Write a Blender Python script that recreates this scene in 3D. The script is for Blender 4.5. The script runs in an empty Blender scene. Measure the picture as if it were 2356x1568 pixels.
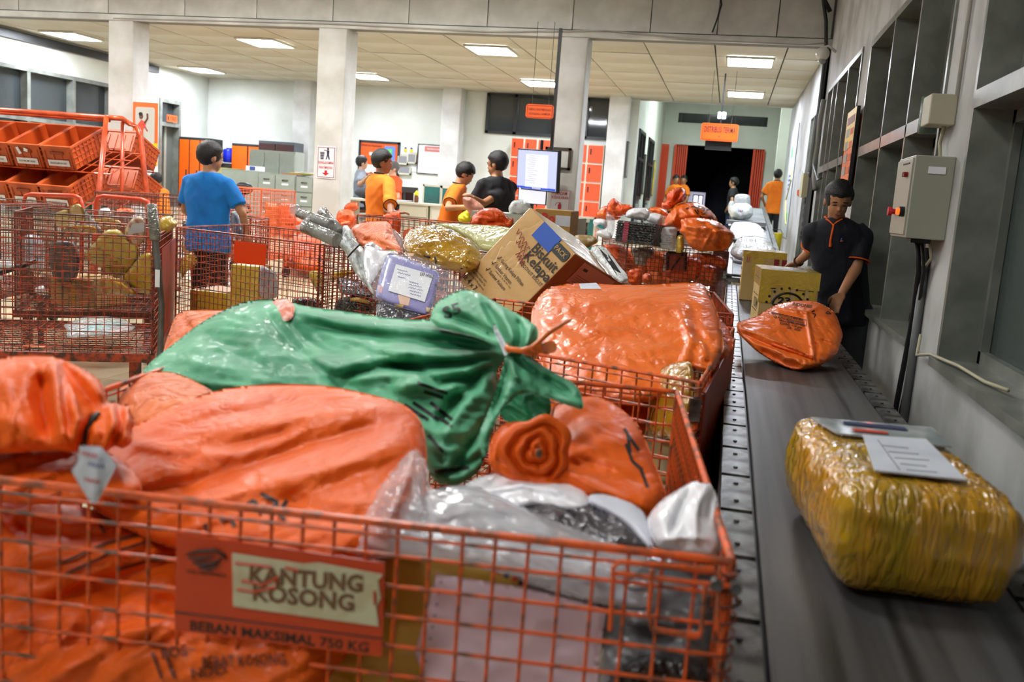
import bpy, bmesh, math, random
import numpy as np
from mathutils import Vector, Matrix
random.seed(7)
SC = bpy.context.scene
COL = SC.collection
# ------------------------------------------------------------ camera, world, exposure
FPX, CX, CY = 2168.5, 1178.0, 784.0
YAW, PITCH, ROLL = 0.214613, -0.1535286, 0.0733225
EYE = np.array([0, 0, 1.5])
_r = np.array([math.cos(YAW), math.sin(YAW), 0.0])
FW = np.array([-math.sin(YAW)*math.cos(PITCH), math.cos(YAW)*math.cos(PITCH), math.sin(PITCH)])
_u = np.cross(_r, FW)
RT = math.cos(ROLL)*_r + math.sin(ROLL)*_u
UP = -math.sin(ROLL)*_r + math.cos(ROLL)*_u
cam = bpy.data.cameras.new('camera'); camo = bpy.data.objects.new('camera', cam); COL.objects.link(camo)
cam.sensor_width = 36; cam.lens = FPX/2356*36; cam.clip_start = 0.05; cam.clip_end = 200
mw = Matrix(((RT[0], UP[0], -FW[0], EYE[0]), (RT[1], UP[1], -FW[1], EYE[1]), (RT[2], UP[2], -FW[2], EYE[2]), (0, 0, 0, 1)))
camo.matrix_world = mw
cam.dof.use_dof = True; cam.dof.focus_distance = 4.8; cam.dof.aperture_fstop = 4.0
SC.camera = camo
wd = bpy.data.worlds.new('world'); SC.world = wd; wd.use_nodes = True
bgn = wd.node_tree.nodes['Background']; bgn.inputs[0].default_value = (0.5, 0.6, 0.7, 1); bgn.inputs[1].default_value = 0.02
SC.view_settings.view_transform = 'Standard'; SC.view_settings.look = 'None'
SC.view_settings.exposure = 0.82; SC.view_settings.gamma = 1.0; SC.view_settings.use_curve_mapping = False
LAMP_REAR, LAMP_FRONT, LAMP_MID = 47.0, 22.0, 60.0

def ray(px, py):
    px = np.asarray(px, float); py = np.asarray(py, float)
    a = (px-CX)/FPX; b = (py-CY)/FPX
    return a[..., None]*RT - b[..., None]*UP + FW
def atY(px, py, Y):
    v = ray(px, py); return EYE + v*(Y/v[1])
def atZ(px, py, z):
    v = ray(px, py); return EYE + v*((z-1.5)/v[2])
def atX(px, py, X):
    v = ray(px, py); return EYE + v*(X/v[0])
def fl(y):   # floor height: low bay, ramp, raised dock level
    return 0.0 if y < 7.6 else min(0.8, (y-7.6)*0.8/4.9)
def lin(c):
    return tuple(((x/255/12.92) if x/255 <= .04045 else ((x/255+.055)/1.055)**2.4) for x in c)

# ------------------------------------------------------------ materials
MATS = {}
def mat(name, c, rough=.6, metal=0, c2=None, nscale=6, nmix=.5, bump=0, bscale=40, coat=0, alpha=1, emit=None, spec=.5, stretch=None, bdist=.01, trans=0, detail=4):
    if name in MATS: return MATS[name]
    m = bpy.data.materials.new(name); m.use_nodes = True; nt = m.node_tree; N = nt.nodes; L = nt.links
    b = N['Principled BSDF']; c = lin(c)
    b.inputs['Base Color'].default_value = (*c, 1); b.inputs['Roughness'].default_value = rough; b.inputs['Metallic'].default_value = metal
    b.inputs['Coat Weight'].default_value = coat; b.inputs['Coat Roughness'].default_value = .08
    b.inputs['Alpha'].default_value = alpha; b.inputs['Specular IOR Level'].default_value = spec
    b.inputs['Transmission Weight'].default_value = trans
    if c2 is not None or bump:
        tc = N.new('ShaderNodeTexCoord'); mp = N.new('ShaderNodeMapping'); L.new(tc.outputs['Object'], mp.inputs[0])
        if stretch: mp.inputs['Scale'].default_value = stretch
    if c2 is not None:
        n = N.new('ShaderNodeTexNoise'); n.inputs['Scale'].default_value = nscale; n.inputs['Detail'].default_value = detail; L.new(mp.outputs[0], n.inputs[0])
        r = N.new('ShaderNodeValToRGB'); r.color_ramp.elements[0].position = .5-.25*(1-nmix)-.02+(.5-nmix)*.5; r.color_ramp.elements[1].position = min(1, r.color_ramp.elements[0].position+.22)
        r.color_ramp.elements[0].color = (*lin(c2), 1); r.color_ramp.elements[1].color = (*c, 1)
        L.new(n.outputs[0], r.inputs[0]); L.new(r.outputs[0], b.inputs['Base Color'])
    if bump:
        n2 = N.new('ShaderNodeTexNoise'); n2.inputs['Scale'].default_value = bscale; n2.inputs['Detail'].default_value = 5; L.new(mp.outputs[0], n2.inputs[0])
        bp = N.new('ShaderNodeBump'); bp.inputs['Strength'].default_value = bump; bp.inputs['Distance'].default_value = bdist
        L.new(n2.outputs[0], bp.inputs['Height']); L.new(bp.outputs[0], b.inputs['Normal'])
        L.new(bp.outputs[0], b.inputs['Coat Normal'])
    if emit:
        b.inputs['Emission Color'].default_value = (*lin(emit[0]), 1); b.inputs['Emission Strength'].default_value = emit[1]
    MATS[name] = m
    return m
def crease_mat(name, c, rough=.4, coat=.3, c2=None, scale=14, strength=.5, dist=.012, alpha=1, tint=None, stretch=None, metal=0, spec=.5):
    """crumpled film / woven plastic: ridged creases from a distorted noise"""
    if name in MATS: return MATS[name]
    m = mat(name, c, rough, coat=coat, c2=c2, nscale=5, alpha=alpha, bump=.001, stretch=stretch, metal=metal, spec=spec)
    nt = m.node_tree; N = nt.nodes; L = nt.links; b = N['Principled BSDF']
    tc = [n for n in N if n.type == 'TEX_COORD'][0]; mp = [n for n in N if n.type == 'MAPPING'][0]; bp = [n for n in N if n.type == 'BUMP'][0]
    n1 = N.new('ShaderNodeTexNoise'); n1.inputs['Scale'].default_value = scale; n1.inputs['Detail'].default_value = 3; n1.inputs['Distortion'].default_value = .35; L.new(mp.outputs[0], n1.inputs[0])
    a = N.new('ShaderNodeMath'); a.operation = 'SUBTRACT'; a.inputs[1].default_value = .5; L.new(n1.outputs[0], a.inputs[0])
    a2 = N.new('ShaderNodeMath'); a2.operation = 'ABSOLUTE'; L.new(a.outputs[0], a2.inputs[0])
    a3 = N.new('ShaderNodeMath'); a3.operation = 'POWER'; a3.inputs[1].default_value = .6; L.new(a2.outputs[0], a3.inputs[0])
    L.new(a3.outputs[0], bp.inputs['Height']); bp.inputs['Strength'].default_value = min(1, strength*1.5); bp.inputs['Distance'].default_value = dist*1.8
    return m

# ------------------------------------------------------------ object helpers
WL = {}
def tag(o, label=None, cat=None, group=None, kind=None):
    if label: o['label'] = label
    if cat: o['category'] = cat
    if group: o['group'] = group
    if kind: o['kind'] = kind
    return o
def thing(name, label, cat, loc, group=None, rz=0):
    o = bpy.data.objects.new(name, None); COL.objects.link(o); o.empty_display_size = .1
    o.location = Vector(loc); o.rotation_euler = (0, 0, rz); WL[o.name] = Matrix.Translation(Vector(loc)) @ Matrix.Rotation(rz, 4, 'Z')
    return tag(o, label, cat, group)
def add(name, V, F, m, parent=None, smooth=False, mi=None, label=None, kind=None, uv=None):
    """mesh object from WORLD coordinates; origin at its own foot; parented when asked"""
    V = np.asarray(V, float).reshape(-1, 3)
    if parent is not None:
        inv = np.array(WL[parent.name].inverted()); V = V @ inv[:3, :3].T + inv[:3, 3]
    o0 = np.array([V[:, 0].mean(), V[:, 1].mean(), V[:, 2].min()])
    me = bpy.data.meshes.new(name); me.from_pydata((V-o0).tolist(), [], [list(map(int, f)) for f in F]); me.update()
    ms = m if isinstance(m, (list, tuple)) else [m]
    for x in ms: me.materials.append(x)
    if mi is not None: me.polygons.foreach_set('material_index', np.asarray(mi, dtype=np.int32))
    if smooth: me.polygons.foreach_set('use_smooth', [True]*len(me.polygons))
    o = bpy.data.objects.new(name, me); COL.objects.link(o); o.location = o0
    if parent is not None: o.parent = parent; WL[o.name] = WL[parent.name] @ Matrix.Translation(Vector(o0))
    else: WL[o.name] = Matrix.Translation(Vector(o0))
    if label: o['label'] = label
    if kind: o['kind'] = kind
    return o
def nrm(v): v = np.asarray(v, float); return v/max(np.linalg.norm(v), 1e-9)
class MB:
    def __init__(s): s.V = []; s.F = []; s.n = 0
    def raw(s, V, F):
        V = np.asarray(V, float); s.V.append(V); s.F += [[i+s.n for i in f] for f in F]; s.n += len(V); return s
    def box(s, c, size, ax=None):
        c = np.asarray(c, float); h = np.asarray(size, float)/2
        A = np.eye(3) if ax is None else np.array(ax, float)
        P = [c + sx*h[0]*A[0] + sy*h[1]*A[1] + sz*h[2]*A[2] for sz in (-1, 1) for sy in (-1, 1) for sx in (-1, 1)]
        return s.raw(P, [(0, 2, 3, 1), (4, 5, 7, 6), (0, 1, 5, 4), (2, 6, 7, 3), (0, 4, 6, 2), (1, 3, 7, 5)])
    def bb(s, x0, x1, y0, y1, z0, z1): return s.box(((x0+x1)/2, (y0+y1)/2, (z0+z1)/2), (abs(x1-x0), abs(y1-y0), abs(z1-z0)))
    def tube(s, P, r, seg=6, cap=True):
        P = [np.asarray(p, float) for p in P]; n = len(P); rr = r if hasattr(r, '__len__') else [r]*n
        V = []; prev = None
        for i, p in enumerate(P):
            t = nrm(P[min(i+1, n-1)]-P[max(i-1, 0)])
            if prev is None:
                a = np.array([0, 0, 1.]) if abs(t[2]) < .9 else np.array([1., 0, 0]); u = nrm(np.cross(t, a))
            else: u = nrm(prev - t*(prev@t))
            prev = u; w = np.cross(t, u)
            for k in range(seg):
                a = 2*math.pi*k/seg; V.append(p + rr[i]*(math.cos(a)*u+math.sin(a)*w))
        F = [(i*seg+k, i*seg+(k+1) % seg, (i+1)*seg+(k+1) % seg, (i+1)*seg+k) for i in range(n-1) for k in range(seg)]
        if cap: F += [tuple(range(seg-1, -1, -1)), tuple((n-1)*seg+k for k in range(seg))]
        return s.raw(V, F)
    def loft(s, rings, seg=20, cap=True):
        """rings: (centre, axis_u*ru, axis_v*rv)"""
        V = []
        for c, u, v in rings:
            for k in range(seg):
                a = 2*math.pi*k/seg; V.append(np.asarray(c)+math.cos(a)*np.asarray(u)+math.sin(a)*np.asarray(v))
        n = len(rings)
        F = [(i*seg+k, i*seg+(k+1) % seg, (i+1)*seg+(k+1) % seg, (i+1)*seg+k) for i in range(n-1) for k in range(seg)]
        if cap: F += [tuple(range(seg-1, -1, -1)), tuple((n-1)*seg+k for k in range(seg))]
        return s.raw(V, F)
    def ell(s, c, r, ax=None, nu=12, nv=8):
        A = np.eye(3) if ax is None else np.array(ax, float); rings = []
        for j in range(1, nv):
            t = math.pi*j/nv; rings.append((np.asarray(c)-math.cos(t)*r[2]*A[2], math.sin(t)*r[0]*A[0], math.sin(t)*r[1]*A[1]))
        return s.loft(rings, nu)
    def cap(s, a, b, ra, rb, seg=12):
        a = np.asarray(a, float); b = np.asarray(b, float); t = nrm(b-a); P = []; R = []
        for k in (1.0, .7, .35): P.append(a-t*ra*k); R.append(ra*math.sqrt(max(1-k*k, .0025)))
        P.append(a); R.append(ra); P.append((a+b)/2); R.append((ra+rb)/2); P.append(b); R.append(rb)
        for k in (.35, .7, 1.0): P.append(b+t*rb*k); R.append(rb*math.sqrt(max(1-k*k, .0025)))
        return s.tube(P, R, seg)
    def prism(s, pts, d):
        """planar polygon of 3D points, thickness vector d"""
        P = [np.asarray(p, float) for p in pts]; n = len(P); d = np.asarray(d, float)
        return s.raw(P+[p+d for p in P], [tuple(range(n)), tuple(range(2*n-1, n-1, -1))]+[(i, n+i, n+(i+1) % n, (i+1) % n) for i in range(n)])
    def arr(s): return np.concatenate(s.V)
    def build(s, name, m, parent=None, smooth=False, label=None, kind=None, rot=None, about=None):
        V = s.arr()
        if rot is not None:
            a = np.asarray(about, float); c, q = math.cos(rot), math.sin(rot); V = (V-a) @ np.array([[c, q, 0], [-q, c, 0], [0, 0, 1]]) + a
        return add(name, V, s.F, m, parent, smooth, label=label, kind=kind)
def boxo(name, x0, x1, y0, y1, z0, z1, m, parent=None, label=None, bev=0):
    o = MB().bb(x0, x1, y0, y1, z0, z1).build(name, m, parent, label=label)
    if bev: bevel(o, bev)
    return o
def bevel(o, w, seg=2):
    md = o.modifiers.new('bevel', 'BEVEL'); md.width = w; md.segments = seg; md.limit_method = 'ANGLE'; return o
def bake(o):
    """apply modifiers, keep data"""
    dg = bpy.context.evaluated_depsgraph_get(); me = bpy.data.meshes.new_from_object(o.evaluated_get(dg)); old = o.data
    o.modifiers.clear(); o.data = me; me.name = old.name; bpy.data.meshes.remove(old); return o

# value noise in numpy
def vnoise(x, y, seed=0):
    xi = np.floor(x).astype(np.int64); yi = np.floor(y).astype(np.int64); xf = x-xi; yf = y-yi
    u = xf*xf*(3-2*xf); v = yf*yf*(3-2*yf)
    def h(a, b):
        n = (a*374761393 + b*668265263 + seed*1442695041) & 0x7fffffff
        n = ((n ^ (n >> 13))*1274126177) & 0x7fffffff
        return ((n ^ (n >> 16)) & 0xffff)/65535.0
    return (h(xi, yi)*(1-u)+h(xi+1, yi)*u)*(1-v)+(h(xi, yi+1)*(1-u)+h(xi+1, yi+1)*u)*v
def ridged(x, y, seed, octv=3):
    t = np.zeros_like(x); a = 1; s = 0
    for o in range(octv):
        wx = x + .6*vnoise(x*.7+9, y*.7, seed+50+o); n = vnoise(wx, y, seed+o); t += a*(1-np.abs(2*n-1)); s += a; a *= .5; x = x*2.03+11; y = y*2.03+5
    return t/s-.6
def segdist(P, A, B):
    AB = B-A; L = (AB**2).sum(); t = np.clip(((P-A)@AB)/max(L, 1e-9), 0, 1); Q = A+t[:, None]*AB; return np.sqrt(((P-Q)**2).sum(1)), Q, t
def polydist(P, poly):
    best = np.full(len(P), 1e9); Q = np.zeros_like(P); n = len(poly); ins = np.zeros(len(P), bool)
    for i in range(n):
        A, B = poly[i], poly[(i+1) % n]; d, q, t = segdist(P, A, B); k = d < best; best[k] = d[k]; Q[k] = q[k]
        c = (A[1] > P[:, 1]) != (B[1] > P[:, 1])
        with np.errstate(divide='ignore', invalid='ignore'): xi = (B[0]-A[0])*(P[:, 1]-A[1])/(B[1]-A[1])+A[0]
        ins ^= c & (P[:, 0] < xi)
    return np.where(ins, best, -best), Q
def smoothpoly(pts, it=2):
    p = np.array(pts, float)
    for _ in range(it):
        q = np.roll(p, -1, 0); p = np.stack([.8*p+.2*q, .2*p+.8*q], 1).reshape(-1, 2)
    return p
def hit(o, px, py, off=.003):
    """where the sight line meets a finished mesh"""
    M = WL[o.name]; Mi = M.inverted(); v = Vector(ray(px, py)); a = Mi @ Vector(EYE); d = (Mi.to_3x3() @ v).normalized()
    ok, loc, n, i = o.ray_cast(a, d)
    return (np.array(M @ loc)-nrm(v)*off) if ok else None
FOLDK = 1.0
class Sack:
    """a soft body: its outline as seen from the camera's side, its own distance (plane through three measured
    points), a bulge towards and away from that plane, pressed folds; closed all round"""
    def __init__(s, outline, depth, thick, R, step=8, folds=(), crumple=None, p=2.0, it=2, back=1.0):
        poly = smoothpoly(outline, it); s.poly = poly
        if np.isscalar(depth): s.co = np.array([0, 0, 1/depth])
        else:
            A = np.array([[a, b, 1] for a, b, _ in depth], float); s.co = np.linalg.lstsq(A, np.array([1/c for _, _, c in depth]), rcond=None)[0]
        s.thick, s.R, s.folds, s.cr, s.p = thick, R, folds, crumple, p
        x0, y0 = poly.min(0)-step; x1, y1 = poly.max(0)+step
        nx = int((x1-x0)/step)+2; ny = int((y1-y0)/step)+2
        gx, gy = np.meshgrid(x0+np.arange(nx)*step, y0+np.arange(ny)*step); P = np.stack([gx.ravel(), gy.ravel()], 1)
        sd, Q = polydist(P, poly)
        snap = (sd < .4*step) & (sd > -.8*step); P[snap] = Q[snap]; ok = (sd >= .4*step) | snap
        s.P = P; s.sd = np.where(snap, 0, sd); s.nx = nx
        F = []; okg = ok.reshape(ny, nx); full = okg[:-1, :-1] & okg[1:, :-1] & okg[:-1, 1:] & okg[1:, 1:]
        sg = snap.reshape(ny, nx); alls = sg[:-1, :-1] & sg[1:, :-1] & sg[:-1, 1:] & sg[1:, 1:]
        for j, i in zip(*np.nonzero(full & ~alls)):
            a = j*nx+i; F.append((a, a+nx, a+nx+1, a+1))
        # corner triangles
        for j, i in zip(*np.nonzero(~full)):
            q = [(j, i), (j+1, i), (j+1, i+1), (j, i+1)]; g = [j2*nx+i2 for j2, i2 in q if okg[j2, i2]]
            if len(g) == 3: F.append(tuple(g))
        used = sorted({v for f in F for v in f}); mp = {v: k for k, v in enumerate(used)}
        s.P = P[used]; s.d = s.sd[used]; s.F = [tuple(mp[v] for v in f) for f in F]
        f = s.front(s.P, s.d); n = len(s.P)
        b = s.back(s.P, s.d, back)
        edge = {}
        for fc in s.F:
            for k in range(len(fc)):
                e = (fc[k], fc[(k+1) % len(fc)]); edge[e] = 1
        bd = [e for e in edge if (e[1], e[0]) not in edge]
        s.V = np.concatenate([f, b]); s.FF = [fc for fc in s.F] + [tuple(v+n for v in fc[::-1]) for fc in s.F] + [(a, a+n, b2+n, b2) for b2, a in bd]
    def plane(s, P): return 1/(s.co[0]*P[:, 0]+s.co[1]*P[:, 1]+s.co[2])
    def bulge(s, d):
        t = np.clip(d/s.R, 0, 1); return (1-(1-t)**s.p)**(1/s.p)
    def disp(s, P, d):
        h = s.thick*s.bulge(d); fade = np.clip(d/(.25*s.R), 0, 1)
        for f in s.folds:
            pts, w, amp = f[:3]; best = np.full(len(P), 1e9); tt = np.zeros(len(P)); pts = np.array(pts, float); L = 0
            seg = [np.linalg.norm(pts[i+1]-pts[i]) for i in range(len(pts)-1)]; tot = sum(seg)
            for i in range(len(pts)-1):
                dd, q, t = segdist(P, pts[i], pts[i+1]); k = dd < best; best[k] = dd[k]; tt[k] = (L+t[k]*seg[i])/tot; L += seg[i]
            taper = np.clip(np.minimum(tt, 1-tt)*5+.15, 0, 1)
            h = h + FOLDK*amp*taper*np.exp(-(best/w)**2)*np.clip(d/(w*.8)+.1, 0, 1)
        if s.cr:
            for (amp, sc, ang, st, seed) in s.cr:
                c, q = math.cos(ang), math.sin(ang); x = (P[:, 0]*c+P[:, 1]*q)/(sc*st); y = (-P[:, 0]*q+P[:, 1]*c)/sc
                h = h + 1.7*amp*ridged(x, y, seed)*fade
        return h
    def front(s, P, d):
        v = ray(P[:, 0], P[:, 1]); Y = s.plane(P)-s.disp(P, d); return EYE+v*(Y/v[:, 1])[:, None]
    def back(s, P, d, k):
        v = ray(P[:, 0], P[:, 1]); Y = s.plane(P)+s.thick*k*s.bulge(d)+.004; return EYE+v*(Y/v[:, 1])[:, None]
    def at(s, px, py, off=.004):
        P = np.array([[px, py]], float) if np.isscalar(px) else np.stack([px, py], 1)
        d, _ = polydist(P, s.poly); d = np.maximum(d, 0); v = ray(P[:, 0], P[:, 1]); Y = s.plane(P)-s.disp(P, d)-off
        return EYE+v*(Y/v[:, 1])[:, None]
    def build(s, name, m, parent=None, label=None, cat=None, group=None, smooth=True):
        o = add(name, s.V, s.FF, m, parent, smooth)
        if label: tag(o, label, cat, group)
        return o
TXT = {}
def textmesh(t, bold=.0, shear=0):
    k = (t, bold, shear)
    if k in TXT: return TXT[k]
    cu = bpy.data.curves.new('txt', 'FONT'); cu.body = t; cu.size = 1; cu.offset = bold; cu.resolution_u = 2; cu.shear = shear; cu.align_x = 'CENTER'; cu.align_y = 'CENTER'
    o = bpy.data.objects.new('txt', cu); COL.objects.link(o); dg = bpy.context.evaluated_depsgraph_get(); me = bpy.data.meshes.new_from_object(o.evaluated_get(dg))
    V = np.array([v.co[:] for v in me.vertices]).reshape(-1, 3); F = [tuple(p.vertices) for p in me.polygons]
    bpy.data.objects.remove(o); bpy.data.curves.remove(cu); bpy.data.meshes.remove(me)
    w = V[:, 0].max()-V[:, 0].min(); TXT[k] = (V, F, w); return TXT[k]
def text3(name, t, c, right, up, width, m, parent, height=None, bold=.01, lift=.003, shear=0):
    """flat print on a plane: centre c, unit axes, width in metres"""
    V, F, w = textmesh(t, bold, shear); right = nrm(right); up = nrm(up); n = np.cross(right, up); kx = width/w
    ky = kx if height is None else height/.72
    W = np.asarray(c)+V[:, :1]*kx*right+V[:, 1:2]*ky*up+n*lift
    return add(name, W, F, m, parent)
def textS(name, t, S, px, py, ang, width, height, m, parent, bold=.01, skew=0, up=None):
    """print that follows the surface of a Sack; position, angle and size as measured in the photograph"""
    V, F, w = textmesh(t, bold); a = math.radians(ang); x = V[:, 0]*width/w; y = -V[:, 1]*height/.72
    b = a+math.radians(skew)
    X = px+x*math.cos(a)-y*math.sin(b); Y = py+x*math.sin(a)+y*math.cos(b)
    return add(name, S.at(X, Y), F, m, parent)
def quadS(name, S, pts, m, parent, off=.006, n=8, amp=0):
    p = np.array(pts, float); u = np.linspace(0, 1, n+1); U, W = np.meshgrid(u, u)
    Q = ((1-U)*(1-W))[..., None]*p[0]+(U*(1-W))[..., None]*p[1]+(U*W)[..., None]*p[2]+((1-U)*W)[..., None]*p[3]; Q = Q.reshape(-1, 2)
    V = S.at(Q[:, 0], Q[:, 1], off); F = [(j*(n+1)+i, (j+1)*(n+1)+i, (j+1)*(n+1)+i+1, j*(n+1)+i+1) for j in range(n) for i in range(n)]
    return add(name, V, F, m, parent, True)
def lineS(mb, S, pts, w, off=.004):
    """painted stroke on a sack"""
    pts = np.array(pts, float)
    for i in range(len(pts)-1):
        a, b = pts[i], pts[i+1]; t = nrm(b-a); nn = np.array([-t[1], t[0]])*w/2; k = max(1, int(np.linalg.norm(b-a)/12)); Q = []
        for j in range(k+1): c = a+(b-a)*j/k; Q += [c+nn, c-nn]
        Q = np.array(Q); V = S.at(Q[:, 0], Q[:, 1], off); mb.raw(V, [(2*j, 2*j+1, 2*j+3, 2*j+2) for j in range(k)])
    return mb
def scribble(name, S, px, py, ang, w, h, m, parent, off=.004, lw=2.0):
    a = math.radians(ang); P = []
    for k in range(15): t = (k/14-.5)*w; q = h/2*math.sin(k*2.3+px); P.append((px+t*math.cos(a)-q*math.sin(a), py+t*math.sin(a)+q*math.cos(a)))
    mb = MB(); lineS(mb, S, P, lw, off); return mb.build(name, m, parent)
def wavy(V, F, m, name, parent=None, sub=3, amp=.004, scale=20, seed=1, bev=.02, smooth=True, voxel=None, label=None):
    """soft box-like body: bevel, subdivide, displace along normals"""
    o = add(name, V, F, m, parent, smooth)
    if bev: bevel(o, bev, 3)
    if voxel:
        md = o.modifiers.new('r', 'REMESH'); md.mode = 'VOXEL'; md.voxel_size = voxel; md.use_smooth_shade = True
        md = o.modifiers.new('s', 'SMOOTH'); md.factor = .5; md.iterations = 2
    bake(o); me = o.data; n = len(me.vertices); co = np.zeros(n*3); me.vertices.foreach_get('co', co); co = co.reshape(-1, 3)
    nr = np.zeros(n*3); me.vertices.foreach_get('normal', nr); nr = nr.reshape(-1, 3)
    x = co[:, 0]*scale+co[:, 2]*scale*.7; y = co[:, 1]*scale+co[:, 2]*scale*.9
    co = co+nr*(amp*(ridged(x, y, seed, 3)))[:, None]; me.vertices.foreach_set('co', co.ravel()); me.update()
    if smooth: me.polygons.foreach_set('use_smooth', [True]*len(me.polygons))
    if label: o['label'] = label
    return o
# ------------------------------------------------------------ materials list
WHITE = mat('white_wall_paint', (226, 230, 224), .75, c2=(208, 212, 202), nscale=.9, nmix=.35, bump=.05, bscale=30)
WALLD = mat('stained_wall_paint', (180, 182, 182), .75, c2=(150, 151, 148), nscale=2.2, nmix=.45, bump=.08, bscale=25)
COLM = mat('column_paint', (214, 216, 214), .7, c2=(190, 190, 184), nscale=2.0, nmix=.3, bump=.08, bscale=40)
FASC = mat('fascia_paint', (224, 226, 222), .7, c2=(188, 190, 186), nscale=1.5, nmix=.3)
GROUT = mat('joint_dark', (70, 68, 60), .9)
TILE = mat('ceiling_tile_board', (196, 192, 176), .85, c2=(182, 174, 150), nscale=.7, nmix=.4, bump=.05, bscale=80)
FLOORM = mat('cream_floor_tile', (206, 192, 160), .22, c2=(186, 172, 140), nscale=1.2, nmix=.4, coat=.2)
GREY = mat('grey_window_paint', (128, 131, 124), .32, c2=(104, 107, 100), nscale=5, nmix=.35, bump=.12, bscale=14, coat=.15)
GREYD = mat('dark_frame', (40, 42, 44), .4)
BLACK = mat('black_plastic', (20, 20, 22), .4)
DARK = mat('night_dark', (9, 9, 12), .8)
RED = mat('sign_red', (190, 30, 40), .5)
PAPER = mat('white_paper', (226, 228, 232), .6)
LABEL = mat('label_paper', (205, 210, 220), .55, c2=(190, 196, 208), nscale=8)
INK = mat('black_ink', (24, 22, 26), .6)
INKO = mat('faded_ink', (96, 44, 28), .6)
BLUEINK = mat('blue_ink', (60, 80, 150), .6)
ORP = mat('orange_sign_plastic', (238, 92, 24), .3, coat=.3)
ORC = mat('orange_cabinet_paint', (246, 100, 6), .35)
ORL = mat('locker_orange', (230, 76, 34), .4)
CREAMM = mat('cream_metal', (200, 196, 176), .4)
GREYC = mat('grey_green_cabinet', (150, 158, 146), .4, c2=(138, 146, 134), nscale=3)
YELC = mat('yellow_grey_cabinet', (176, 168, 104), .5)
STEEL = mat('worn_steel', (140, 142, 140), .35, metal=.7, c2=(60, 58, 54), nscale=14, nmix=.3, bump=.1, bscale=60)
BELT = mat('rubber_belt', (78, 78, 78), .42, c2=(34, 34, 35), nscale=2.2, nmix=.5, detail=2, stretch=(9, .2, 1), bump=.1, bscale=60, spec=.6)
BELT2 = mat('grey_belt', (120, 126, 126), .5, c2=(92, 96, 96), nscale=4)
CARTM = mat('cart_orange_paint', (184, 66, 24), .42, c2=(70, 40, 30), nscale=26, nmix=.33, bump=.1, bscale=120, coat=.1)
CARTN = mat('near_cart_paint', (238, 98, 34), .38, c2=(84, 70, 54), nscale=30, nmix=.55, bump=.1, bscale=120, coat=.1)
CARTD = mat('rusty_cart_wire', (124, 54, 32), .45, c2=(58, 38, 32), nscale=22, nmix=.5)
ORBIN = mat('orange_bin_plastic', (196, 86, 30), .45, c2=(168, 66, 22), nscale=3)
RACK = mat('rack_orange_tube', (196, 76, 34), .35, c2=(160, 58, 26), nscale=9, coat=.2)
GLASS = mat('dark_window_glass', (96, 108, 104), .06, spec=.8, alpha=.42, bump=.25, bscale=7, bdist=.02)
GLASSD = mat('black_window_glass', (52, 58, 60), .05, spec=.8, bump=.05, bscale=5)
TUBE = mat('fluorescent_diffuser', (255, 255, 255), .5, emit=((236, 242, 255), LAMP_REAR))
TUBEF = mat('front_diffuser', (255, 255, 255), .5, emit=((248, 250, 250), LAMP_FRONT))
TUBEM = mat('middle_diffuser', (255, 255, 255), .5, emit=((250, 250, 246), LAMP_MID))
XW = .9; ZC = 3.37; YB = 17.7; XL = -10.5
def struct(o): o['kind'] = 'structure'; return o

# floor: low bay, ramp and dock level, laid with tiles
def floor_pt(x, y): return (x, y, fl(y)-.012)
m = MB()
for (a, b) in ((-1.5, 7.6), (7.6, 12.5), (12.5, 36.0)):
    m.raw([(XL-.2, a, fl(a)-.02), (3.2, a, fl(a)-.02), (3.2, b, fl(b)-.02), (XL-.2, b, fl(b)-.02), (XL-.2, a, -.3), (3.2, a, -.3), (3.2, b, -.3), (XL-.2, b, -.3)], [(0, 1, 2, 3), (7, 6, 5, 4), (0, 4, 5, 1), (1, 5, 6, 2), (2, 6, 7, 3), (3, 7, 4, 0)])
floor = struct(m.build('floor', GROUT))
cuts = [-1.4+.6*i for i in range(15)]+[7.6]+[7.6+.6125*i for i in range(1, 9)]+[12.5+.62*i for i in range(1, 10)]
nt_ = 0; rest = MB()
for j in range(len(cuts)-1):
    y0, y1 = cuts[j]+.003, cuts[j+1]-.003
    if cuts[j+1] > YB: break
    for i in range(21):
        x0 = -10.4+i*.62; x1 = x0+.614
        c = atp = None
        # keep the tiles the camera can look at
        px = CX+FPX*np.dot(np.array([x0, y0, fl(y0)])-EYE, RT)/np.dot(np.array([x0, y0, fl(y0)])-EYE, FW)
        vis = y0 > 2 and px > -150 and x0 < .2 and nt_ < 296
        nt_ += vis; t = .018
        m = (MB() if vis else rest).raw([(x0, y0, fl(cuts[j])-.02), (x1, y0, fl(cuts[j])-.02), (x1, y1, fl(cuts[j+1])-.02), (x0, y1, fl(cuts[j+1])-.02), (x0, y0, fl(cuts[j])), (x1, y0, fl(cuts[j])), (x1, y1, fl(cuts[j+1])), (x0, y1, fl(cuts[j+1]))], [(3, 2, 1, 0), (4, 5, 6, 7), (0, 1, 5, 4), (1, 2, 6, 5), (2, 3, 7, 6), (3, 0, 4, 7)])
        if vis: m.build('floor_tile', FLOORM, floor)
rest.build('floor_tile', FLOORM, floor, kind='stuff')

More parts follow.
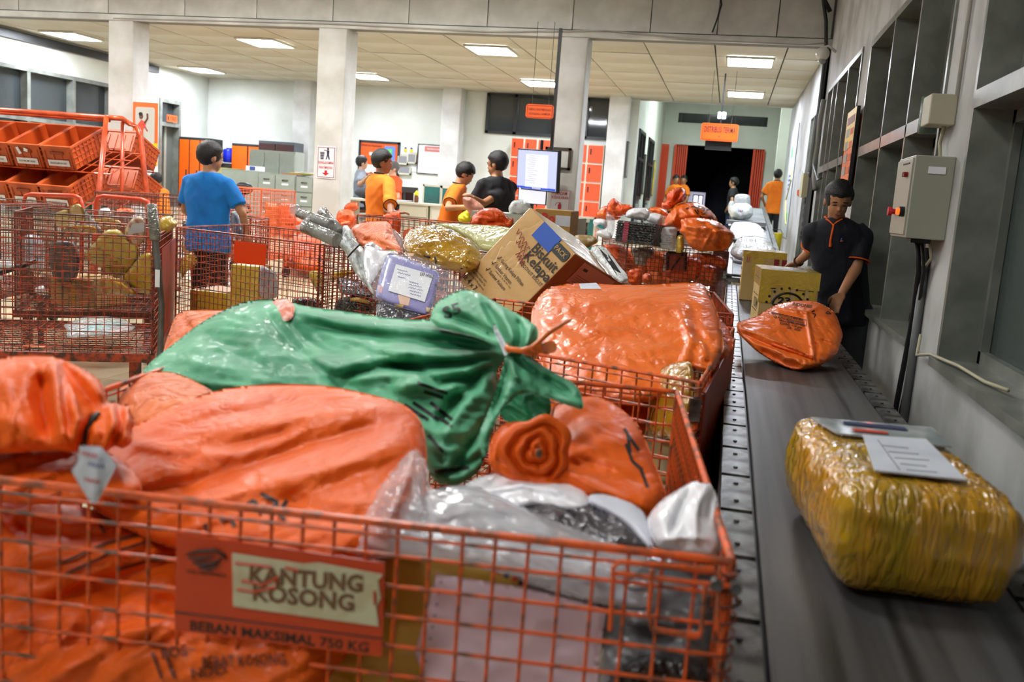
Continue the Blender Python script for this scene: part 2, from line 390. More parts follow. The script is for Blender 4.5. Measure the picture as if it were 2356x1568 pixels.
# ceiling of the rear bay with its tiles and lay-in lamps
ceil = struct(boxo('ceiling', XL-.1, XW+.2, 11.3, YB+.05, ZC+.03, ZC+.15, GROUT))
xs = [XL] + [-.37-.82*k for k in range(12, -1, -1)] + [.45, .9]
ys = [11.44+.8925*k for k in range(8)]
LAMPS = [(-9.8, 12.7), (-9.75, 16.2), (-6.6, 12.6), (-6.4, 15.97), (-3.27, 12.45), (-3.27, 15.8), (.05, 12.55), (.05, 15.95)]
for i in range(len(xs)-1):
    for j in range(7):
        x0, x1, y0, y1 = xs[i]+.008, xs[i+1]-.008, ys[j]+.008, ys[j+1]-.008
        boxo('ceiling_tile', x0, x1, y0, y1, ZC+random.uniform(0, .006), ZC+.032, TILE, ceil)
cv2 = struct(MB().bb(XL-.1, XW+.2, -1.5, 11.2, 3.95, 4.05).build('ceiling', mat('front_ceiling', (200, 200, 196), .8)))
def lamp(x, y, z, w, d, mt, label):
    t = thing('ceiling_light', label, 'ceiling light', (x, y, z-.02))
    m = MB(); f = .025
    for a in ((x-w/2-f, x+w/2+f, y-d/2-f, y-d/2), (x-w/2-f, x+w/2+f, y+d/2, y+d/2+f), (x-w/2-f, x-w/2, y-d/2, y+d/2), (x+w/2, x+w/2+f, y-d/2, y+d/2)): m.bb(*a, z-.03, z+.0)
    m.build('frame', CREAMM, t)
    MB().bb(x-w/2, x+w/2, y-d/2, y+d/2, z-.018, z-.004).build('diffuser', mt, t)
    return t
names = ['nearest the far left wall, front row', 'over the orange cupboards by the toilet door', 'front row, between the left and middle columns', 'rear row, behind the trash-sign column', 'front row, left of the hanging monitor', 'rear row, partly behind the right column', 'over the conveyor, nearer the camera', 'over the conveyor, farther from the camera']
for (x, y), n in zip(LAMPS, names): lamp(x, y, ZC, .54, .66, TUBE, 'square fluorescent ceiling light '+n)
for i, (x, y) in enumerate([(-9.0, 8.6), (-6.0, 8.6), (-3.2, 8.6), (-6.6, 5.0), (-3.3, 5.0), (-3.6, 1.2), (-1.3, 2.6), (-2.0, -.7)]):  # unseen, spots assumed; last two added to brighten cart plastics and front mesh
    lamp(x, y, 3.93, .6, .7, TUBEM if y > 8 else TUBEF, 'unseen square ceiling light, placed out of view to light the front bay')['group'] = 'front bay ceiling lights'

# beam with its fascia panels
beam = struct(MB().bb(XL, XW, 11.22, 11.42, 3.36, 3.97).build('trim_1', mat('beam_joint', (120, 120, 116), .8)))
px_ = [XL, -9.45, -8.1, -7.0, -6.0, -4.98, -4.0, -3.02, -2.0, -1.1, -.35, .3, .88]
for i in range(len(px_)-1):
    boxo('fascia_panel', px_[i]+.006, px_[i+1]-.006, 11.195, 11.225, 3.44, 3.9, FASC, beam)
boxo('fascia_rail', XL, XW, 11.17, 11.225, 3.355, 3.425, FASC, beam)
boxo('fascia_rail', XL, XW, 11.15, 11.225, 3.9, 3.95, GREY, beam)
# columns, front row and rear row
def column(x, y, w, label, z0=None, deep=None):
    z0 = fl(y) if z0 is None else z0
    o = boxo('column', x, x+w, y, y+(deep or w), z0, ZC+(.0 if y < 12 else .02), COLM); bevel(o, .012); return struct(o)
C1 = column(-8.1, 11.2, .36, ''); C2 = column(-5.16, 11.2, .37, ''); C3 = column(-2.14, 11.2, .34, '')
for x in (-8.42, -5.42, -2.3): column(x, 17.25, .36, '')
# walls
lw = struct(boxo('wall_back', XL, -1.8, YB, YB+.15, .75, ZC+.1, WHITE))
struct(boxo('baseboard_back', XL, -1.8, YB-.015, YB, .8, .9, GREY))
# left wall with window and toilet door openings
m = MB(); W0 = XL-.15
m.bb(W0, XL, -1.5, 11.9, -.1, 3.97); m.bb(W0, XL, 11.9, 16.0, -.1, 1.75); m.bb(W0, XL, 11.9, 16.0, 2.86, 3.5); m.bb(W0, XL, 14.64, 16.0, 1.75, 2.86)
m.bb(W0, XL, 16.0, 16.7, 2.8, 3.5); m.bb(W0, XL, 16.7, YB+.1, .7, 3.5); struct(m.build('wall_left', WHITE))
win = struct(MB().bb(XL-.12, XL-.1, 11.9, 14.64, 1.75, 2.86).build('window_1', GLASSD))
m = MB()
for y in (11.95, 12.62, 13.64, 14.6): m.bb(XL-.1, XL+.02, y-.035, y+.035, 1.75, 2.86)
for z in (1.78, 2.1, 2.83): m.bb(XL-.1, XL+.025, 11.9, 14.64, z-.03, z+.03)
m.build('window_frame', GREY, win)
tr = struct(boxo('trim_2', XL, XL+.06, 11.4, 15.9, 3.22, 3.34, GREYD)); 
d1 = struct(boxo('door_1', XL-.14, XL-.11, 16.05, 16.65, .8, 2.3, mat('toilet_door', (92, 98, 92), .5)))
m = MB(); m.bb(XL-.14, XL+.03, 16.0, 16.07, .8, 2.8); m.bb(XL-.14, XL+.03, 16.63, 16.7, .8, 2.8); m.bb(XL-.14, XL+.03, 16.07, 16.63, 2.73, 2.8); m.bb(XL-.14, XL+.03, 16.07, 16.63, 2.3, 2.37); m.build('door_frame', GREY, d1)
boxo('transom_pane', XL-.12, XL-.1, 16.07, 16.63, 2.37, 2.73, GLASSD, d1)
boxo('door_bar', XL-.1, XL-.07, 16.3, 16.37, .8, 2.3, GREYC, d1)
# rear corridor behind the right of the back wall
YC = 24.0
m = MB(); m.bb(-1.95, -1.8, YB, 18.0, .75, 3.5); m.bb(-1.95, -1.8, 18.0, 22.6, 2.9, 4.3); m.bb(-1.95, -1.8, 22.6, YC, .75, 4.3); m.bb(-1.95, -1.8, 19.35, 20.1, .75, 2.9); m.bb(-1.95, -1.8, 21.6, 22.6, .75, 2.9)
struct(m.build('wall_corridor', WHITE))
struct(boxo('ceiling', -2.0, XW+.5, YB+.05, 34, 4.2, 4.3, WHITE))
m = MB(); m.bb(-2.0, XW+.3, YB+.05, YB+.12, 3.37, 4.25); struct(m.build('trim_3', FASC))
m = MB(); m.bb(-1.95, -1.47, YC, YC+.15, .75, 4.2); m.bb(.66, 1.4, YC, YC+.15, .75, 4.2); m.bb(-1.47, .66, YC, YC+.15, 3.02, 3.55); m.bb(-1.47, .66, YC, YC+.15, 3.78, 4.2)
struct(m.build('wall_far', WHITE))
w2 = struct(boxo('window_2', -1.45, .64, YC+.06, YC+.08, 3.55, 3.78, GLASSD))
m = MB(); [m.bb(x-.02, x+.02, YC+.01, YC+.07, 3.55, 3.78) for x in (-1.4, -.75, -.1, .55)]; m.build('window_frame', GREYD, w2)
for n_, (ya, yb) in enumerate(((18.05, 19.3), (20.15, 21.55))):
    w = struct(boxo('window_%d' % (3+n_), -1.9, -1.88, ya, yb, 1.6, 2.85, GLASSD)); m = MB()
    for y in (ya+.03, (ya+yb)/2, yb-.03): m.bb(-1.9, -1.78, y-.03, y+.03, 1.6, 2.88)
    for z in (1.62, 2.35, 2.86): m.bb(-1.9, -1.78, ya, yb, z-.03, z+.03)
    m.build('window_frame', GREYD, w)
    d = struct(boxo('door_%d' % (2+n_), -1.88, -1.84, ya, ya+.6, .8, 1.6, WHITE)); boxo('door_stile', -1.85, -1.76, ya+.0, ya+.1, .8, 2.1, GREYD, d); m = MB().bb(-1.77, -1.72, ya+.12, ya+.2, 1.5, 1.53); m.build('door_handle', STEEL, d)
_a, _b = atY(1782, 400, 20.8), atY(1816, 400, 20.8); struct(boxo('column', _a[0], _b[0], 20.8, 21.1, .75, 4.2, WHITE)); struct(MB().bb(1.12, 1.25, 18.2, 24.2, .7, 4.3).build('wall_passage', WHITE))
struct(MB().bb(-2.0, 3.2, 34, 34.1, 0, 5).build('wall_night_backdrop', DARK)); struct(MB().bb(-4, -1.96, YC+.15, 34, 0, 5).bb(1.6, 3.2, YC+.15, 34, 0, 5).build('wall_night_sides', DARK))  # black backdrop beyond the doorway, night darkness put into its colour
# folding shutters each side of the far doorway
def shutter(x0, x1, label):
    t = thing('folding_shutter', label, 'shutter', ((x0+x1)/2, YC-.1, .8)); n = max(5, int((x1-x0)/.045))
    for k in range(n):
        x = x0+(k+.5)*(x1-x0)/n; MB().box((x, YC-.08, 1.9), (.03, .05, 2.2)).build('slat', ORL, t)
    m = MB()
    for z in (1.2, 1.7, 2.2, 2.7): m.bb(x0, x1, YC-.045, YC-.035, z-.25, z+.25)
    m.build('gate_panel', mat('shutter_shade', (150, 40, 24), .5), t); MB().bb(x0-.02, x0+.02, YC-.14, YC-.02, .8, 3.0).build('edge_post', ORL, t)
shutter(-1.46, -1.16, 'orange folding shutter stacked on the left side of the far doorway')
shutter(.42, .68, 'orange folding shutter stacked on the right side of the far doorway')
shutter(-1.8, -1.62, 'narrow orange folding gate left of the far doorway, next to the corridor windows')
# yard: dark tarpaulin-covered truck and a lit room
m = MB().loft([((.35, 28.4, z), np.array([w, 0, 0]), np.array([0, .6, 0])) for z, w in ((.8, 1.1), (1.6, 1.1), (2.3, 1.0), (2.75, .7), (2.95, .3))], 16)
tag(m.build('tarpaulin_cover', mat('black_tarp', (24, 25, 34), .7, bump=.3, bscale=3), smooth=True), 'black tarpaulin draped over a load outside the far doorway', 'tarpaulin')
t = thing('lit_booth', 'pale lit booth with a glazed door in the dark yard beyond the far doorway', 'booth', (-1.05, 27.4, .8))
boxo('wall', -1.45, -.72, 27.4, 27.5, .8, 1.95, mat('lit_wall', (190, 190, 205), .6, emit=((190, 190, 210), .35)), t)
boxo('door', -1.05, -.78, 27.36, 27.4, .8, 1.85, mat('lit_glass', (225, 225, 245), .4, emit=((225, 225, 250), .9)), t)
m = MB(); [m.bb(x-.015, x+.015, 27.33, 27.37, .8, 1.87) for x in (-1.05, -.9, -.78)]; m.bb(-1.05, -.78, 27.33, 27.37, 1.58, 1.6); m.bb(-1.05, -.78, 27.33, 27.37, 1.85, 1.88); m.build('door_frame', CREAMM, t)

# right wall: deep grey window bays
SILL = .965
m = MB(); XR = 1.1
bays = [(11.9, 12.9, 2.75), (8.12, 10.85, 2.84), (4.72, 7.6, 2.79), (.2, 4.13, 2.79)]
edges = [18.3]
for a, b, z in bays: edges += [b, a]
edges += [-1.5]
for i in range(0, len(edges), 2): m.bb(XW, XR+.2, edges[i+1], edges[i], -.1, 4.0)
for a, b, z in bays: m.bb(XW, XR+.2, a, b, -.1, SILL-.02); m.bb(XW, XR+.2, a, b, z, 4.0)
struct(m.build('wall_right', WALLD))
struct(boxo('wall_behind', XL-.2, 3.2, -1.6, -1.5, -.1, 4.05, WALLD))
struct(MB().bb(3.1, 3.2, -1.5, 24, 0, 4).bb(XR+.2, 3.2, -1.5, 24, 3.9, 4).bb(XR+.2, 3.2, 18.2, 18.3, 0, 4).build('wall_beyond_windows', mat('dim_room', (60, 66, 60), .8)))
muls = [[12.4], [9.0, 9.85, 10.3], [5.62, 6.52], [.9, 1.9, 2.9]]
for k, ((a, b, z), mu) in enumerate(zip(bays, muls)):
    w = struct(boxo('window_%d' % (5+k), XW+.17, XW+.18, a, b, SILL, z, GLASS))
    f = .035
    boxo('window_sill', XW-.035, XW+.2, a-.02, b+.02, SILL-.035, SILL, GREY, w)
    boxo('head_jamb', XW-.012, XW+.2, a-.0, b+.0, z-.03, z+.015, GREY, w)
    boxo('transom', XW-.012, XW+.17, a, b, 1.965, 2.035, GREY, w)
    for y in (a+.015, b-.015): boxo('side_jamb', XW-.012, XW+.2, y-.018, y+.018, SILL, z, GREY, w)
    for y in mu: boxo('mullion', XW-.012, XW+.16, y-.018, y+.018, SILL, z-.01, GREY, w)
    ys2 = [a]+mu+[b]
    for i in range(len(ys2)-1):     # sashes
        m = MB(); y0, y1 = ys2[i]+.02, ys2[i+1]-.02
        for (z0, z1) in ((SILL, 1.965), (2.035, z-.03)):
            m.bb(XW+.135, XW+.168, y0, y0+.05, z0, z1); m.bb(XW+.135, XW+.168, y1-.05, y1, z0, z1); m.bb(XW+.135, XW+.168, y0, y1, z0, z0+.05); m.bb(XW+.135, XW+.168, y0, y1, z1-.05, z1)
        m.build('sash', GREY, w)
        boxo('sash_stay', XW+.1, XW+.13, y0+.2, y0+.22, SILL, SILL+.1, BLACK, w)
# ------------------------------------------------------------ furniture and wall things of the rear bay
EX, EY, EZ = np.eye(3)
def tx(t, c, w, h, m, par, right=EX, up=EZ, name='lettering', bold=.012, shear=0, lift=.004): return text3(name, t, c, right, up, w, m, par, h, bold, lift, shear)
def rect3(name, c, right, up, w, h, m, par, lift=.003, th=.002):
    right = nrm(right); up = nrm(up); n = np.cross(right, up)
    return MB().box(np.asarray(c)+n*lift, (w, h, th), (right, up, n)).build(name, m, par)
def rrect(name, c, right, up, w, h, r, m, par, lift=0, th=.01, parlabel=None):
    right = nrm(right); up = nrm(up); n = np.cross(right, up); P = []
    for cx_, cy_, a0 in ((w/2-r, h/2-r, 0), (-w/2+r, h/2-r, 90), (-w/2+r, -h/2+r, 180), (w/2-r, -h/2+r, 270)):
        for k in range(5): a = math.radians(a0+k*22.5); P.append(np.asarray(c)+right*(cx_+r*math.cos(a))+up*(cy_+r*math.sin(a))+n*lift)
    return MB().prism(P, n*th).build(name, m, par)
def outline(name, c, right, up, w, h, t, m, par, lift=.004):
    right = nrm(right); up = nrm(up); n = np.cross(right, up); mb = MB(); c = np.asarray(c)+n*lift
    for s in (-1, 1): mb.box(c+up*s*(h-t)/2, (w, t, .002), (right, up, n)); mb.box(c+right*s*(w-t)/2, (t, h, .002), (right, up, n))
    return mb.build(name, m, par)

# cupboards and cabinets
def cupboard(label, x0, x1, y0, y1, z0, z1, body, door, ndoor, cat='cupboard', gap=.03, handle=True):
    t = thing('cupboard', label, cat, ((x0+x1)/2, (y0+y1)/2, z0))
    boxo('body', x0, x1, y0+.02, y1, z0, z1, body, t)
    w = (x1-x0)/ndoor
    for k in range(ndoor):
        d = boxo('door', x0+k*w+gap/2, x0+(k+1)*w-gap/2, y0, y0+.02, z0+.08, z1-.05, door, t)
        if handle: MB().bb(x0+(k+1)*w-gap/2-.05, x0+(k+1)*w-gap/2-.03, y0-.02, y0, (z0+z1)/2-.05, (z0+z1)/2+.05).build('handle', STEEL, d)
    return t
c = cupboard('orange steel cupboard with black top trim beside the toilet door', -10.45, -9.78, 16.6, 17.05, .8, 2.14, GREYD, ORC, 3)
cupboard('orange two-door steel cupboard behind the grey-green cabinets', -9.62, -8.92, 17.1, 17.6, .8, 2.1, GREYD, ORC, 2)
cupboard('tall dark grey cabinet with a maroon door at the back wall', -8.85, -8.12, 16.72, 17.15, .8, 2.17, mat('slate_cabinet', (84, 92, 98), .5), mat('maroon', (66, 30, 30), .5), 2, 'cabinet')
cupboard('pale grey-green three-door cabinet behind the filing drawers', -8.37, -7.5, 15.5, 15.9, .8, 1.96, GREYC, GREYC, 3, 'cabinet', .008, False)
b = thing('water_container', 'blue plastic drum on a dark stand between the two orange cupboards', 'drum', (-9.7, 17.2, 1.72))
MB().loft([((-9.72, 17.2, z), r*EX, r*EY) for z, r in ((1.72, .1), (1.74, .12), (1.84, .125), (1.95, .12), (1.98, .1))], 20).build('drum_body', mat('blue_plastic', (20, 40, 190), .3), b, True)
MB().loft([((-9.72, 17.2, z), r*EX, r*EY) for z, r in ((1.98, .06), (2.0, .06))], 14).build('lid', mat('blue_plastic', (20, 40, 190), .3), b, True)
cupboard('dark narrow stand under the blue drum', -9.84, -9.6, 17.05, 17.4, .8, 1.7, mat('dark_wood', (46, 42, 38), .6), mat('dark_wood', (46, 42, 38), .6), 1, 'stand')
def filing(label, x0, x1, y0, z0, z1, body, nd, tags=True):
    t = thing('filing_cabinet', label, 'filing cabinet', ((x0+x1)/2, y0+.3, z0))
    boxo('body', x0, x1, y0+.02, y0+.55, z0, z1, body, t); h = (z1-z0-.04)/nd
    for k in range(nd):
        d = boxo('drawer', x0+.012, x1-.012, y0, y0+.02, z0+.02+k*h+.008, z0+.02+(k+1)*h-.008, body, t); zc = z0+.02+(k+.5)*h; xc = (x0+x1)/2
        MB().bb(xc-.05, xc+.05, y0-.02, y0, zc+.03, zc+.05).build('handle', STEEL, d)
        if tags: MB().bb(xc-.06, xc+.06, y0-.004, y0, zc-.04, zc-.01).build('label_card', PAPER, d)
    return t
filing('yellowish side panel filing cabinet left of the grey cabinets', -8.98, -8.5, 15.0, .8, 1.6, YELC, 2, False)
filing('wide plain grey-green filing cabinet with an open paper box on top', -8.45, -7.75, 14.7, .8, 1.58, GREYC, 1, False)
filing('narrow grey-green filing cabinet with black handles, second from the left', -7.74, -7.42, 14.65, .8, 1.56, GREYC, 3)
filing('grey-green filing cabinet with white labels, third from the left', -7.4, -7.04, 14.6, .8, 1.56, GREYC, 3)
filing('grey-green filing cabinet with white labels, beside the dark one', -7.03, -6.72, 14.6, .8, 1.54, GREYC, 3)
filing('dark grey filing cabinet half hidden by the trash-sign column', -6.7, -6.3, 14.65, .8, 1.55, mat('slate_cabinet', (84, 92, 98), .5), 3)
t = thing('paper_box', 'small open paper box with a blue label on the grey cabinet', 'box', (-7.95, 14.9, 1.58)); boxo('tray', -8.05, -7.8, 14.8, 15.0, 1.58, 1.66, PAPER, t); boxo('blue_label', -7.97, -7.88, 14.79, 14.8, 1.59, 1.65, BLUEINK, t)
t = thing('magazine_pile', 'pile of colourful magazines and papers on the filing cabinets', 'papers', (-7.05, 14.85, 1.56))
for k, cc in enumerate(((230, 60, 50), (70, 180, 90), (240, 200, 60), (230, 232, 235), (210, 214, 220))): MB().box((-7.15+.08*k, 14.85, 1.57+.012*k), (.4, .28, .01), (nrm((1, .1*k-.2, 0)), nrm((-.1*k+.2, 1, 0)), EZ)).build('magazine', mat('mag_%d' % k, cc, .5), t)
# office chair
t = thing('office_chair', 'black office swivel chair in front of the filing cabinets', 'chair', (-6.35, 11.6, fl(11.6)))
zb = fl(11.6)
MB().ell((-6.33, 11.6, zb+.67), (.14, .04, .085), nu=16).build('backrest', BLACK, t, True)
MB().ell((-6.33, 11.45, zb+.36), (.15, .15, .035), nu=16).build('seat', BLACK, t, True)
for s in (-1, 1): MB().tube([(-6.33+s*.16, 11.5, zb+.38), (-6.33+s*.18, 11.4, zb+.46), (-6.33+s*.18, 11.25, zb+.47)], .02, 8).build('armrest', BLACK, t, True)
MB().tube([(-6.33, 11.6, zb+.62), (-6.33, 11.6, zb+.4), (-6.33, 11.45, zb+.34), (-6.33, 11.45, zb+.1)], .02, 8).build('post', BLACK, t)
m = MB(); [m.tube([(-6.33, 11.45, zb+.1), (-6.33+.2*math.cos(a), 11.45+.2*math.sin(a), zb+.06)], .016, 6) for a in np.arange(5)*1.257]; m.build('base', BLACK, t)
for a in np.arange(5)*1.257: MB().ell((-6.33+.2*math.cos(a), 11.45+.2*math.sin(a), fl(11.45+.2*math.sin(a))+.03), (.025, .025, .03), nu=8, nv=6).build('castor', BLACK, t)

# lockers
def lockers(label, x0, x1, z0, z1, cols, rows):
    t = thing('locker', label, 'locker', ((x0+x1)/2, YB-.25, .8)); boxo('body', x0, x1, YB-.44, YB-.02, z0, z1, CREAMM, t)
    cw, ch = (x1-x0)/cols, (z1-z0)/rows
    for i in range(cols):
        for j in range(rows):
            d = boxo('door', x0+i*cw+.02, x0+(i+1)*cw-.02, YB-.46, YB-.44, z0+j*ch+.018, z0+(j+1)*ch-.018, ORL, t)
            x = x0+i*cw+.07; z = z0+(j+.62)*ch; MB().bb(x-.01, x+.01, YB-.475, YB-.46, z-.05, z+.05).build('handle', BLACK, d)
lockers('orange six-column staff locker right of the monitor', -3.24, -2.32, .8, 2.5, 3, 5)
lockers('orange staff locker partly hidden behind the monitor', -4.05, -3.3, .8, 2.54, 3, 5)
# clerestory window over the lockers
w = struct(boxo('window_9', -4.66, -2.32, YB-.02, YB-.01, 2.64, 3.33, GLASSD)); m = MB()
for x in (-4.64, -4.1, -3.35, -2.75, -2.34): m.bb(x-.03, x+.03, YB-.06, YB-.01, 2.62, 3.35)
for z in (2.64, 3.33): m.bb(-4.66, -2.32, YB-.06, YB-.01, z-.025, z+.025)
m.build('window_frame', GREYD, w)
# notice board
t = thing('notice_board', 'orange pin board with black frame and posters on the back wall', 'notice board', (-6.77, YB-.03, 1.67))
boxo('panel', -7.17, -6.37, YB-.04, YB-.01, 1.67, 2.32, ORP, t)
m = MB()
for a in ((-7.19, -6.35, 1.65, 1.69), (-7.19, -6.35, 2.3, 2.34), (-7.19, -7.15, 1.65, 2.34), (-6.39, -6.35, 1.65, 2.34)): m.bb(a[0], a[1], YB-.06, YB-.005, a[2], a[3])
m.build('frame', GREYD, t)
tx('STRUKTUR ORGANISASI', (-6.93, YB-.045, 2.24), .42, .04, INK, t)
a = boxo('pinned_poster', -6.66, -6.44, YB-.05, YB-.04, 1.93, 2.25, mat('poster_blue', (96, 130, 220), .5), t); boxo('poster_green', -6.6, -6.5, YB-.055, YB-.05, 2.05, 2.2, mat('poster_green', (90, 200, 90), .5), a); boxo('poster_white', -6.575, -6.53, YB-.058, YB-.055, 1.98, 2.15, PAPER, a); boxo('poster_red', -6.64, -6.47, YB-.056, YB-.05, 1.94, 1.98, mat('poster_red', (170, 90, 120), .5), a)
boxo('pinned_sheet', -6.97, -6.8, YB-.05, YB-.04, 2.06, 2.12, PAPER, t); boxo('pinned_sheet', -7.12, -6.82, YB-.05, YB-.04, 1.72, 1.88, PAPER, t); boxo('pinned_sheet', -6.78, -6.5, YB-.05, YB-.04, 1.7, 1.87, PAPER, t)
t = thing('wall_poster', 'white poster with two small cartoon workers right of the pin board', 'poster', (-6.15, YB-.02, 1.85)); boxo('sheet', -6.34, -6.0, YB-.012, YB-.002, 1.8, 2.31, mat('poster_white', (214, 222, 226), .6), t)
for x in (-6.24, -6.12): MB().ell((x, YB-.015, 2.2), (.035, .01, .05), nu=10).build('figure', mat('yellow_fig', (230, 200, 60), .5), t); MB().ell((x, YB-.018, 2.24), (.025, .01, .02), nu=8).build('figure_head', BLUEINK, t)
boxo('caption', -6.3, -6.08, YB-.016, YB-.012, 2.08, 2.12, mat('teal_band', (120, 180, 190), .5), t)
def tray(x0, z0, w, h, label):
    t = thing('wall_file_tray', label, 'file tray', (x0+w/2, YB-.05, z0)); boxo('tray_back', x0, x0+w, YB-.02, YB-.012, z0, z0+h, CREAMM, t); m = MB(); m.bb(x0, x0+w, YB-.08, YB-.02, z0, z0+.03); m.bb(x0, x0+.015, YB-.08, YB-.02, z0, z0+h*.8); m.bb(x0+w-.015, x0+w, YB-.08, YB-.02, z0, z0+h*.8); m.build('tray_shell', CREAMM, t)
    boxo('mesh_front', x0+.015, x0+w-.015, YB-.08, YB-.076, z0+.03, z0+h*.8, mat('grey_mesh', (130, 132, 136), .6), t)
tray(-6.37, 1.92, .2, .2, 'wall file tray, left of the upper pair'); tray(-6.17, 1.95, .17, .22, 'wall file tray, right of the upper pair'); tray(-6.35, 1.73, .25, .18, 'wall file tray, lowest one under the pair')
t = thing('whiteboard', 'whiteboard with a red heading strip between the pin board and the column', 'whiteboard', (-5.7, YB-.02, 1.77)); boxo('board', -5.97, -5.4, YB-.02, YB-.005, 1.78, 2.33, mat('whiteboard', (236, 236, 232), .3), t)
m = MB()
for a in ((-5.99, -5.4, 1.77, 1.79), (-5.99, -5.4, 2.32, 2.34), (-5.99, -5.97, 1.77, 2.34)): m.bb(a[0], a[1], YB-.028, YB-.005, a[2], a[3])
m.build('frame', STEEL, t); h = boxo('heading', -5.85, -5.43, YB-.024, YB-.02, 2.2, 2.3, mat('faded_red', (206, 120, 112), .6), t); tx('PENYERAHAN BARANG', (-5.63, YB-.025, 2.25), .34, .03, PAPER, h)
# back-wall desk, green partitions, seated pair's table
def partition(label, x0, x1, y, z0, z1):
    t = thing('partition_screen', label, 'partition', ((x0+x1)/2, y, z0)); boxo('green_panel', x0+.02, x1-.02, y-.01, y+.01, z0+.03, z1-.03, mat('teal_fabric', (42, 112, 104), .8, c2=(50, 92, 88), nscale=3), t)
    m = MB(); m.bb(x0, x0+.025, y-.02, y+.02, z0, z1); m.bb(x1-.025, x1, y-.02, y+.02, z0, z1); m.bb(x0, x1, y-.02, y+.02, z1-.03, z1); m.bb(x0, x1, y-.02, y+.02, z0, z0+.03); m.build('frame', CREAMM, t)
partition('green office partition left of the front orange-shirted man', -4.62, -4.32, 14.0, .8, 1.56); partition('green office partition behind the orange-shirted man', -4.3, -3.9, 13.9, .8, 1.55)
partition('green partition below the orange lockers, beside the column', -2.3, -1.75, 12.8, .8, 1.28)
y = 12.6
t = thing('desk', 'cream office desk behind the mesh cart at the back wall', 'desk', (-4.75, y+.4, .8)); boxo('desk_top', -5.4, -4.0, y, y+.7, 1.26, 1.29, CREAMM, t, bev=.004); boxo('pedestal', -4.5, -4.08, y+.03, y+.6, .8, 1.26, CREAMM, t)
for x in (-5.37, -4.05): boxo('leg', x, x+.03, y+.03, y+.65, .8, 1.26, CREAMM, t)
for z in (.95, 1.1): boxo('drawer', -4.48, -4.1, y+.01, y+.03, z, z+.13, CREAMM, t)
t = thing('sauce_bottle', 'small sauce bottle with yellow cap on the cream desk', 'bottle', (-4.35, y+.3, 1.29)); MB().loft([((-4.35, y+.3, z), r*EX, r*EY) for z, r in ((1.29, .03), (1.36, .033), (1.39, .02))], 12).build('bottle_body', mat('brown_sauce', (110, 60, 20), .3), t, True); MB().loft([((-4.35, y+.3, z), r*EX, r*EY) for z, r in ((1.39, .035), (1.42, .035), (1.46, .008))], 12).build('cap', mat('yellow_cap', (230, 210, 30), .4), t, True)
t = thing('bag', 'black and grey backpack with red side lying on the cream desk', 'backpack', (-5.1, y+.3, 1.29)); MB().ell((-5.02, y+.3, 1.37), (.27, .14, .09), nu=18).build('bag_body', mat('backpack_grey', (46, 50, 58), .7, bump=.3, bscale=12), t, True); MB().ell((-4.83, y+.24, 1.36), (.06, .1, .07), nu=12).build('side_pocket', mat('red_cloth', (220, 60, 40), .6), t, True)
t = thing('papers', 'white papers and plate lying near the sauce bottle', 'papers', (-4.6, y+.25, 1.29)); [MB().box((-4.62+.03*k, y+.28, 1.296+.006*k), (.3, .2, .005), (nrm((1, .15*k, 0)), nrm((-.15*k, 1, 0)), EZ)).build('sheet', PAPER, t) for k in range(3)]
t = thing('wooden_stool', 'dark wooden chair back beside the green partition', 'chair', (-4.75, 13.6, .8))
m = MB(); [m.bb(x, x+.03, 13.6, 13.63, .8, 1.5) for x in (-4.8, -4.62)]; m.bb(-4.82, -4.58, 13.58, 13.64, 1.42, 1.5); m.build('back_frame', mat('dark_wood', (46, 42, 38), .6), t); boxo('seat', -4.82, -4.58, 13.3, 13.62, 1.2, 1.24, mat('dark_wood', (46, 42, 38), .6), t)
t = thing('wooden_bench', 'brown wooden bench back in front of the man in grey', 'bench', (-6.3, 14.9, .8)); W_ = mat('brown_wood', (136, 84, 48), .5); boxo('back_panel', -6.5, -5.95, 14.7, 14.74, 1.06, 1.26, W_, t); [boxo('leg', x, x+.05, 14.7, 14.75, .8, 1.06, W_, t) for x in (-6.5, -6.0)]; boxo('seat', -6.5, -5.95, 14.74, 15.3, 1.02, 1.06, W_, t)

# hanging monitor
t = thing('hanging_monitor', 'large flat monitor hanging on a black pole before the right column', 'monitor', (-2.25, 10.75, 1.5))
TL, TR_, BR, BL = atY(1185, 340, 10.9), atY(1281, 348, 10.55), atY(1283, 443, 10.55), atY(1193, 435, 10.9)
c = (TL+TR_+BR+BL)/4; rx = nrm(TR_-TL+BR-BL); uz = nrm((TL+TR_-BL-BR)); uz = nrm(uz-rx*(uz@rx)); nz = np.cross(rx, uz); w = np.linalg.norm((TR_-TL+BR-BL)/2); h = np.linalg.norm((TL+TR_-BL-BR)/2)
MB().box(c-nz*.03, (w, h, .05), (rx, uz, nz)).build('casing', BLACK, t)
s = MB().box(c-nz*.003, (w-.025, h-.03, .004), (rx, uz, nz)).build('screen', mat('lit_screen', (60, 62, 76), .3, emit=((206, 214, 255), .55)), t)
sw = mat('screen_page', (60, 60, 66), .4, emit=((232, 232, 255), .64)); MB().box(c+nz*.001-uz*.01, (w*.55, h*.8, .002), (rx, uz, nz)).build('page', sw, s)
SB = mat('screen_bar', (20, 60, 170), .4, emit=((30, 70, 190), .3)); MB().box(c-uz*(h/2-.03)+nz*.001, (w-.03, .025, .002), (rx, uz, nz)).build('task_bar', SB, s)
for k in range(7): MB().box(c-uz*(h/2-.03)+rx*(-.05+.02*k)+nz*.003, (.012, .014, .001), (rx, uz, nz)).build('icon', PAPER, s)
sl = mat('screen_line', (150, 155, 190), .4, emit=((140, 150, 190), .3)); m = MB()
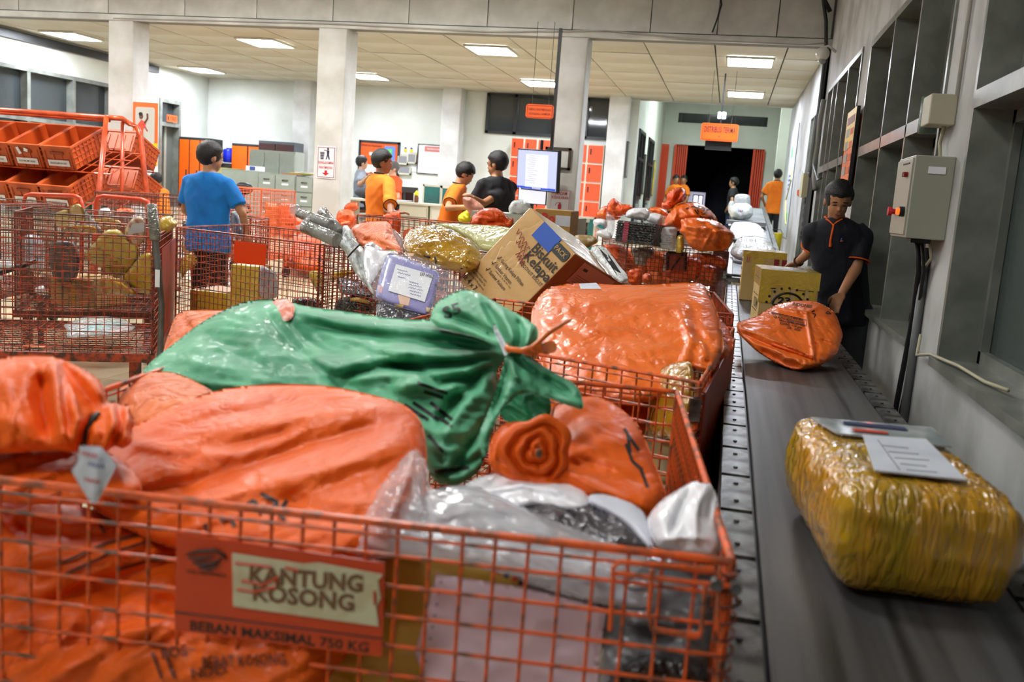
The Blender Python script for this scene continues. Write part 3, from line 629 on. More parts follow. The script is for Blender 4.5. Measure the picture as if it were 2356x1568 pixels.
for k in range(14): m.box(c+uz*(h*.34-k*h*.05)+rx*(-w*.12+.02*math.sin(k*3))+nz*.003, (w*(.12+.14*((k*37) % 5)/5), .005, .001), (rx, uz, nz))
m.build('text_line', sl, s)
MB().tube([c+uz*h*.3-nz*.06, c+uz*(h*.3)-nz*.06+EZ*.2], .02, 8).build('bracket', BLACK, t); pb = c-nz*.07+rx*w*.22
MB().box((pb[0], pb[1], (pb[2]+3.36)/2), (.035, .035, 3.36-pb[2]), ).build('pole', BLACK, t)
t = thing('computer_monitor', 'smaller lit computer monitor standing below the hanging one', 'monitor', (-2.2, 10.6, 1.3)); a = atY(1225, 450, 10.9); MB().box(a, (.34, .03, .2), ).build('casing', BLACK, t); MB().box(a-EY*.017, (.32, .006, .18)).build('screen', sw, t); MB().bb(a[0]-.02, a[0]+.02, 10.9, 10.93, a[2]-.2, a[2]-.1).build('stand', BLACK, t); MB().bb(a[0]-.1, a[0]+.1, 10.83, 11.0, a[2]-.22, a[2]-.2).build('foot', BLACK, t)
az = a[2]-.22
t = thing('sorting_table', 'grey table under the small monitor beside the right column', 'table', (-2.4, 10.7, fl(10.7))); boxo('table_top', -3.0, -1.6, 10.45, 11.15, az-.04, az, CREAMM, t); [boxo('leg', x, x+.05, yy, yy+.05, fl(yy), az-.04, STEEL, t) for x in (-2.97, -1.66) for yy in (10.48, 11.08)]
# picture frame on the column and fire sign, posters on columns
t = thing('picture_frame', 'empty dark picture frame on the wall behind the hanging monitor', 'picture frame', (-2.0, 11.19, 1.84)); m = MB(); yf = 11.19
m.bb(-2.2, -1.89, yf-.03, yf, 2.06, 2.09); m.bb(-2.2, -1.89, yf-.03, yf, 1.83, 1.86); m.bb(-2.2, -2.17, yf-.03, yf, 1.83, 2.09); m.bb(-1.92, -1.89, yf-.03, yf, 1.83, 2.09); m.build('frame', mat('frame_brown', (62, 50, 40), .5), t); boxo('backing', -2.17, -1.92, yf-.012, yf-.002, 1.86, 2.06, COLM, t)
t = thing('fire_sign', 'white fire extinguisher sign with red words low on the right column', 'sign', (-1.98, 11.18, 1.4)); boxo('plate', -2.1, -1.86, 11.185, 11.198, 1.34, 1.6, PAPER, t, bev=.004)
outline('border', (-1.98, 11.185, 1.47), EX, EZ, .225, .245, .004, RED, t); tx('PEMADAM', (-1.985, 11.183, 1.555), .17, .04, RED, t); tx('KEBAKARAN', (-1.98, 11.183, 1.505), .2, .035, RED, t)
ft = MB().loft([((-1.98, 11.18, z), r*EX, .004*EY) for z, r in ((1.37, .02), (1.42, .02), (1.435, .008), (1.45, .012))], 12); ft.tube([(-1.98, 11.178, 1.445), (-2.02, 11.178, 1.44), (-2.03, 11.178, 1.41)], .003, 5); ft.build('extinguisher_symbol', RED, t)
t = thing('trash_sign', 'white trash sign with a figure at a bin and red arrow on the middle column', 'sign', (-4.98, 11.18, 1.54))
boxo('plate', -5.11, -4.86, 11.187, 11.198, 1.53, 1.93, mat('sign_white', (232, 232, 236), .3), t); outline('border', (-4.985, 11.187, 1.73), EX, EZ, .225, .37, .005, mat('maroon_line', (130, 40, 70), .5), t)
m = MB(); yv = 11.183; N_ = mat('navy_print', (24, 30, 60), .5)
m.raw([(-5.07, yv, 1.855), (-5.01, yv, 1.855), (-5.02, yv, 1.765), (-5.06, yv, 1.765)], [(0, 3, 2, 1)]); m.ell((-4.965, yv, 1.895), (.013, .003, .016), nu=10); m.raw([(-4.98, yv, 1.878), (-4.945, yv, 1.878), (-4.95, yv, 1.825), (-4.935, yv, 1.765), (-4.95, yv, 1.765), (-4.965, yv, 1.81), (-4.98, yv, 1.765), (-4.992, yv, 1.765), (-4.975, yv, 1.825)], [(8, 7, 6, 5, 4, 3, 2, 1, 0)]); m.tube([(-4.97, yv, 1.868), (-5.01, yv, 1.88), (-5.02, yv, 1.872)], .004, 5); m.build('pictogram', N_, t)
m = MB()
for k in range(4): m.bb(-5.065, -5.015, yv-.004, yv-.002, 1.78+.02*k, 1.784+.02*k)
m.build('bin_stripes', PAPER, t)
tx('BUANGLAH SAMPAH', (-4.985, yv, 1.725), .2, .032, RED, t); tx('PADA TEMPATNYA', (-4.985, yv, 1.665), .18, .032, RED, t)
MB().raw([(-5.0, yv, 1.63), (-4.965, yv, 1.63), (-4.965, yv, 1.6), (-4.935, yv, 1.6), (-4.985, yv, 1.565), (-5.035, yv, 1.6), (-5.0, yv, 1.6)], [(6, 5, 4, 3, 2, 1, 0)]).build('arrow', RED, t)
# standing poster on the left column
t = thing('column_poster', 'orange and yellow poster with a man in orange raising his hand', 'poster', (-7.47, 11.1, 1.5)); L_, R_ = -7.66, -7.3; yp = 11.1
MB().bb(L_, R_, yp, yp+.012, 1.53, 2.33).build('sheet', mat('poster_orange', (238, 112, 48), .4), t)
boxo('yellow_foot', L_, R_, yp-.004, yp, 1.53, 1.82, mat('poster_yellow', (232, 208, 26), .4), t)
rrect('picture_area', (-7.48, yp, 2.04), EX, EZ, .28, .46, .03, mat('poster_grey', (196, 198, 190), .5), t, lift=.002, th=.003)
yq = yp-.009; m = MB(); m.raw([(x_, yq, z_) for x_, z_ in ((-7.57, 1.87), (-7.5, 1.87), (-7.5, 1.99), (-7.46, 2.06), (-7.49, 2.09), (-7.53, 2.11), (-7.58, 2.05))], [(6, 5, 4, 3, 2, 1, 0)]); m.build('printed_shirt', mat('print_orange', (236, 84, 60), .5), t)
m = MB().ell((-7.535, yq, 2.155), (.028, .004, .04), nu=12); m.tube([(-7.48, yq, 2.07), (-7.44, yq, 2.13), (-7.445, yq, 2.19)], .012, 6); m.build('printed_head', mat('print_skin', (110, 72, 56), .6), t); MB().ell((-7.54, yq-.002, 2.18), (.028, .004, .025), nu=10).build('printed_hair', INK, t)
m = MB().tube([(-7.5, yq-.004, 2.06), (-7.44, yq-.004, 1.97)], .008, 5); m.build('red_stroke', RED, t); MB().bb(-7.57, -7.5, yq-.002, yq, 1.83, 1.875).build('printed_trousers', INK, t)
tx('Sekarang', (-7.4, yp-.006, 1.74), .16, .04, ORP, t); tx('Lebih baik', (-7.39, yp-.006, 1.66), .12, .02, INK, t)
def hsign(label, c, w, h, lines, tsz, m_, hang=True, right=EX):
    t = thing('hanging_sign', label, 'sign', c-EZ*h/2); rrect('plate', c, right, EZ, w, h, .03, ORP, t, 0, .012); n = np.cross(right, EZ); P = np.asarray(c)+n*.014
    outline('border', P, right, EZ, w*.92, h*.86, .004, mat('sign_line', (170, 60, 30), .5), t)
    for k, (tt, wd_) in enumerate(lines): tx(tt, P+n*.002+EZ*(h*.13-k*h*.3+(0 if len(lines) > 1 else -.0)), wd_, tsz, m_, t, right)
    if hang:
        for s in (-1, 1): MB().tube([np.asarray(c)+right*s*w*.3+EZ*h/2, np.array([*(np.asarray(c)+right*s*w*.3)[:2], ZC])], .003, 4).build('hanging_wire', STEEL, t)
    return t
c = (atY(1211, 238, 10.4)+atY(1273, 275, 10.4))/2; hsign('orange hanging sign about the storage place above the monitor', c, .31, .15, (('TEMPAT PENYIMPANAN', .26), ('KERANJANG - NAMPAN', .24)), .026, mat('sign_text_brown', (130, 50, 30), .5))
c = (atY(1616, 283, 13.5)+atY(1695, 326, 13.5))/2; t = hsign('orange hanging sign reading DISTRIBUSI TERIMA over the conveyor', c, .5, .235, (('DISTRIBUSI TERIMA', .42),), .08, mat('sign_text_dark', (52, 26, 26), .5))
m = MB().ell(c+EY*-.016-EZ*.055, (.012, .002, .012), nu=10); m.build('emblem', mat('sign_line', (170, 60, 30), .5), t)
t = thing('loudspeaker', 'black box hanging on a pole behind the DISTRIBUSI TERIMA sign', 'box', c+EY*.1-EZ*.25); MB().box(c+EY*.12-EZ*.15, (.36, .12, .16)).build('housing', BLACK, t); MB().box(c+EY*.12+EZ*.35, (.02, .02, .9)).build('pole', BLACK, t)
t = thing('door_sign', 'small orange toilet sign over the grey door', 'sign', (XL+.05, 16.35, 2.4)); rrect('plate', (XL+.045, 16.35, 2.45), -EY*-1, EZ, .34, .13, .02, ORP, t, 0, .01); tx('TOILET', (XL+.06, 16.38, 2.45), .2, .06, INK, t, EY); MB().ell((XL+.06, 16.22, 2.45), (.004, .02, .045), nu=8).build('figure_symbol', INK, t)
t = thing('corridor_lamp', 'small bright lamp on a bracket above the DISTRIBUSI TERIMA sign', 'lamp', (-.2, 19.6, 3.3)); a = atY(1661, 265, 19.5); MB().box(a, (.14, .06, .11)).build('lamp_face', mat('corridor_bulb', (255, 255, 255), .4, emit=((230, 235, 255), 60)), t); MB().box(a+EY*.05, (.17, .05, .14)).build('housing', GREYD, t); MB().tube([a+EY*.06, (a[0], a[1]+.06, 4.2)], .012, 6).build('bracket', GREYD, t)
# extra unseen lamp, added to light the corridor walls
lamp(-.6, 20.6, 4.2, .6, 1.2, mat('corridor_fill_tube', (255, 255, 255), .5, emit=((240, 255, 248), 26)), 'unseen long ceiling lamp added to light the high corridor beyond the rear ceiling')
# framed notices on corridor / column faces
for (x, y, z0, z1, lb) in ((-1.93, 17.45, 1.95, 2.6, 'narrow framed notice on the column at the corridor mouth'),):
    t = thing('framed_notice', lb, 'notice', (x, y, z0)); boxo('frame', -1.94, -1.9, 17.32, 17.55, z0, z1, mat('frame_grey', (84, 84, 80), .5), t); boxo('sheet', -1.9, -1.895, 17.35, 17.52, z0+.04, z1-.04, mat('dull_sheet', (150, 152, 144), .6), t)
for k, y in enumerate((19.5, 21.8)):
    t = thing('framed_notice', ('framed notice between the two corridor windows', 'framed notice beyond the corridor windows')[k], 'notice', (-1.79, y, 1.7)); boxo('frame', -1.8, -1.77, y, y+.3, 1.7, 2.5, mat('frame_grey', (84, 84, 80), .5), t); boxo('sheet', -1.77, -1.765, y+.03, y+.27, 1.73, 2.47, (mat('dull_sheet', (150, 152, 144), .6), mat('poster_yellow', (232, 208, 26), .4))[k], t)

# ---- right wall fittings
NX = -EX; RYv = -EY      # wall faces -X: text runs towards the camera's right = -Y
t = thing('control_box', 'grey electrical control box with red lamps and emergency button on the right wall', 'control box', (.8, 4.7, 1.42))
boxo('box_body', .74, .9, 4.33, 4.72, 1.44, 1.79, mat('control_grey', (150, 152, 138), .4), t, bev=.004); 
dr = boxo('door', .732, .742, 4.345, 4.705, 1.452, 1.778, mat('control_grey', (150, 152, 138), .4), t, bev=.002)
# the narrow face turned to the camera carries the lamps
MB().tube([(.735, 4.39, 1.55), (.712, 4.39, 1.55)], .022, 14).build('lamp_base', BLACK, t); MB().tube([(.712, 4.39, 1.55), (.7, 4.39, 1.55)], .014, 14).build('lit_lamp', mat('lamp_red_on', (255, 60, 10), .3, emit=((255, 50, 10), 4)), t)
MB().tube([(.735, 4.58, 1.55), (.71, 4.58, 1.55)], .012, 12).tube([(.712, 4.58, 1.55), (.695, 4.58, 1.55)], .02, 14).build('emergency_button', RED, t)
for yy in (4.42, 4.45): MB().tube([(.733, yy, 1.71), (.715, yy, 1.71)], .011, 12).build('red_lamp', mat('lamp_red_off', (120, 16, 16), .2), t)
boxo('vent_slot', .729, .733, 4.4, 4.55, 1.755, 1.761, INK, t); rect3('type_plate', (.83, 4.33, 1.73), EX, EZ, .07, .03, PAPER, t); boxo('gland', .78, .86, 4.42, 4.52, 1.42, 1.44, BLACK, t)
t = thing('junction_box', 'white junction box wrapped in clear tape above the control box', 'junction box', (.84, 4.6, 1.93)); boxo('box_body', .79, .9, 4.45, 4.62, 1.93, 2.06, mat('aged_white', (168, 164, 142), .5), t, bev=.006); MB().loft([((.83, 4.68, z), .04*EX, .06*EY) for z in (1.91, 1.95, 2.02, 2.07)], 10).build('tape_wrap', mat('tape_bundle', (70, 92, 84), .2, bump=.4, bscale=20), t, True)
def cable(label, P, r, m_, name='cable'):
    return tag(MB().tube(P, r, 6).build(name, m_, smooth=True), label, 'cable')
CB = mat('cable_black', (24, 24, 28), .5); CG = mat('cable_cream', (170, 164, 138), .5); CX_ = mat('conduit_grey', (96, 98, 98), .5)
cable('cream cable from the junction box to the control box', [(.87, 4.52, 1.93), (.87, 4.56, 1.86), (.87, 4.5, 1.79)], .008, CG)
cable('thick black cables hanging from the control box down to the conveyor', [(.82, 4.5, 1.44), (.85, 4.53, 1.3), (.87, 4.62, 1.1), (.87, 4.66, .9), (.86, 4.66, .7), (.86, 4.7, .45)], .013, CB)
cable('second black cable hanging beside the thick one under the control box', [(.83, 4.46, 1.44), (.865, 4.49, 1.3), (.88, 4.58, 1.1), (.885, 4.62, .9), (.88, 4.63, .7), (.87, 4.68, .45)], .008, CB)
cable('cream cable loop under the control box', [(.84, 4.54, 1.44), (.86, 4.6, 1.36), (.87, 4.52, 1.31), (.87, 4.4, 1.36), (.86, 4.44, 1.44)], .007, CG)
cable('cream cable lying along the near window sill', [(.88, 4.45, 1.02), (.87, 4.42, .93), (.86, 4.1, .98), (.9, 3.8, .985), (.92, 3.5, .98), (.94, 3.3, .99)], .007, CG)
t = thing('cable_tray', 'grey metal cable tray running down the right wall between window bays', 'cable tray', (.88, 11.4, .8)); boxo('tray_back', .875, .9, 11.25, 11.6, 1.2, 3.9, CX_, t); [boxo('tray_lip', .85, .9, y_, y_+.012, 1.2, 3.9, CX_, t) for y_ in (11.25, 11.59)]
cable('bundle of dark cables tied to the wall tray under the beam', [(.6, 11.1, 3.96), (.72, 11.08, 3.9), (.8, 11.1, 3.6), (.84, 11.15, 3.3), (.85, 11.2, 2.6), (.85, 11.0, 2.3), (.84, 11.3, 1.95)], .022, CB)
cable('grey wavy cable bundle beside the wall tray', [(.86, 10.9, 2.75), (.85, 10.95, 2.55), (.86, 11.0, 2.3), (.86, 11.15, 2.1), (.87, 11.1, 1.95), (.87, 10.8, 1.8)], .03, mat('taped_bundle', (120, 122, 116), .5, bump=.4, bscale=30))
cable('thin cables drooping from the bundle across the far window', [(.85, 11.2, 2.1), (.85, 10.9, 2.0), (.86, 10.5, 1.88), (.88, 10.3, 1.9)], .01, CB)
cable('bundle of cables crossing the top of the beam by the right wall', [(-.6, 11.1, 3.87), (-.2, 11.08, 3.9), (.3, 11.06, 3.94), (.7, 11.05, 3.9), (.83, 11.1, 3.7)], .025, CB)
cable('thin wire sagging along the bottom of the beam', [(-8.0, 11.16, 3.37), (-5, 11.14, 3.4), (-3, 11.14, 3.37), (-1.6, 11.13, 3.43), (-.4, 11.13, 3.36), (.6, 11.13, 3.35), (.85, 11.13, 3.38)], .007, mat('thin_wire_grey', (170, 170, 168), .5))
cable('dark wire dangling down the beam above the doorway sign', [(-.37, 11.16, 3.93), (-.33, 11.14, 3.75), (-.36, 11.14, 3.6), (-.4, 11.14, 3.45)], .01, CB)
cable('thin conduit up the pier between the two near windows', [(.885, 4.42, 2.05), (.885, 4.42, 3.9)], .01, mat('conduit_white', (176, 176, 170), .5))
cable('grey conduit going down the pier beside the black cables', [(.88, 4.56, 1.4), (.88, 4.56, .3)], .02, CX_)
t = thing('dome_camera', 'white dome security camera on an arm under the beam end', 'camera', (.7, 10.6, 3.0)); a = atY(1892, 130, 10.6)
MB().ell(a+EZ*.03, (.07, .07, .07), nu=16).build('dome', mat('cam_white', (206, 206, 200), .3), t, True); MB().ell(a-EZ*.045, (.04, .04, .035), nu=14).build('lens_ball', mat('cam_grey', (150, 150, 146), .2), t, True); MB().tube([a+EZ*.09, a+EZ*.11+EX*.05, (.9, a[1], a[2]+.05)], .014, 8).build('arm', mat('cam_white', (206, 206, 200), .3), t, True)
# wall posters on the right wall
t = thing('safety_poster', 'tall orange and yellow instruction board leaning on the right window frame', 'poster', (.86, 8.0, 1.7)); O = np.array([.86, 7.98, 2.02]); RY = -EY
MB().bb(.855, .872, 7.68, 8.27, 1.69, 2.35).build('board', mat('board_orange', (226, 112, 50), .4), t); boxo('yellow_top', .852, .855, 7.68, 8.27, 2.05, 2.35, mat('board_yellow', (218, 184, 50), .4), t); boxo('heading_band', .85, .852, 7.75, 8.2, 2.24, 2.3, mat('board_head', (120, 60, 50), .5), t)
[boxo('edge', .85, .876, y_, y_+.012, 1.69, 2.35, BLACK, t) for y_ in (7.668, 8.27)]
for k in range(5): boxo('printed_panel', .8515, .8535, 7.98+.02*(k % 2), 8.2, 1.74+.1*k, 1.81+.1*k, mat('dull_sheet', (170, 150, 130), .6), t); boxo('printed_text', .8515, .8535, 7.73, 7.94, 1.75+.1*k, 1.8+.1*k, mat('print_dull', (200, 96, 50), .6), t)
t = thing('banner', 'long pale hanging banner with green emblems and a winding line on the right wall', 'banner', (.88, 16, 1.1)); boxo('cloth', .885, .895, 15.3, 16.9, 1.15, 2.9, mat('banner_cloth', (172, 180, 182), .7), t)
for y_, z in ((16.2, 2.5), (15.75, 1.45)): MB().ell((.884, y_, z), (.004, .16, .1), nu=14).build('green_emblem', mat('emblem_green', (40, 170, 60), .5), t)
MB().tube([(.883, 16.0, 2.3), (.883, 15.6, 2.2), (.883, 15.5, 2.05), (.883, 15.9, 1.9), (.883, 16.3, 1.75), (.883, 16.2, 1.6), (.883, 15.6, 1.35)], .015, 5).build('winding_line', mat('line_yellow', (210, 190, 120), .6), t)
for k in range(4): boxo('blue_lettering', .882, .885, 15.9, 16.35, 1.9+.07*k, 1.93+.07*k, BLUEINK, t)
t = thing('meter_box', 'old cream meter box with conduits on the right wall beyond the windows', 'meter box', (.84, 11.9, 1.5)); boxo('case', .8, .9, 11.75, 12.1, 1.72, 2.0, mat('aged_cream', (160, 152, 118), .5), t); [boxo('conduit', .85, .87, y_, y_+.03, 1.2, 1.72, STEEL, t) for y_ in (11.8, 11.88, 11.96)]
t = thing('wall_notice', 'small white and orange notice on the right wall near the meter box', 'notice', (.89, 13.6, 1.75)); boxo('sheet', .888, .898, 13.5, 13.9, 1.78, 2.1, mat('dull_sheet2', (170, 176, 178), .6), t); boxo('orange_foot', .886, .888, 13.5, 13.9, 1.78, 1.85, ORP, t)
# ------------------------------------------------------------ conveyor
cv = thing('conveyor', 'long flat parcel conveyor with black belt and steel plate rails along the right wall', 'conveyor', (.34, 3.5, 0))
ZB = .85
boxo('belt', .125, .57, -.6, 8.6, ZB-.02, ZB, BELT, cv, bev=.004)
boxo('belt_bed', .1, .6, -.6, 8.6, ZB-.09, ZB-.022, GREYD, cv)
boxo('side_panel', .045, .06, -.6, 8.6, .45, ZB-.03, mat('conveyor_side', (40, 38, 36), .5), cv); boxo('side_panel', .635, .65, -.6, 8.6, .55, ZB-.03, mat('conveyor_side', (40, 38, 36), .5), cv)
pm = MB().bb(-.037, .037, 0, .262, -.004, .004); me0 = None
for s, xc in ((0, .082), (1, .605)):
    for k in range(32):
        y = -.5+k*.285
        o = boxo('rail_plate', xc-.034, xc+.034, y, y+.262, ZB-.006, ZB+.004-.0*s, STEEL, cv)
m = MB()
for s, xc in ((0, .082), (1, .605)):
    for k in range(32):
        for dy in (.06, .2): m.tube([(xc, -.5+k*.285+dy, ZB+.004), (xc, -.5+k*.285+dy, ZB+.0075)], .0055, 8)
m.build('bolt_heads', GREYD, cv, kind='stuff')
for y in (-.2, 1.8, 3.8, 5.8, 7.8):
    for x in (.06, .6): boxo('leg', x, x+.045, y, y+.045, 0 if y < 7.6 else .02, ZB-.09, STEEL, cv)
c2 = thing('conveyor', 'second conveyor rising towards the dock doorway, carrying white sacks', 'conveyor', (.3, 12.5, fl(12.5)))
def cz(y): return .86+.085*(y-8.2)
for nme, x0, x1, dz, th, mt in (('belt', .08, .52, 0, .02, BELT2), ('rail', .03, .075, .03, .12, STEEL), ('rail', .525, .57, .03, .12, STEEL)):
    m = MB(); P = [(x0, 8.75, cz(8.75)+dz-th), (x1, 8.75, cz(8.75)+dz-th), (x1, 16.6, cz(16.6)+dz-th), (x0, 16.6, cz(16.6)+dz-th)]; m.raw(P+[(a, b, c+th) for a, b, c in P], [(3, 2, 1, 0), (4, 5, 6, 7), (0, 1, 5, 4), (1, 2, 6, 5), (2, 3, 7, 6), (3, 0, 4, 7)]); m.build(nme, mt, c2)
m = MB(); [m.tube([(.0, 8.75+.12*k, cz(8.75+.12*k)-.03), (.6, 8.75+.12*k, cz(8.75+.12*k)-.03)], .014, 6) for k in range(60)]; m.build('rollers', STEEL, c2, kind='stuff')
for y in (9, 11.5, 14, 16.3): [boxo('leg', x, x+.04, y, y+.04, fl(y)-.01, cz(y)-.05, STEEL, c2) for x in (.04, .53)]
t = thing('conveyor_drive', 'dark motor drum with a steel shaft on the conveyor joint beside the far carton', 'motor', (.2, 8.7, .85)); MB().tube([(.02, 8.72, .93), (.3, 8.72, .93)], .012, 8).build('shaft', STEEL, t); MB().tube([(.17, 8.72, .93), (.27, 8.72, .93)], [.06, .06], 16).build('drum', mat('motor_dark', (50, 48, 46), .5, bump=.3, bscale=40), t)
t = thing('yellow_bin', 'yellow plastic bin between the rising conveyor and the right wall', 'bin', (.7, 15.0, .8)); MB().loft([((.72, 15, z), r*EX, r*EY) for z, r in ((.8, .08), (1.2, .1), (1.22, .11))], 16).build('bin_body', mat('yellow_bin', (214, 196, 20), .4), t, True); MB().tube([(.62, 15, 1.2), (.66, 14.93, 1.27), (.78, 14.93, 1.27), (.82, 15, 1.2)], .006, 5).build('handle', STEEL, t)

# ------------------------------------------------------------ wire cage carts
def onpanel(px, py, A, B, push=0):
    A = np.array([*A, 0.]); B = np.array([*B, 0.]); d = nrm(B-A); n = np.cross(d, EZ); v = ray(px, py); t = ((A-EYE)@n+push)/(v@n); return EYE+v*t
def cage(label, cs, z0, z1, cell=.045, m_=None, wr=.0026, single=False, skip=(), group='wire cage carts', rimr=None, cat='cage cart', wheels=True):
    m_ = m_ or CARTM; cs = [np.array([*c, 0.]) for c in cs]; ctr = sum(cs)/4; g = fl(ctr[1]); t = thing('cage_cart', label, cat, (ctr[0], ctr[1], g), group)
    rimr = rimr or wr*2; names = ['front_panel', 'right_panel', 'back_panel', 'left_panel']
    order = [(0, 1), (1, 2), (2, 3), (3, 0)]
    for i, (a, b) in enumerate(order):
        A, B = cs[a], cs[b]; L = np.linalg.norm(B-A); d = (B-A)/L; n = max(2, int(round(L/cell))); nz = max(2, int(round((z1-z0)/cell)))
        nrmv = np.cross(d, EZ)*wr*1.2
        if i in skip: continue
        one = single and i in (0, 1, 2)
        m = MB()
        for k in range(n+1):
            p = A+d*L*k/n
            if one: MB().tube([p+EZ*z0, p+EZ*z1], wr, 6).build('wire', m_, t)
            else: m.tube([p+EZ*z0, p+EZ*z1], wr, 4, False)
        for k in range(nz):
            z = z1-(z1-z0)*k/nz
            if k == 0: continue
            if one: MB().tube([A+EZ*z+nrmv, B+EZ*z+nrmv], wr, 6).build('wire', m_, t)
            else: m.tube([A+EZ*z+nrmv, B+EZ*z+nrmv], wr, 4, False)
        if not one: m.build('wire_mesh', m_, t, kind='stuff')
        MB().tube([A+EZ*z1, B+EZ*z1], rimr, 8).tube([A+EZ*(z1-.016)+nrmv, B+EZ*(z1-.016)+nrmv], wr, 5).build('top_rail', m_, t)
        MB().box((A+B)/2+EZ*(z0-.02), (L+.03, .035, .05), (d, np.cross(EZ, d), EZ)).build('base_bar', m_, t)
    for c in cs: MB().tube([c+EZ*(z0-.03), c+EZ*z1], wr*2.6, 6).build('corner_post', m_, t)
    m = MB(); n = int(np.linalg.norm(cs[1]-cs[0])/cell)
    for k in range(n+1): m.tube([cs[0]+(cs[1]-cs[0])*k/n+EZ*z0, cs[3]+(cs[2]-cs[3])*k/n+EZ*z0], wr, 4, False)
    for k in range(n//2+1): f = k/(n//2); m.tube([cs[0]+(cs[3]-cs[0])*f+EZ*(z0-.005), cs[1]+(cs[2]-cs[1])*f+EZ*(z0-.005)], wr*1.6, 4, False)
    m.build('deck_mesh', m_, t, kind='stuff')
    if wheels:
        for c in cs:
            p = c+(ctr-c)*.14; gz = fl(p[1]); u = nrm(cs[1]-cs[0]); R = min(.06, (z0-.05-gz)*.45)
            w = MB().tube([p+EZ*(gz+R)-u*.02, p+EZ*(gz+R)+u*.02], R, 14).build('wheel', BLACK, t); MB().box(p+EZ*((gz+R*2+z0-.045)/2), (.05, .05, z0-.045-gz-R*2+.0)).build('fork', m_, w)
    return t
K1 = [(-1.14, 1.08), (.05, 1.21), (-.08, 2.32), (-1.25, 2.19)]
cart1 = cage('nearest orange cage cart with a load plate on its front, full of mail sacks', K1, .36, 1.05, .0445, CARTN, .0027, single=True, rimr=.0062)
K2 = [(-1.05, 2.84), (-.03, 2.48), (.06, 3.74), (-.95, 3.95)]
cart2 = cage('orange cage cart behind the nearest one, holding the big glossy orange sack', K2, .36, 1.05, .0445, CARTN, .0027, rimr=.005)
KD = [(-.98, 4.38), (.06, 4.25), (-.04, 5.3), (-1.02, 5.45)]
cartD = cage('cage cart beside the conveyor under the biscuit carton, mostly hidden', KD, .36, 1.05, .045, CARTM, .0027)
KC = [(-2.46, 5.55), (-1.45, 5.03), (-1.06, 6.02), (-2.08, 6.5)]
cartC = cage('cage cart holding the silver-wrapped tubes and black parcels', KC, .36, 1.1, .045, CARTM, .0028)
KB = [(-3.8, 6.03), (-2.5, 5.57), (-2.35, 6.75), (-3.86, 7.1)]
cartB = cage('cage cart in front of the man in blue, with yellow wrapped cartons inside', KB, .38, 1.1, .045, CARTM, .0028)
KA = [(-4.55, 4.25), (-3.27, 4.95), (-3.83, 6.0), (-5.1, 5.3)]
cartA = cage('nearly empty cage cart at the left, one clear pouch on its deck', KA, .4, 1.1, .044, CARTM, .0028)
KF = [(-5.0, 5.87), (-4.22, 6.45), (-4.62, 7.25), (-5.5, 6.65)]
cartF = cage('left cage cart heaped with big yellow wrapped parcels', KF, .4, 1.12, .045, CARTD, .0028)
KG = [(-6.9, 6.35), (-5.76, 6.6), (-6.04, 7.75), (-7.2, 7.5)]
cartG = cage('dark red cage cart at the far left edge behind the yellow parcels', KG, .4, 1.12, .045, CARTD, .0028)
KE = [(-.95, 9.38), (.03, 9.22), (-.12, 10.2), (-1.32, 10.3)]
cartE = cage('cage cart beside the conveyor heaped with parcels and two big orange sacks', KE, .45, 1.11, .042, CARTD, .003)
aM, bM = atY(822, 499, 8.3), atY(1112, 512, 7.9)
KM = [(aM[0], aM[1]), (bM[0], bM[1]), (bM[0]+.05, 8.4), (aM[0]+.1, 8.65)]
cartM = cage('low cage cart in front of the three sorting workers', KM, .55, 1.21, .06, CARTM, .003)
aI = atY(602, 441, 9.3); KI = [(aI[0]-.75, 9.35), (aI[0], 9.3), (aI[0]+.05, 10.0), (aI[0]-.75, 10.05)]
cartI = cage('tall orange cage trolley behind the right arm of the man in blue', KI, .65, 1.36, .045, mat('pale_cart', (214, 96, 52), .5), .003)
aJ = atY(352, 440, 9.6); bJ = atY(470, 452, 9.2); KJ = [(aJ[0], 8.6), (bJ[0]-.1, 8.6), (bJ[0]-.1, 9.7), (aJ[0], 9.8)]
cartJ = cage('cage cart in front of the crouching orange worker by the toilet door', KJ, .5, 1.22, .045, CARTD, .003)
aL = atY(595, 500, 8.3); KL = [(aL[0]-.35, 8.2), (aL[0], 8.15), (aL[0]+.0, 8.5), (aL[0]-.35, 8.55)]
cartL = cage('small orange mesh trolley behind the right hand of the man in blue', KL, .35, 1.1, .05, CARTM, .0035)
# plates on carts
def plate(cart, A, B, pxs, m_, name='load_plate', th=.003):
    P = [onpanel(x, y, A, B, .006) for x, y in pxs]; n = nrm(np.cross(P[1]-P[0], P[3]-P[0])); 
    if n@(EYE-P[0]) < 0: n = -n
    return MB().prism(P, n*th).build(name, m_, cart), n
A1, B1 = K1[0], K1[1]; d1v = nrm(np.array([B1[0]-A1[0], B1[1]-A1[1], 0]))
pl, n1 = plate(cart1, A1, B1, [(408, 1224), (886, 1293), (880, 1508), (404, 1448)], mat('plate_orange', (206, 66, 20), .4))
def txp(t, x0, y0, x1, y1, h, m_, bold=.03, name='lettering', par=None, l=.0072):
    a, b = onpanel(x0, y0, A1, B1, .006), onpanel(x1, y1, A1, B1, .006); r = nrm(b-a); return text3(name, t, (a+b)/2+n1*l, r, EZ, np.linalg.norm(b-a), m_, par or pl, h, bold, 0)
P = [onpanel(x, y, A1, B1, .006)+n1*.004 for x, y in ((538, 1268), (700, 1293), (735, 1290), (884, 1318), (872, 1330), (878, 1372), (868, 1392), (874, 1436), (540, 1390))]
st = MB().prism(P, n1*.002).build('sticker', mat('sticker_cream', (208, 204, 172), .5, c2=(196, 186, 150), nscale=30), pl)
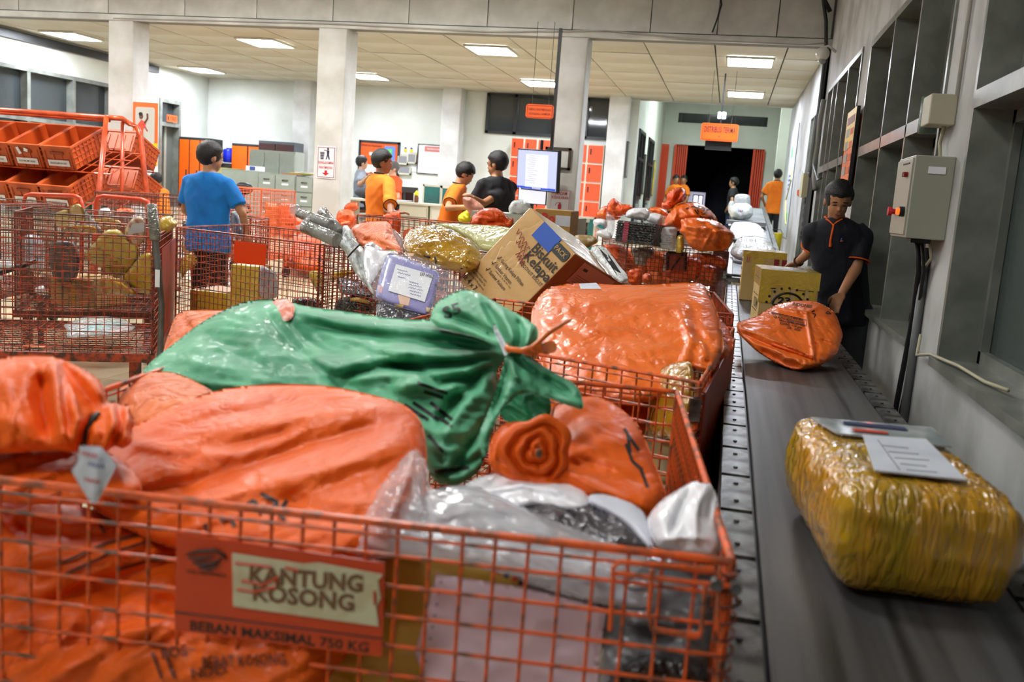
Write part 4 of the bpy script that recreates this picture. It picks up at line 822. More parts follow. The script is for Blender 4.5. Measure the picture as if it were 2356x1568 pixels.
BR_ = mat('brown_lettering', (120, 84, 52), .6); txp('KANTUNG', 578, 1318, 838, 1340, .024, BR_, .035); txp('KOSONG', 586, 1358, 818, 1384, .024, BR_, .035)
m = MB()
for pts in (((545, 1290), (600, 1296), (628, 1300)), ((560, 1330), (610, 1340), (645, 1322), (640, 1338)), ((660, 1300), (690, 1308)), ((865, 1355), (866, 1385)), ((550, 1350), (590, 1356), (640, 1345))): m.tube([onpanel(x, y, A1, B1, .006)+n1*.007 for x, y in pts], .002, 5)
m.build('scratched_paint', mat('plate_orange', (206, 66, 20), .4), pl, kind='stuff')
DK = mat('dark_print', (66, 34, 20), .6); txp('BEBAN MAKSIMAL 750 KG', 440, 1436, 850, 1488, .0145, DK, .03, l=.0036); txp('POS INDONESIA', 432, 1312, 524, 1322, .005, DK, .02, l=.0036)
m = MB(); e = lambda x, y: onpanel(x, y, A1, B1, .006)+n1*.005
for pts in (((432, 1272), (460, 1264), (500, 1262), (518, 1274), (524, 1284)), ((436, 1280), (465, 1282), (495, 1276)), ((446, 1290), (470, 1296), (500, 1290), (514, 1280)), ((460, 1302), (485, 1306), (505, 1296))): m.tube([e(*p) for p in pts], [.0012]+[.0028]*(len(pts)-2)+[.001], 5)
m.build('bird_emblem', DK, pl); MB().tube([e(404, 1404)-n1*.001, e(882, 1466)-n1*.001], .0012, 4).build('line', DK, pl)
# latch of bent rods on the right of the front panel
m = MB(); e = lambda x, y, k=.012: onpanel(x, y, A1, B1, .006)+n1*k
for pts in (((1408, 1300), (1425, 1284), (1640, 1300)), ((1405, 1308), (1640, 1336), (1690, 1340)), ((1412, 1306), (1404, 1440)), ((1500, 1300), (1492, 1400), (1500, 1438), (1600, 1456), (1612, 1440), (1622, 1330)), ((1655, 1300), (1648, 1440)), ((1500, 1436), (1612, 1452))): m.tube([e(*p) for p in pts], .0034, 6)
m.build('latch_rods', CARTN, cart1)
for x, y in ((1645, 1332), (1690, 1340)): MB().tube([e(x, y, .002), e(x, y, .022)], .008, 10).build('latch_knob', STEEL, cart1)
pl2, _ = plate(cartB, KB[0], KB[1], [(540, 553), (614, 562), (611, 611), (539, 604)], mat('plate_orange2', (222, 64, 14), .4))
pr2 = mat('cart_plate_red', (168, 52, 18), .45, c2=(130, 42, 18), nscale=4)
plate(cartA, KA[1], KA[2], [(372, 572), (404, 545), (398, 760), (372, 812)], pr2, 'side_plate')
# orange side sheet on cart 2 and its corner latch
MB().box(np.array([(K2[1][0]+K2[2][0])/2+.012, (K2[1][1]+K2[2][1])/2, .71]), (.006, 1.2, .62), (nrm((1, -.07, 0)), nrm((.07, 1, 0)), EZ)).build('side_sheet', mat('ribbed_side', (176, 52, 18), .4, c2=(140, 40, 14), nscale=60, stretch=(1, 1, .05)), cart2)
MB().box(np.array([K2[1][0]-.005, K2[1][1]-.01, .98]), (.03, .02, .06)).build('hinge_block', STEEL, cart2)
for K, c_, i in ((K2, cart2, 1), (KB, cartB, 1), (KA, cartA, 1), (KC, cartC, 0), (K1, cart1, 1)):
    p = np.array([*K[i], 0]); m = MB(); P = [p+np.array([.014*math.cos(a), .014*math.sin(a), .5+a*.0036]) for a in np.arange(0, 150, .7)]; m.tube(P, .0022, 4, False); m.build('coil_hinge', CARTD, c_)
# U handles at left
for k, (x0, x1, yt, Y, lb) in enumerate(((55, 176, 445, 8.2, 'left one of two trolleys with orange tube handles before the crate rack'), (220, 333, 449, 8.2, 'right one of two trolleys with orange tube handles before the crate rack'))):
    a = atY(x0, yt, Y); b = atY(x1, yt+6*(1+k*.8), Y-.1); t = thing('hand_trolley', lb, 'trolley', (a[0]/2+b[0]/2, Y+.3, fl(Y)))
    z = max(a[2], b[2]); m = MB(); P = [(a[0], Y, .3), (a[0], Y, a[2]-.09), (a[0]+.02, Y, a[2]-.02), (a[0]+.09, Y, a[2]), (b[0]-.09, Y-.02, b[2]), (b[0]-.02, Y-.02, b[2]-.02), (b[0], Y-.02, b[2]-.09), (b[0], Y-.02, .3)]; m.tube(P, .02, 10); m.build('handle_tube', mat('handle_orange', (214, 70, 38), .35), t, True)
    m = MB(); w = b[0]-a[0]
    for q in range(9): m.tube([(a[0]+w*q/8, Y+.01, .35), (a[0]+w*q/8, Y+.01, 1.02)], .003, 4, False)
    for q in range(12): m.tube([(a[0], Y+.01, .4+q*.056), (b[0], Y+.01, .4+q*.056)], .003, 4, False)
    m.build('wire_mesh', CARTD, t, kind='stuff'); boxo('deck', a[0], b[0], Y-.04, Y+.55, .27, .31, CARTD, t); g = fl(Y)
    for xx in (a[0]+.08, b[0]-.08):
        for yy in (Y+.05, Y+.45): g = fl(yy); MB().tube([(xx-.02, yy, g+.055), (xx+.02, yy, g+.055)], .055, 12).build('wheel', BLACK, t); MB().bb(xx-.012, xx+.012, yy-.012, yy+.012, g+.1, .28).build('fork', CARTD, t)
# plastic-wrapped post at the corner of cart A
t = thing('wrapped_post', 'tall post wrapped in cloudy plastic at the corner of the nearly empty cart', 'post', (-3.3, 4.85, fl(4.8)))
a = atY(349, 468, 4.88); b = atY(357, 548, 4.88); c = atY(372, 700, 4.86)
MB().tube([a, a-EZ*.004, b, b-EZ*.01], [.012, .028, .032, .026], 14).build('padded_top', crease_mat('cloudy_wrap', (128, 128, 116), .2, .6, c2=(70, 64, 52), scale=24, strength=.6), t, True)
MB().tube([b, c, (c[0]-.01, c[1], .06)], [.02, .018, .018], 10).build('pole', mat('grey_pole', (96, 96, 92), .4, c2=(70, 60, 52), nscale=9), t); MB().tube([(c[0]-.01, c[1], 0), (c[0]-.01, c[1], .06)], .05, 14).build('foot', BLACK, t); rect3('barcode_label', onpanel(362, 640, (-3.6, 4.8), (-3.0, 4.8)), EX, EZ, .03, .1, PAPER, t, lift=.0)

# ------------------------------------------------------------ crate rack
rk = thing('crate_rack', 'orange tube rack with two sloping tiers of mail crates at the left', 'rack', (-7.6, 9.7, fl(9.7)))
zr = fl(9.7); xe = atY(245, 270, 9.5); zt = xe[2]; xL = -10.2; xe = xe[0]
m = MB().tube([(xL, 9.5, zt+.03), (xe, 9.5, zt)], .028, 10).tube([(xL, 9.62, zt+.0), (xe, 9.56, zt-.03)], .02, 8); m.build('top_rail', RACK, rk, True)
p1_, p2_, p3_ = atY(320, 292, 9.9), atY(340, 470, 9.9), atY(225, 462, 9.2)
MB().tube([(xe, 9.5, zt), (xe+.12, 9.6, zt+.005), tuple(p1_-EX*.12+EZ*.03), tuple(p1_-EX*.03), tuple(p1_-EZ*.1+EX*.02), tuple(p2_), (p2_[0]+.02, p2_[1], fl(9.9))], .03, 10).build('end_frame', RACK, rk, True)
MB().tube([(xe, 9.5, zt), tuple(p3_), (p3_[0]-.05, p3_[1]-.03, fl(9.2))], .03, 10).build('front_leg', RACK, rk, True)
q = atY(282, 280, 9.7); MB().tube([q, (q[0], 9.7, fl(9.7))], .022, 10).build('middle_leg', RACK, rk, True)
MB().tube([(xL, 9.5, zt), (xL, 9.5, fl(9.5))], .03, 8).build('front_leg', RACK, rk, True)
def crate(label, c, W, D, H, tilt, tagtxt=None, sgn=-1, grp='orange mail crates on the rack', torn=False):
    """tilted open crate: c = lower front edge centre, opens upward, leaning towards the camera side (sgn -1) or away (+1)"""
    t = thing('mail_crate', label, 'crate', c, grp); ct, sn = math.cos(tilt), math.sin(tilt)
    f = np.array([0, sgn*ct, -sn]); u = np.array([0, sgn*-sn*-1*-1, ct]); u = nrm(np.cross(f, EX)*(-sgn)); u = u if u[2] > 0 else -u
    c = np.asarray(c, float); b = -f; A = (EX, b, u); th = .012
    MB().box(c+b*D/2+u*.006, (W-.02, D, .012), A).build('floor_panel', ORBIN, t)
    for s in (0, 1):
        m = MB(); p = c+b*(D*s)+u*H/2; m.box(p, (W, th, H), A); o = p-b*(th if s == 0 else -th)*.8; m.box(o+u*(H/2-.012), (W+.02, .02, .024), A)
        for x_ in (-.42, -.14, .14, .42): m.box(o+EX*W*x_*.98-u*.03, (.012, .012, H-.06), A)
        e = m.build('end_wall', ORBIN, t)
        if s == 0:
            MB().box(o-b*.006+u*(H*.2), (W*.45, .012, .03), A).build('grip', mat('bin_shade', (140, 50, 14), .5), e)
            if tagtxt is not None:
                pc = o-b*.012-u*H*.22; MB().box(pc, (W*.72, .003, H*.26), A).build('label_card', PAPER, e); tagtxt and text3('label_text', tagtxt, pc-b*.003, EX, u, W*.55, INK, e, .022, .01)
            if torn: MB().box(o-b*.012+u*H*.22-EX*W*.2, (W*.1, .002, H*.3), (nrm(EX+.3*u), b, nrm(u-.3*EX))).build('torn_label', PAPER, e); MB().box(o-b*.012+u*H*.26+EX*W*.05, (W*.13, .002, H*.14), (nrm(EX-.3*u), b, nrm(u+.3*EX))).build('torn_label', PAPER, e)
    for s in (-1, 1):
        m = MB(); p = c+EX*s*(W/2-th/2)+b*D/2+u*H/2; m.box(p, (th, D, H), A); m.box(p+EX*s*.008+u*(H/2-.012), (.02, D+.02, .024), A)
        for k in range(1, 9): m.box(p+EX*s*.01+b*(D*(k/9-.5))-u*.01, (.012, .01, H-.04), A)
        for k in range(1, 4): m.box(p+EX*s*.01+u*H*(k/4-.5), (.012, D, .01), A)
        m.build('ribbed_side', ORBIN, t)
    return t
cw = .405
for r, (yy, tops, bot, tags_) in enumerate((((9.3), 'upper', 1.42, ['JEMBER KANAN 35300', 'KOTABUMI 34500', 'BANDARLAMPUNG 35400']), ((9.25), 'lower', .99, ['JAMBI', 'BENGKULU 38225', 'CURUP 39119']))):
    base = atY(140, 380 if r == 0 else 472, yy-.02); 
    for k in range(6):
        x = base[0]-k*cw+(.0 if r == 0 else -.02); pos = ['right-hand crate', 'second crate from the right', 'third crate from the right', 'fourth crate from the right', 'fifth crate from the right', 'sixth crate from the right'][k]
        crate('%s in the %s front row of the crate rack' % (pos, tops), (x, yy, bot), .375, .62, .27, .42, (tags_+['']*4)[2-k] if k < 3 else '', -1, torn=(r == 0 and k == 1))
    for k in range(5):
        x = base[0]-.0-k*cw; pos = ['end', 'second', 'third', 'fourth', 'fifth'][k]
        crate('%s crate in the %s rear row of the crate rack' % (pos, tops), (x+.1, 10.6, bot+.05), .375, .5, .27, .42, None, 1)
    # sloping wire shelves
    for sg, y0_ in ((-1, yy), (1, 10.72)):
        m = MB(); z0_ = bot-.02+(0 if sg < 0 else .05)
        for q in range(28): x = xL+(base[0]+(.62 if sg < 0 else .22)-xL)*q/27; m.tube([(x, y0_, z0_), (x, y0_-sg*.62*math.cos(.42), z0_+.62*math.sin(.42))], .006, 5, False)
        for f_ in (0, .33, .66, 1): m.tube([(xL, y0_-sg*.6*f_, z0_+.25*f_), (base[0]+(.62 if sg < 0 else .22), y0_-sg*.6*f_, z0_+.25*f_)], .009, 5)
        m.build('wire_shelf', RACK, rk, kind='stuff')
# sorting shelf of grey pigeonholes behind the rack
t = thing('pigeonhole_shelf', 'grey pigeonhole sorting shelf seen through the crate rack', 'shelf', (-9, 11.9, .75)); m = MB(); zs = .7
x0_, x1_ = -10.3, atY(270, 400, 11.9)[0]
boxo('back', x0_, x1_, 12.2, 12.22, zs, 1.68, GREYC, t)
for q in range(15): boxo('divider', x0_+q*(x1_-x0_)/14-.008, x0_+q*(x1_-x0_)/14+.008, 11.9, 12.2, zs, 1.68, GREYC, t)
for z in (zs+.02, .95, 1.2, 1.45, 1.67): boxo('shelf_board', x0_, x1_, 11.9, 12.2, z-.01, z+.01, GREYC, t)
# ------------------------------------------------------------ sacks and parcels
SACK = crease_mat('orange_woven_sack', (236, 110, 30), .38, .15, spec=.45, c2=(222, 96, 20), scale=11, strength=.34, dist=.009)
SACKF = crease_mat('orange_woven_sack_near', (236, 100, 24), .45, .03, spec=.25, c2=(220, 86, 16), scale=14, strength=.3, dist=.006)
SACKD = crease_mat('old_orange_sack', (232, 116, 52), .55, .08, c2=(204, 90, 38), scale=12, strength=.5, dist=.012)
SACKR = crease_mat('red_orange_sack', (236, 90, 20), .42, .12, c2=(216, 74, 14), scale=16, strength=.5, dist=.01)
GREEN = crease_mat('green_woven_sack', (88, 170, 128), .55, .06, c2=(40, 126, 86), scale=12, strength=.2, dist=.006)
GREEND = crease_mat('green_woven_sack_inner', (40, 150, 96), .55, .1, c2=(30, 110, 76), scale=14, strength=.4, dist=.006)
YEL = crease_mat('yellow_tape_wrap', (206, 172, 60), .24, .7, c2=(192, 156, 60), scale=16, strength=.35, dist=.006)
YELP = crease_mat('pale_yellow_wrap', (214, 190, 96), .28, .6, c2=(196, 168, 66), scale=12, strength=.45, dist=.008)
YELD = crease_mat('deep_yellow_wrap', (196, 142, 24), .2, .8, c2=(170, 138, 14), scale=16, strength=.42, dist=.012, stretch=(3, 1, .4))
YELO = crease_mat('ochre_wrap', (186, 140, 28), .2, .8, c2=(160, 112, 20), scale=10, strength=.6, dist=.012)
FILM = crease_mat('clear_film', (226, 226, 232), .14, .7, scale=9, strength=.3, dist=.006, alpha=.34)
FILMG = crease_mat('grey_film', (204, 206, 214), .2, .6, scale=8, strength=.28, dist=.006, alpha=.8)
MILK = crease_mat('milky_bag', (234, 234, 240), .3, .3, scale=10, strength=.3, dist=.006, alpha=.96)
WHITEB = crease_mat('white_poly_sack', (218, 222, 222), .45, .2, c2=(200, 206, 206), scale=14, strength=.5, dist=.012)
BLKW = crease_mat('black_film_wrap', (22, 22, 24), .16, .8, scale=26, strength=1, dist=.02)
DGREY = crease_mat('dark_grey_plastic', (66, 62, 68), .3, .4, scale=14, strength=.6, dist=.012)
GREYP = crease_mat('grey_poly_mailer', (126, 130, 134), .3, .4, c2=(104, 108, 112), scale=8, strength=.5, dist=.012)
SILV = crease_mat('silver_film_tube', (140, 142, 138), .12, .9, c2=(92, 92, 82), scale=20, strength=.4, dist=.008, stretch=(1, 1, .2))
CARD = crease_mat('cardboard_wrapped', (204, 164, 110), .3, .7, c2=(194, 152, 96), scale=5, strength=.35, dist=.008)
CARDB = mat('brown_cardboard', (190, 152, 96), .6, c2=(180, 140, 84), nscale=3)
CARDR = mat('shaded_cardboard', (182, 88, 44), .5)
OCH = mat('ochre_envelope', (204, 164, 66), .5, c2=(190, 150, 52), nscale=4); PINK = mat('pink_paper', (222, 196, 204), .6)
def sack(name, label, cat, out, depth, thick, R, m, group=None, step=6, folds=(), crumple=None, p=2.0, parent=None, it=2, back=1.0):
    S = Sack(out, depth, thick, R, step, folds, crumple, p, it, back); o = S.build(name, m, parent)
    if parent is None: tag(o, label, cat, group)
    S.o = o; return S
def withprints(S, name, label, cat, group=None):
    """turn a single sack mesh into a thing with its prints as parts"""
    o = S.o; return o
MS = 'mail_sack'
# ---- nearest cart
G1 = 'sacks and bags in the nearest cart'
S1 = sack(MS, 'large smooth orange mail sack across the nearest cart, with long diagonal folds', 'sack', [(250, 1015), (300, 985), (400, 928), (520, 890), (640, 881), (760, 886), (860, 908), (930, 928), (972, 968), (984, 1040), (978, 1120), (930, 1200), (880, 1290), (700, 1330), (500, 1290), (330, 1240), (180, 1150), (200, 1060)],
     [(640, 885, 1.72), (300, 1100, 1.4), (850, 1250, 1.27)], .09, 150, SACKF, step=7,
     folds=[([(960, 965), (800, 1000), (600, 1060), (440, 1120), (300, 1140)], 26, -.035), ([(900, 930), (700, 960), (500, 990), (330, 1030)], 20, .016), ([(850, 925), (640, 930), (450, 965), (330, 1010)], 12, -.012), ([(960, 1010), (760, 1075), (560, 1130), (420, 1180)], 26, .02), ([(700, 960), (640, 1000), (520, 1030), (380, 1060)], 12, -.012), ([(280, 1010), (420, 1040), (560, 1045)], 14, .014), ([(640, 1140), (760, 1180), (860, 1190)], 20, -.012)],
     crumple=[(.016, 60, -.35, 5, 3), (.004, 16, -.5, 3, 13)])
m = MB()
for pts in (((600, 1135), (640, 1155), (620, 1175)), ((560, 1165), (585, 1150), (600, 1180)), ((505, 1195), (530, 1190), (540, 1210)), ((470, 1205), (480, 1222)), ((660, 1150), (640, 1180), (655, 1195))): lineS(m, S1, pts, 9)
m.build('printed_marks', INK, S1.o)
S2 = sack(MS, 'orange mail sack with faint black print pressed against the front mesh of the nearest cart', 'sack', [(-80, 1110), (60, 1130), (250, 1180), (420, 1250), (560, 1290), (700, 1330), (860, 1330), (900, 1400), (800, 1500), (700, 1640), (-80, 1640)],
     [(0, 1130, 1.36), (300, 1500, 1.19), (850, 1350, 1.3)], .07, 160, SACKF, step=8, folds=[([(40, 1420), (250, 1340), (400, 1290), (560, 1270)], 22, -.03), ([(0, 1300), (220, 1260), (400, 1220)], 26, .02), ([(100, 1568), (260, 1460), (400, 1440)], 20, .02), ([(180, 1350), (330, 1370), (480, 1420), (700, 1430)], 18, -.02), ([(0, 1200), (150, 1230), (300, 1230)], 18, -.02)], crumple=[(.02, 70, -.5, 3, 8)])
for tt, x, y, w_, a in (('BERAT KOSONG', 560, 1520, 190, -3), ('POS', 400, 1500, 60, -8), ('NDO', 480, 1545, 80, -8)): textS('printed_marks', tt, S2, x, y, a, w_, 26, INKO, S2.o, .015)
m = MB()
for pts in (((130, 1300), (240, 1250), (330, 1225)), ((150, 1320), (260, 1270), (350, 1242)), ((270, 1310), (340, 1290), (400, 1285)), ((300, 1170), (300, 1195)), ((228, 1200), (240, 1225)), ((350, 1500), (372, 1560)), ((380, 1500), (402, 1560))): lineS(m, S2, pts, 7)
m.build('printed_strokes', INKO, S2.o, kind='stuff')
S3 = sack(MS, 'orange sack with a crumpled tied mouth, upper left corner of the nearest cart', 'sack', [(-90, 850), (0, 822), (60, 815), (115, 818), (150, 828), (185, 845), (215, 862), (236, 882), (244, 905), (250, 928), (262, 918), (276, 936), (296, 924), (300, 950), (313, 966), (302, 990), (308, 1012), (282, 1034), (262, 1022), (238, 1048), (190, 1040), (120, 1036), (-90, 1050)],
     [(0, 820, 1.4), (0, 1050, 1.22), (300, 980, 1.3)], .07, 80, SACKF, step=6, folds=[([(118, 818), (128, 900), (140, 990), (160, 1036)], 13, .03), ([(100, 850), (96, 920), (112, 1010)], 22, -.045), ([(20, 860), (10, 930), (40, 1000)], 26, .014), ([(135, 825), (190, 900), (222, 950)], 12, -.03), ([(165, 838), (215, 880), (244, 925)], 10, .02), ([(225, 950), (200, 985), (190, 1035)], 10, -.03), ([(250, 930), (262, 970), (240, 1040)], 7, .022), ([(272, 935), (280, 980), (262, 1022)], 6, -.024), ([(296, 928), (292, 970), (285, 1030)], 6, .02), ([(160, 900), (178, 960), (170, 1030)], 10, .018)], crumple=[(.012, 30, 1.3, 3, 21)], it=1)
MB().tube([S3.at(228, 948, .004)[0], S3.at(212, 968, .008)[0], S3.at(200, 992, .006)[0], S3.at(196, 1026, .004)[0]], [.004, .007, .004, .002], 6).build('seal', GREYD, S3.o, True)
S3b = sack(MS, 'orange sack folds hanging below the tied mouth at the left of the nearest cart', 'sack', [(-90, 1020), (60, 1015), (170, 1030), (260, 1040), (320, 1090), (330, 1140), (200, 1160), (60, 1160), (-90, 1150)], [(0, 1020, 1.33), (0, 1150, 1.2), (330, 1100, 1.3)], .04, 60, SACKF, step=7, folds=[([(0, 1100), (100, 1060), (180, 1045)], 10, -.02), ([(20, 1130), (140, 1080)], 8, .014)], crumple=[(.016, 40, -.4, 3, 31)])
t = sack('paper_tag', 'white paper tag with faint red and blue writing tied to the left orange sack', 'tag', [(182, 1024), (232, 1026), (269, 1070), (222, 1158), (208, 1156), (163, 1082), (178, 1062)], 1.065, .002, 20, LABEL, step=6, folds=[([(230, 1030), (215, 1150)], 12, .004)], it=0)
for x, y, c_ in ((205, 1045, RED), (222, 1070, BLUEINK), (212, 1105, RED)): scribble('written_note', t, x, y, 12, 40, 12, c_, t.o)
S4 = sack(MS, 'pale orange sack hump between the tied mouth and the green sack', 'sack', [(268, 905), (300, 865), (345, 852), (400, 855), (450, 875), (500, 905), (520, 950), (450, 1000), (330, 1010), (270, 960)], [(350, 855, 1.85), (300, 990, 1.6), (480, 920, 1.7)], .08, 90, SACKD, step=6, crumple=[(.016, 40, .3, 2, 41)])
# green sack
gs = thing('mail_sack', 'faded green woven sack tied with an orange strap, sprawled over the nearest cart', 'sack', atY(700, 900, 2.0))
FOLDK = 1.8
GD = [(700, 690, 2.3), (700, 900, 1.88), (1100, 1100, 1.62)]
S5 = sack('sack_body', '', '', [(322, 862), (345, 832), (400, 790), (470, 735), (560, 692), (640, 686), (700, 704), (800, 716), (905, 733), (1000, 735), (1080, 740), (1140, 770), (1168, 798), (1170, 822), (1140, 850), (1150, 900), (1120, 960), (1130, 1010), (1105, 1085), (1055, 1118), (1000, 1112), (975, 1060), (960, 1000), (900, 980), (600, 985), (400, 960), (335, 895)],
     GD, .11, 150, GREEN, step=6, parent=gs,
     folds=[([(1165, 805), (1040, 790), (900, 775), (780, 760), (690, 735)], 11, -.028), ([(1165, 800), (1060, 770), (950, 750)], 11, .02), ([(1165, 812), (1050, 820), (940, 812), (840, 800)], 9, .022), ([(1165, 815), (1060, 835), (950, 845), (860, 840)], 9, -.03), ([(1165, 818), (1080, 850), (980, 865), (900, 860), (760, 880)], 10, .022), ([(1160, 822), (1090, 870), (1010, 880), (960, 850), (900, 838)], 10, -.03),
            ([(600, 700), (640, 760), (700, 820), (780, 880), (860, 905)], 15, -.02), ([(680, 740), (760, 800), (850, 815), (930, 800)], 24, -.03), ([(780, 870), (870, 845), (960, 838)], 14, -.03), ([(720, 850), (840, 830), (950, 810)], 26, .02), ([(640, 700), (760, 735), (900, 750), (1000, 750)], 20, .016), ([(1150, 840), (1090, 900), (1040, 960), (1000, 1040)], 20, .025), ([(1110, 870), (1050, 920), (1010, 980)], 16, -.045), ([(1130, 960), (1080, 1020), (1040, 1090)], 13, -.03), ([(900, 900), (960, 880), (1030, 885), (1080, 900)], 16, .03), ([(1000, 1090), (1060, 1080), (1110, 1040)], 8, -.02), ([(450, 760), (540, 800), (620, 870)], 22, -.014), ([(400, 830), (520, 850), (640, 860)], 26, .012)],
     crumple=[(.022, 42, .12, 4, 5), (.007, 14, .3, 3, 15)])
S5b = sack('gathered_top', '', '', [(985, 748), (1000, 696), (1060, 664), (1098, 670), (1150, 700), (1212, 733), (1240, 755), (1236, 790), (1215, 812), (1180, 808), (1150, 795), (1080, 770)], [(1060, 670, 2.12), (1170, 805, 1.78), (1230, 760, 1.8)], .05, 60, GREEN, step=5, parent=gs, folds=[([(1170, 800), (1140, 740), (1110, 690)], 9, -.03), ([(1180, 800), (1175, 760), (1150, 710)], 8, .024), ([(1195, 805), (1200, 760), (1190, 730)], 7, -.025), ([(1210, 805), (1218, 770), (1225, 745)], 6, .02), ([(1010, 720), (1080, 740), (1150, 780)], 10, -.03)], crumple=[(.018, 24, 1.0, 3, 6)], it=1)
S5c = sack('flared_mouth', '', '', [(1165, 808), (1215, 815), (1262, 850), (1330, 885), (1347, 945), (1300, 930), (1262, 915), (1200, 900), (1150, 945), (1125, 1015), (1112, 1060), (1100, 1000), (1130, 930), (1150, 870)], [(1170, 808, 1.78), (1340, 930, 1.68), (1110, 1010, 1.55)], .018, 30, GREEN, step=5, parent=gs, folds=[([(1180, 812), (1240, 860), (1320, 910)], 9, -.02), ([(1190, 812), (1260, 870)], 6, .016), ([(1175, 815), (1160, 880), (1130, 960)], 8, -.02), ([(1172, 820), (1190, 880)], 7, .016)], crumple=[(.014, 16, .7, 3, 9)], it=1)
S5d = sack('inner_lining', '', '', [(1140, 930), (1175, 885), (1215, 880), (1262, 905), (1270, 935), (1262, 970), (1200, 978), (1160, 970)], [(1170, 880, 1.84), (1260, 960, 1.78), (1150, 960, 1.8)], .015, 30, GREEND, step=5, parent=gs, crumple=[(.016, 20, .7, 3, 19)])
for tt, x, y, a, w_ in (('GS', 1060, 745, 10, 60), ('S5', 1040, 715, -20, 42)): textS('black_print', tt, S5 if y > 740 else S5b, x, y, a, w_, 26, INK, gs, .02)
m = MB()
for pts in (((960, 880), (1000, 895), (1030, 905)), ((975, 900), (1020, 915)), ((990, 925), (1040, 965)), ((1010, 960), (1040, 980)), ((985, 1000), (1020, 1040)), ((1000, 1085), (1080, 1075)), ((950, 925), (1010, 965)), ((930, 930), (985, 965))): lineS(m, S5, pts, 8)
m.build('black_smudges', INK, gs)
FOLDK = 1.0
m = MB(); a = atY(1168, 802, 1.70); b = atY(1225, 800, 1.69); m.tube([atY(1165, 792, 1.78), a, atY(1200, 806, 1.7), b, atY(1262, 765, 1.78), atY(1312, 735, 1.85)], [.004, .006, .006, .006, .005, .003], 6); m.tube([b, atY(1235, 812, 1.72), atY(1210, 812, 1.7)], .005, 6); m.build('strap', mat('orange_strap', (240, 122, 40), .3, coat=.4), gs, True)
MB().tube([atY(1262, 975, 1.6), atY(1275, 935, 1.62), atY(1270, 960, 1.62)], .002, 5).build('loose_thread', mat('brown_thread', (150, 80, 50), .6), gs)
sack('strap_end', '', '', [(1228, 795), (1278, 780), (1283, 808), (1262, 816), (1235, 812)], 1.74, .001, 20, mat('amber_tab', (232, 126, 30), .2, alpha=.8), parent=gs, step=5)
sack('white_strip', '', '', [(1132, 735), (1150, 765), (1168, 800), (1164, 826), (1152, 796), (1138, 765)], [(1132, 735, 1.84), (1165, 825, 1.72), (1150, 765, 1.78)], .001, 10, LABEL, parent=gs, step=4)
Sp = sack('torn_label', '', '', [(622, 690), (660, 684), (680, 704), (672, 735), (650, 740), (636, 715)], [(640, 690, 2.25), (660, 738, 2.1), (680, 700, 2.18)], .02, 20, mat('torn_red_label', (206, 92, 52), .4, c2=(226, 196, 186), nscale=22), parent=gs, step=4, crumple=[(.01, 12, .5, 2, 3)])
sack(MS, 'orange sack corner poking out behind the left end of the green sack', 'sack', [(376, 806), (388, 765), (408, 714), (480, 711), (565, 713), (600, 740), (520, 790), (420, 830), (380, 820)], [(400, 720, 2.6), (400, 820, 2.35), (560, 720, 2.5)], .06, 50, SACKD, step=5, folds=[([(410, 716), (440, 760), (420, 810)], 9, -.03)], crumple=[(.012, 26, .2, 3, 44)])
# right orange sack with rosette
ks = thing('mail_sack', 'dark orange mail sack with a rosette-like tied mouth at the right of the nearest cart', 'sack', atY(1330, 1050, 1.75))
S6 = sack('sack_body', '', '', [(1120, 1075), (1130, 1000), (1170, 965), (1255, 955), (1290, 925), (1350, 903), (1410, 925), (1465, 970), (1485, 1010), (1512, 1080), (1532, 1130), (1505, 1190), (1440, 1180), (1330, 1160), (1200, 1130)], [(1350, 905, 2.02), (1250, 1130, 1.55), (1520, 1100, 1.68)], .1, 120, SACKF, step=6, parent=ks,
     folds=[([(1290, 1050), (1400, 1010), (1480, 1010)], 18, .016), ([(1290, 1060), (1400, 1080), (1500, 1120)], 14, -.022), ([(1285, 1070), (1370, 1120), (1470, 1160)], 14, .018), ([(1280, 1000), (1340, 950), (1400, 930)], 14, -.02), ([(1290, 1030), (1370, 980), (1430, 960)], 12, .014)], crumple=[(.012, 34, .5, 3, 51), (.005, 14, .2, 4, 52)])
m = MB()
for pts in (((1436, 985), (1452, 1010), (1470, 1035)), ((1440, 1020), (1455, 1060), (1478, 1080)), ((1444, 1000), (1450, 1040)), ((1475, 1080), (1490, 1120))): lineS(m, S6, pts, 7)
m.build('black_print', INK, ks)
def rosette(par, px, py, Y, R, m_, nr=14, seed=1, tilt=(0, 0), pet=5, name='tied_mouth'):
    c = atY(px, py, Y); tw = nrm(EYE-c+np.array([tilt[0], 0, tilt[1]])); r_ = nrm(np.cross(EZ, tw)); u_ = np.cross(tw, r_); V = []; F = []; n = 40
    rs = np.linspace(.08, 1, nr)
    for i, q in enumerate(rs):
        for k in range(n):
            a = 2*math.pi*k/n; rr = R*q*(1+.10*math.sin(pet*a+q*3+seed)+.04*math.sin(7*a+seed*2)); h = R*(.34*abs(math.sin(q*math.pi*2.4+.35*math.sin(2*a+seed)))+.16*(1-q)+.05*math.sin(pet*a+q*9))
            V.append(c+r_*rr*math.cos(a)+u_*rr*math.sin(a)+tw*h)
    for i in range(nr-1):
        for k in range(n): F.append((i*n+k, i*n+(k+1) % n, (i+1)*n+(k+1) % n, (i+1)*n+k))
    base = len(V)
    for k in range(n): V.append(c-tw*R*.5+(V[(nr-1)*n+k]-c)*1.25)
    for k in range(n): F.append(((nr-1)*n+k, (nr-1)*n+(k+1) % n, base+(k+1) % n, base+k))
    return add(name, V, F, m_, par, True)
rosette(ks, 1235, 1038, 1.54, .05, SACKF, seed=2, nr=26, pet=3)
rosette(ks, 1185, 1070, 1.58, .03, SACKF, seed=4, nr=18, pet=3)
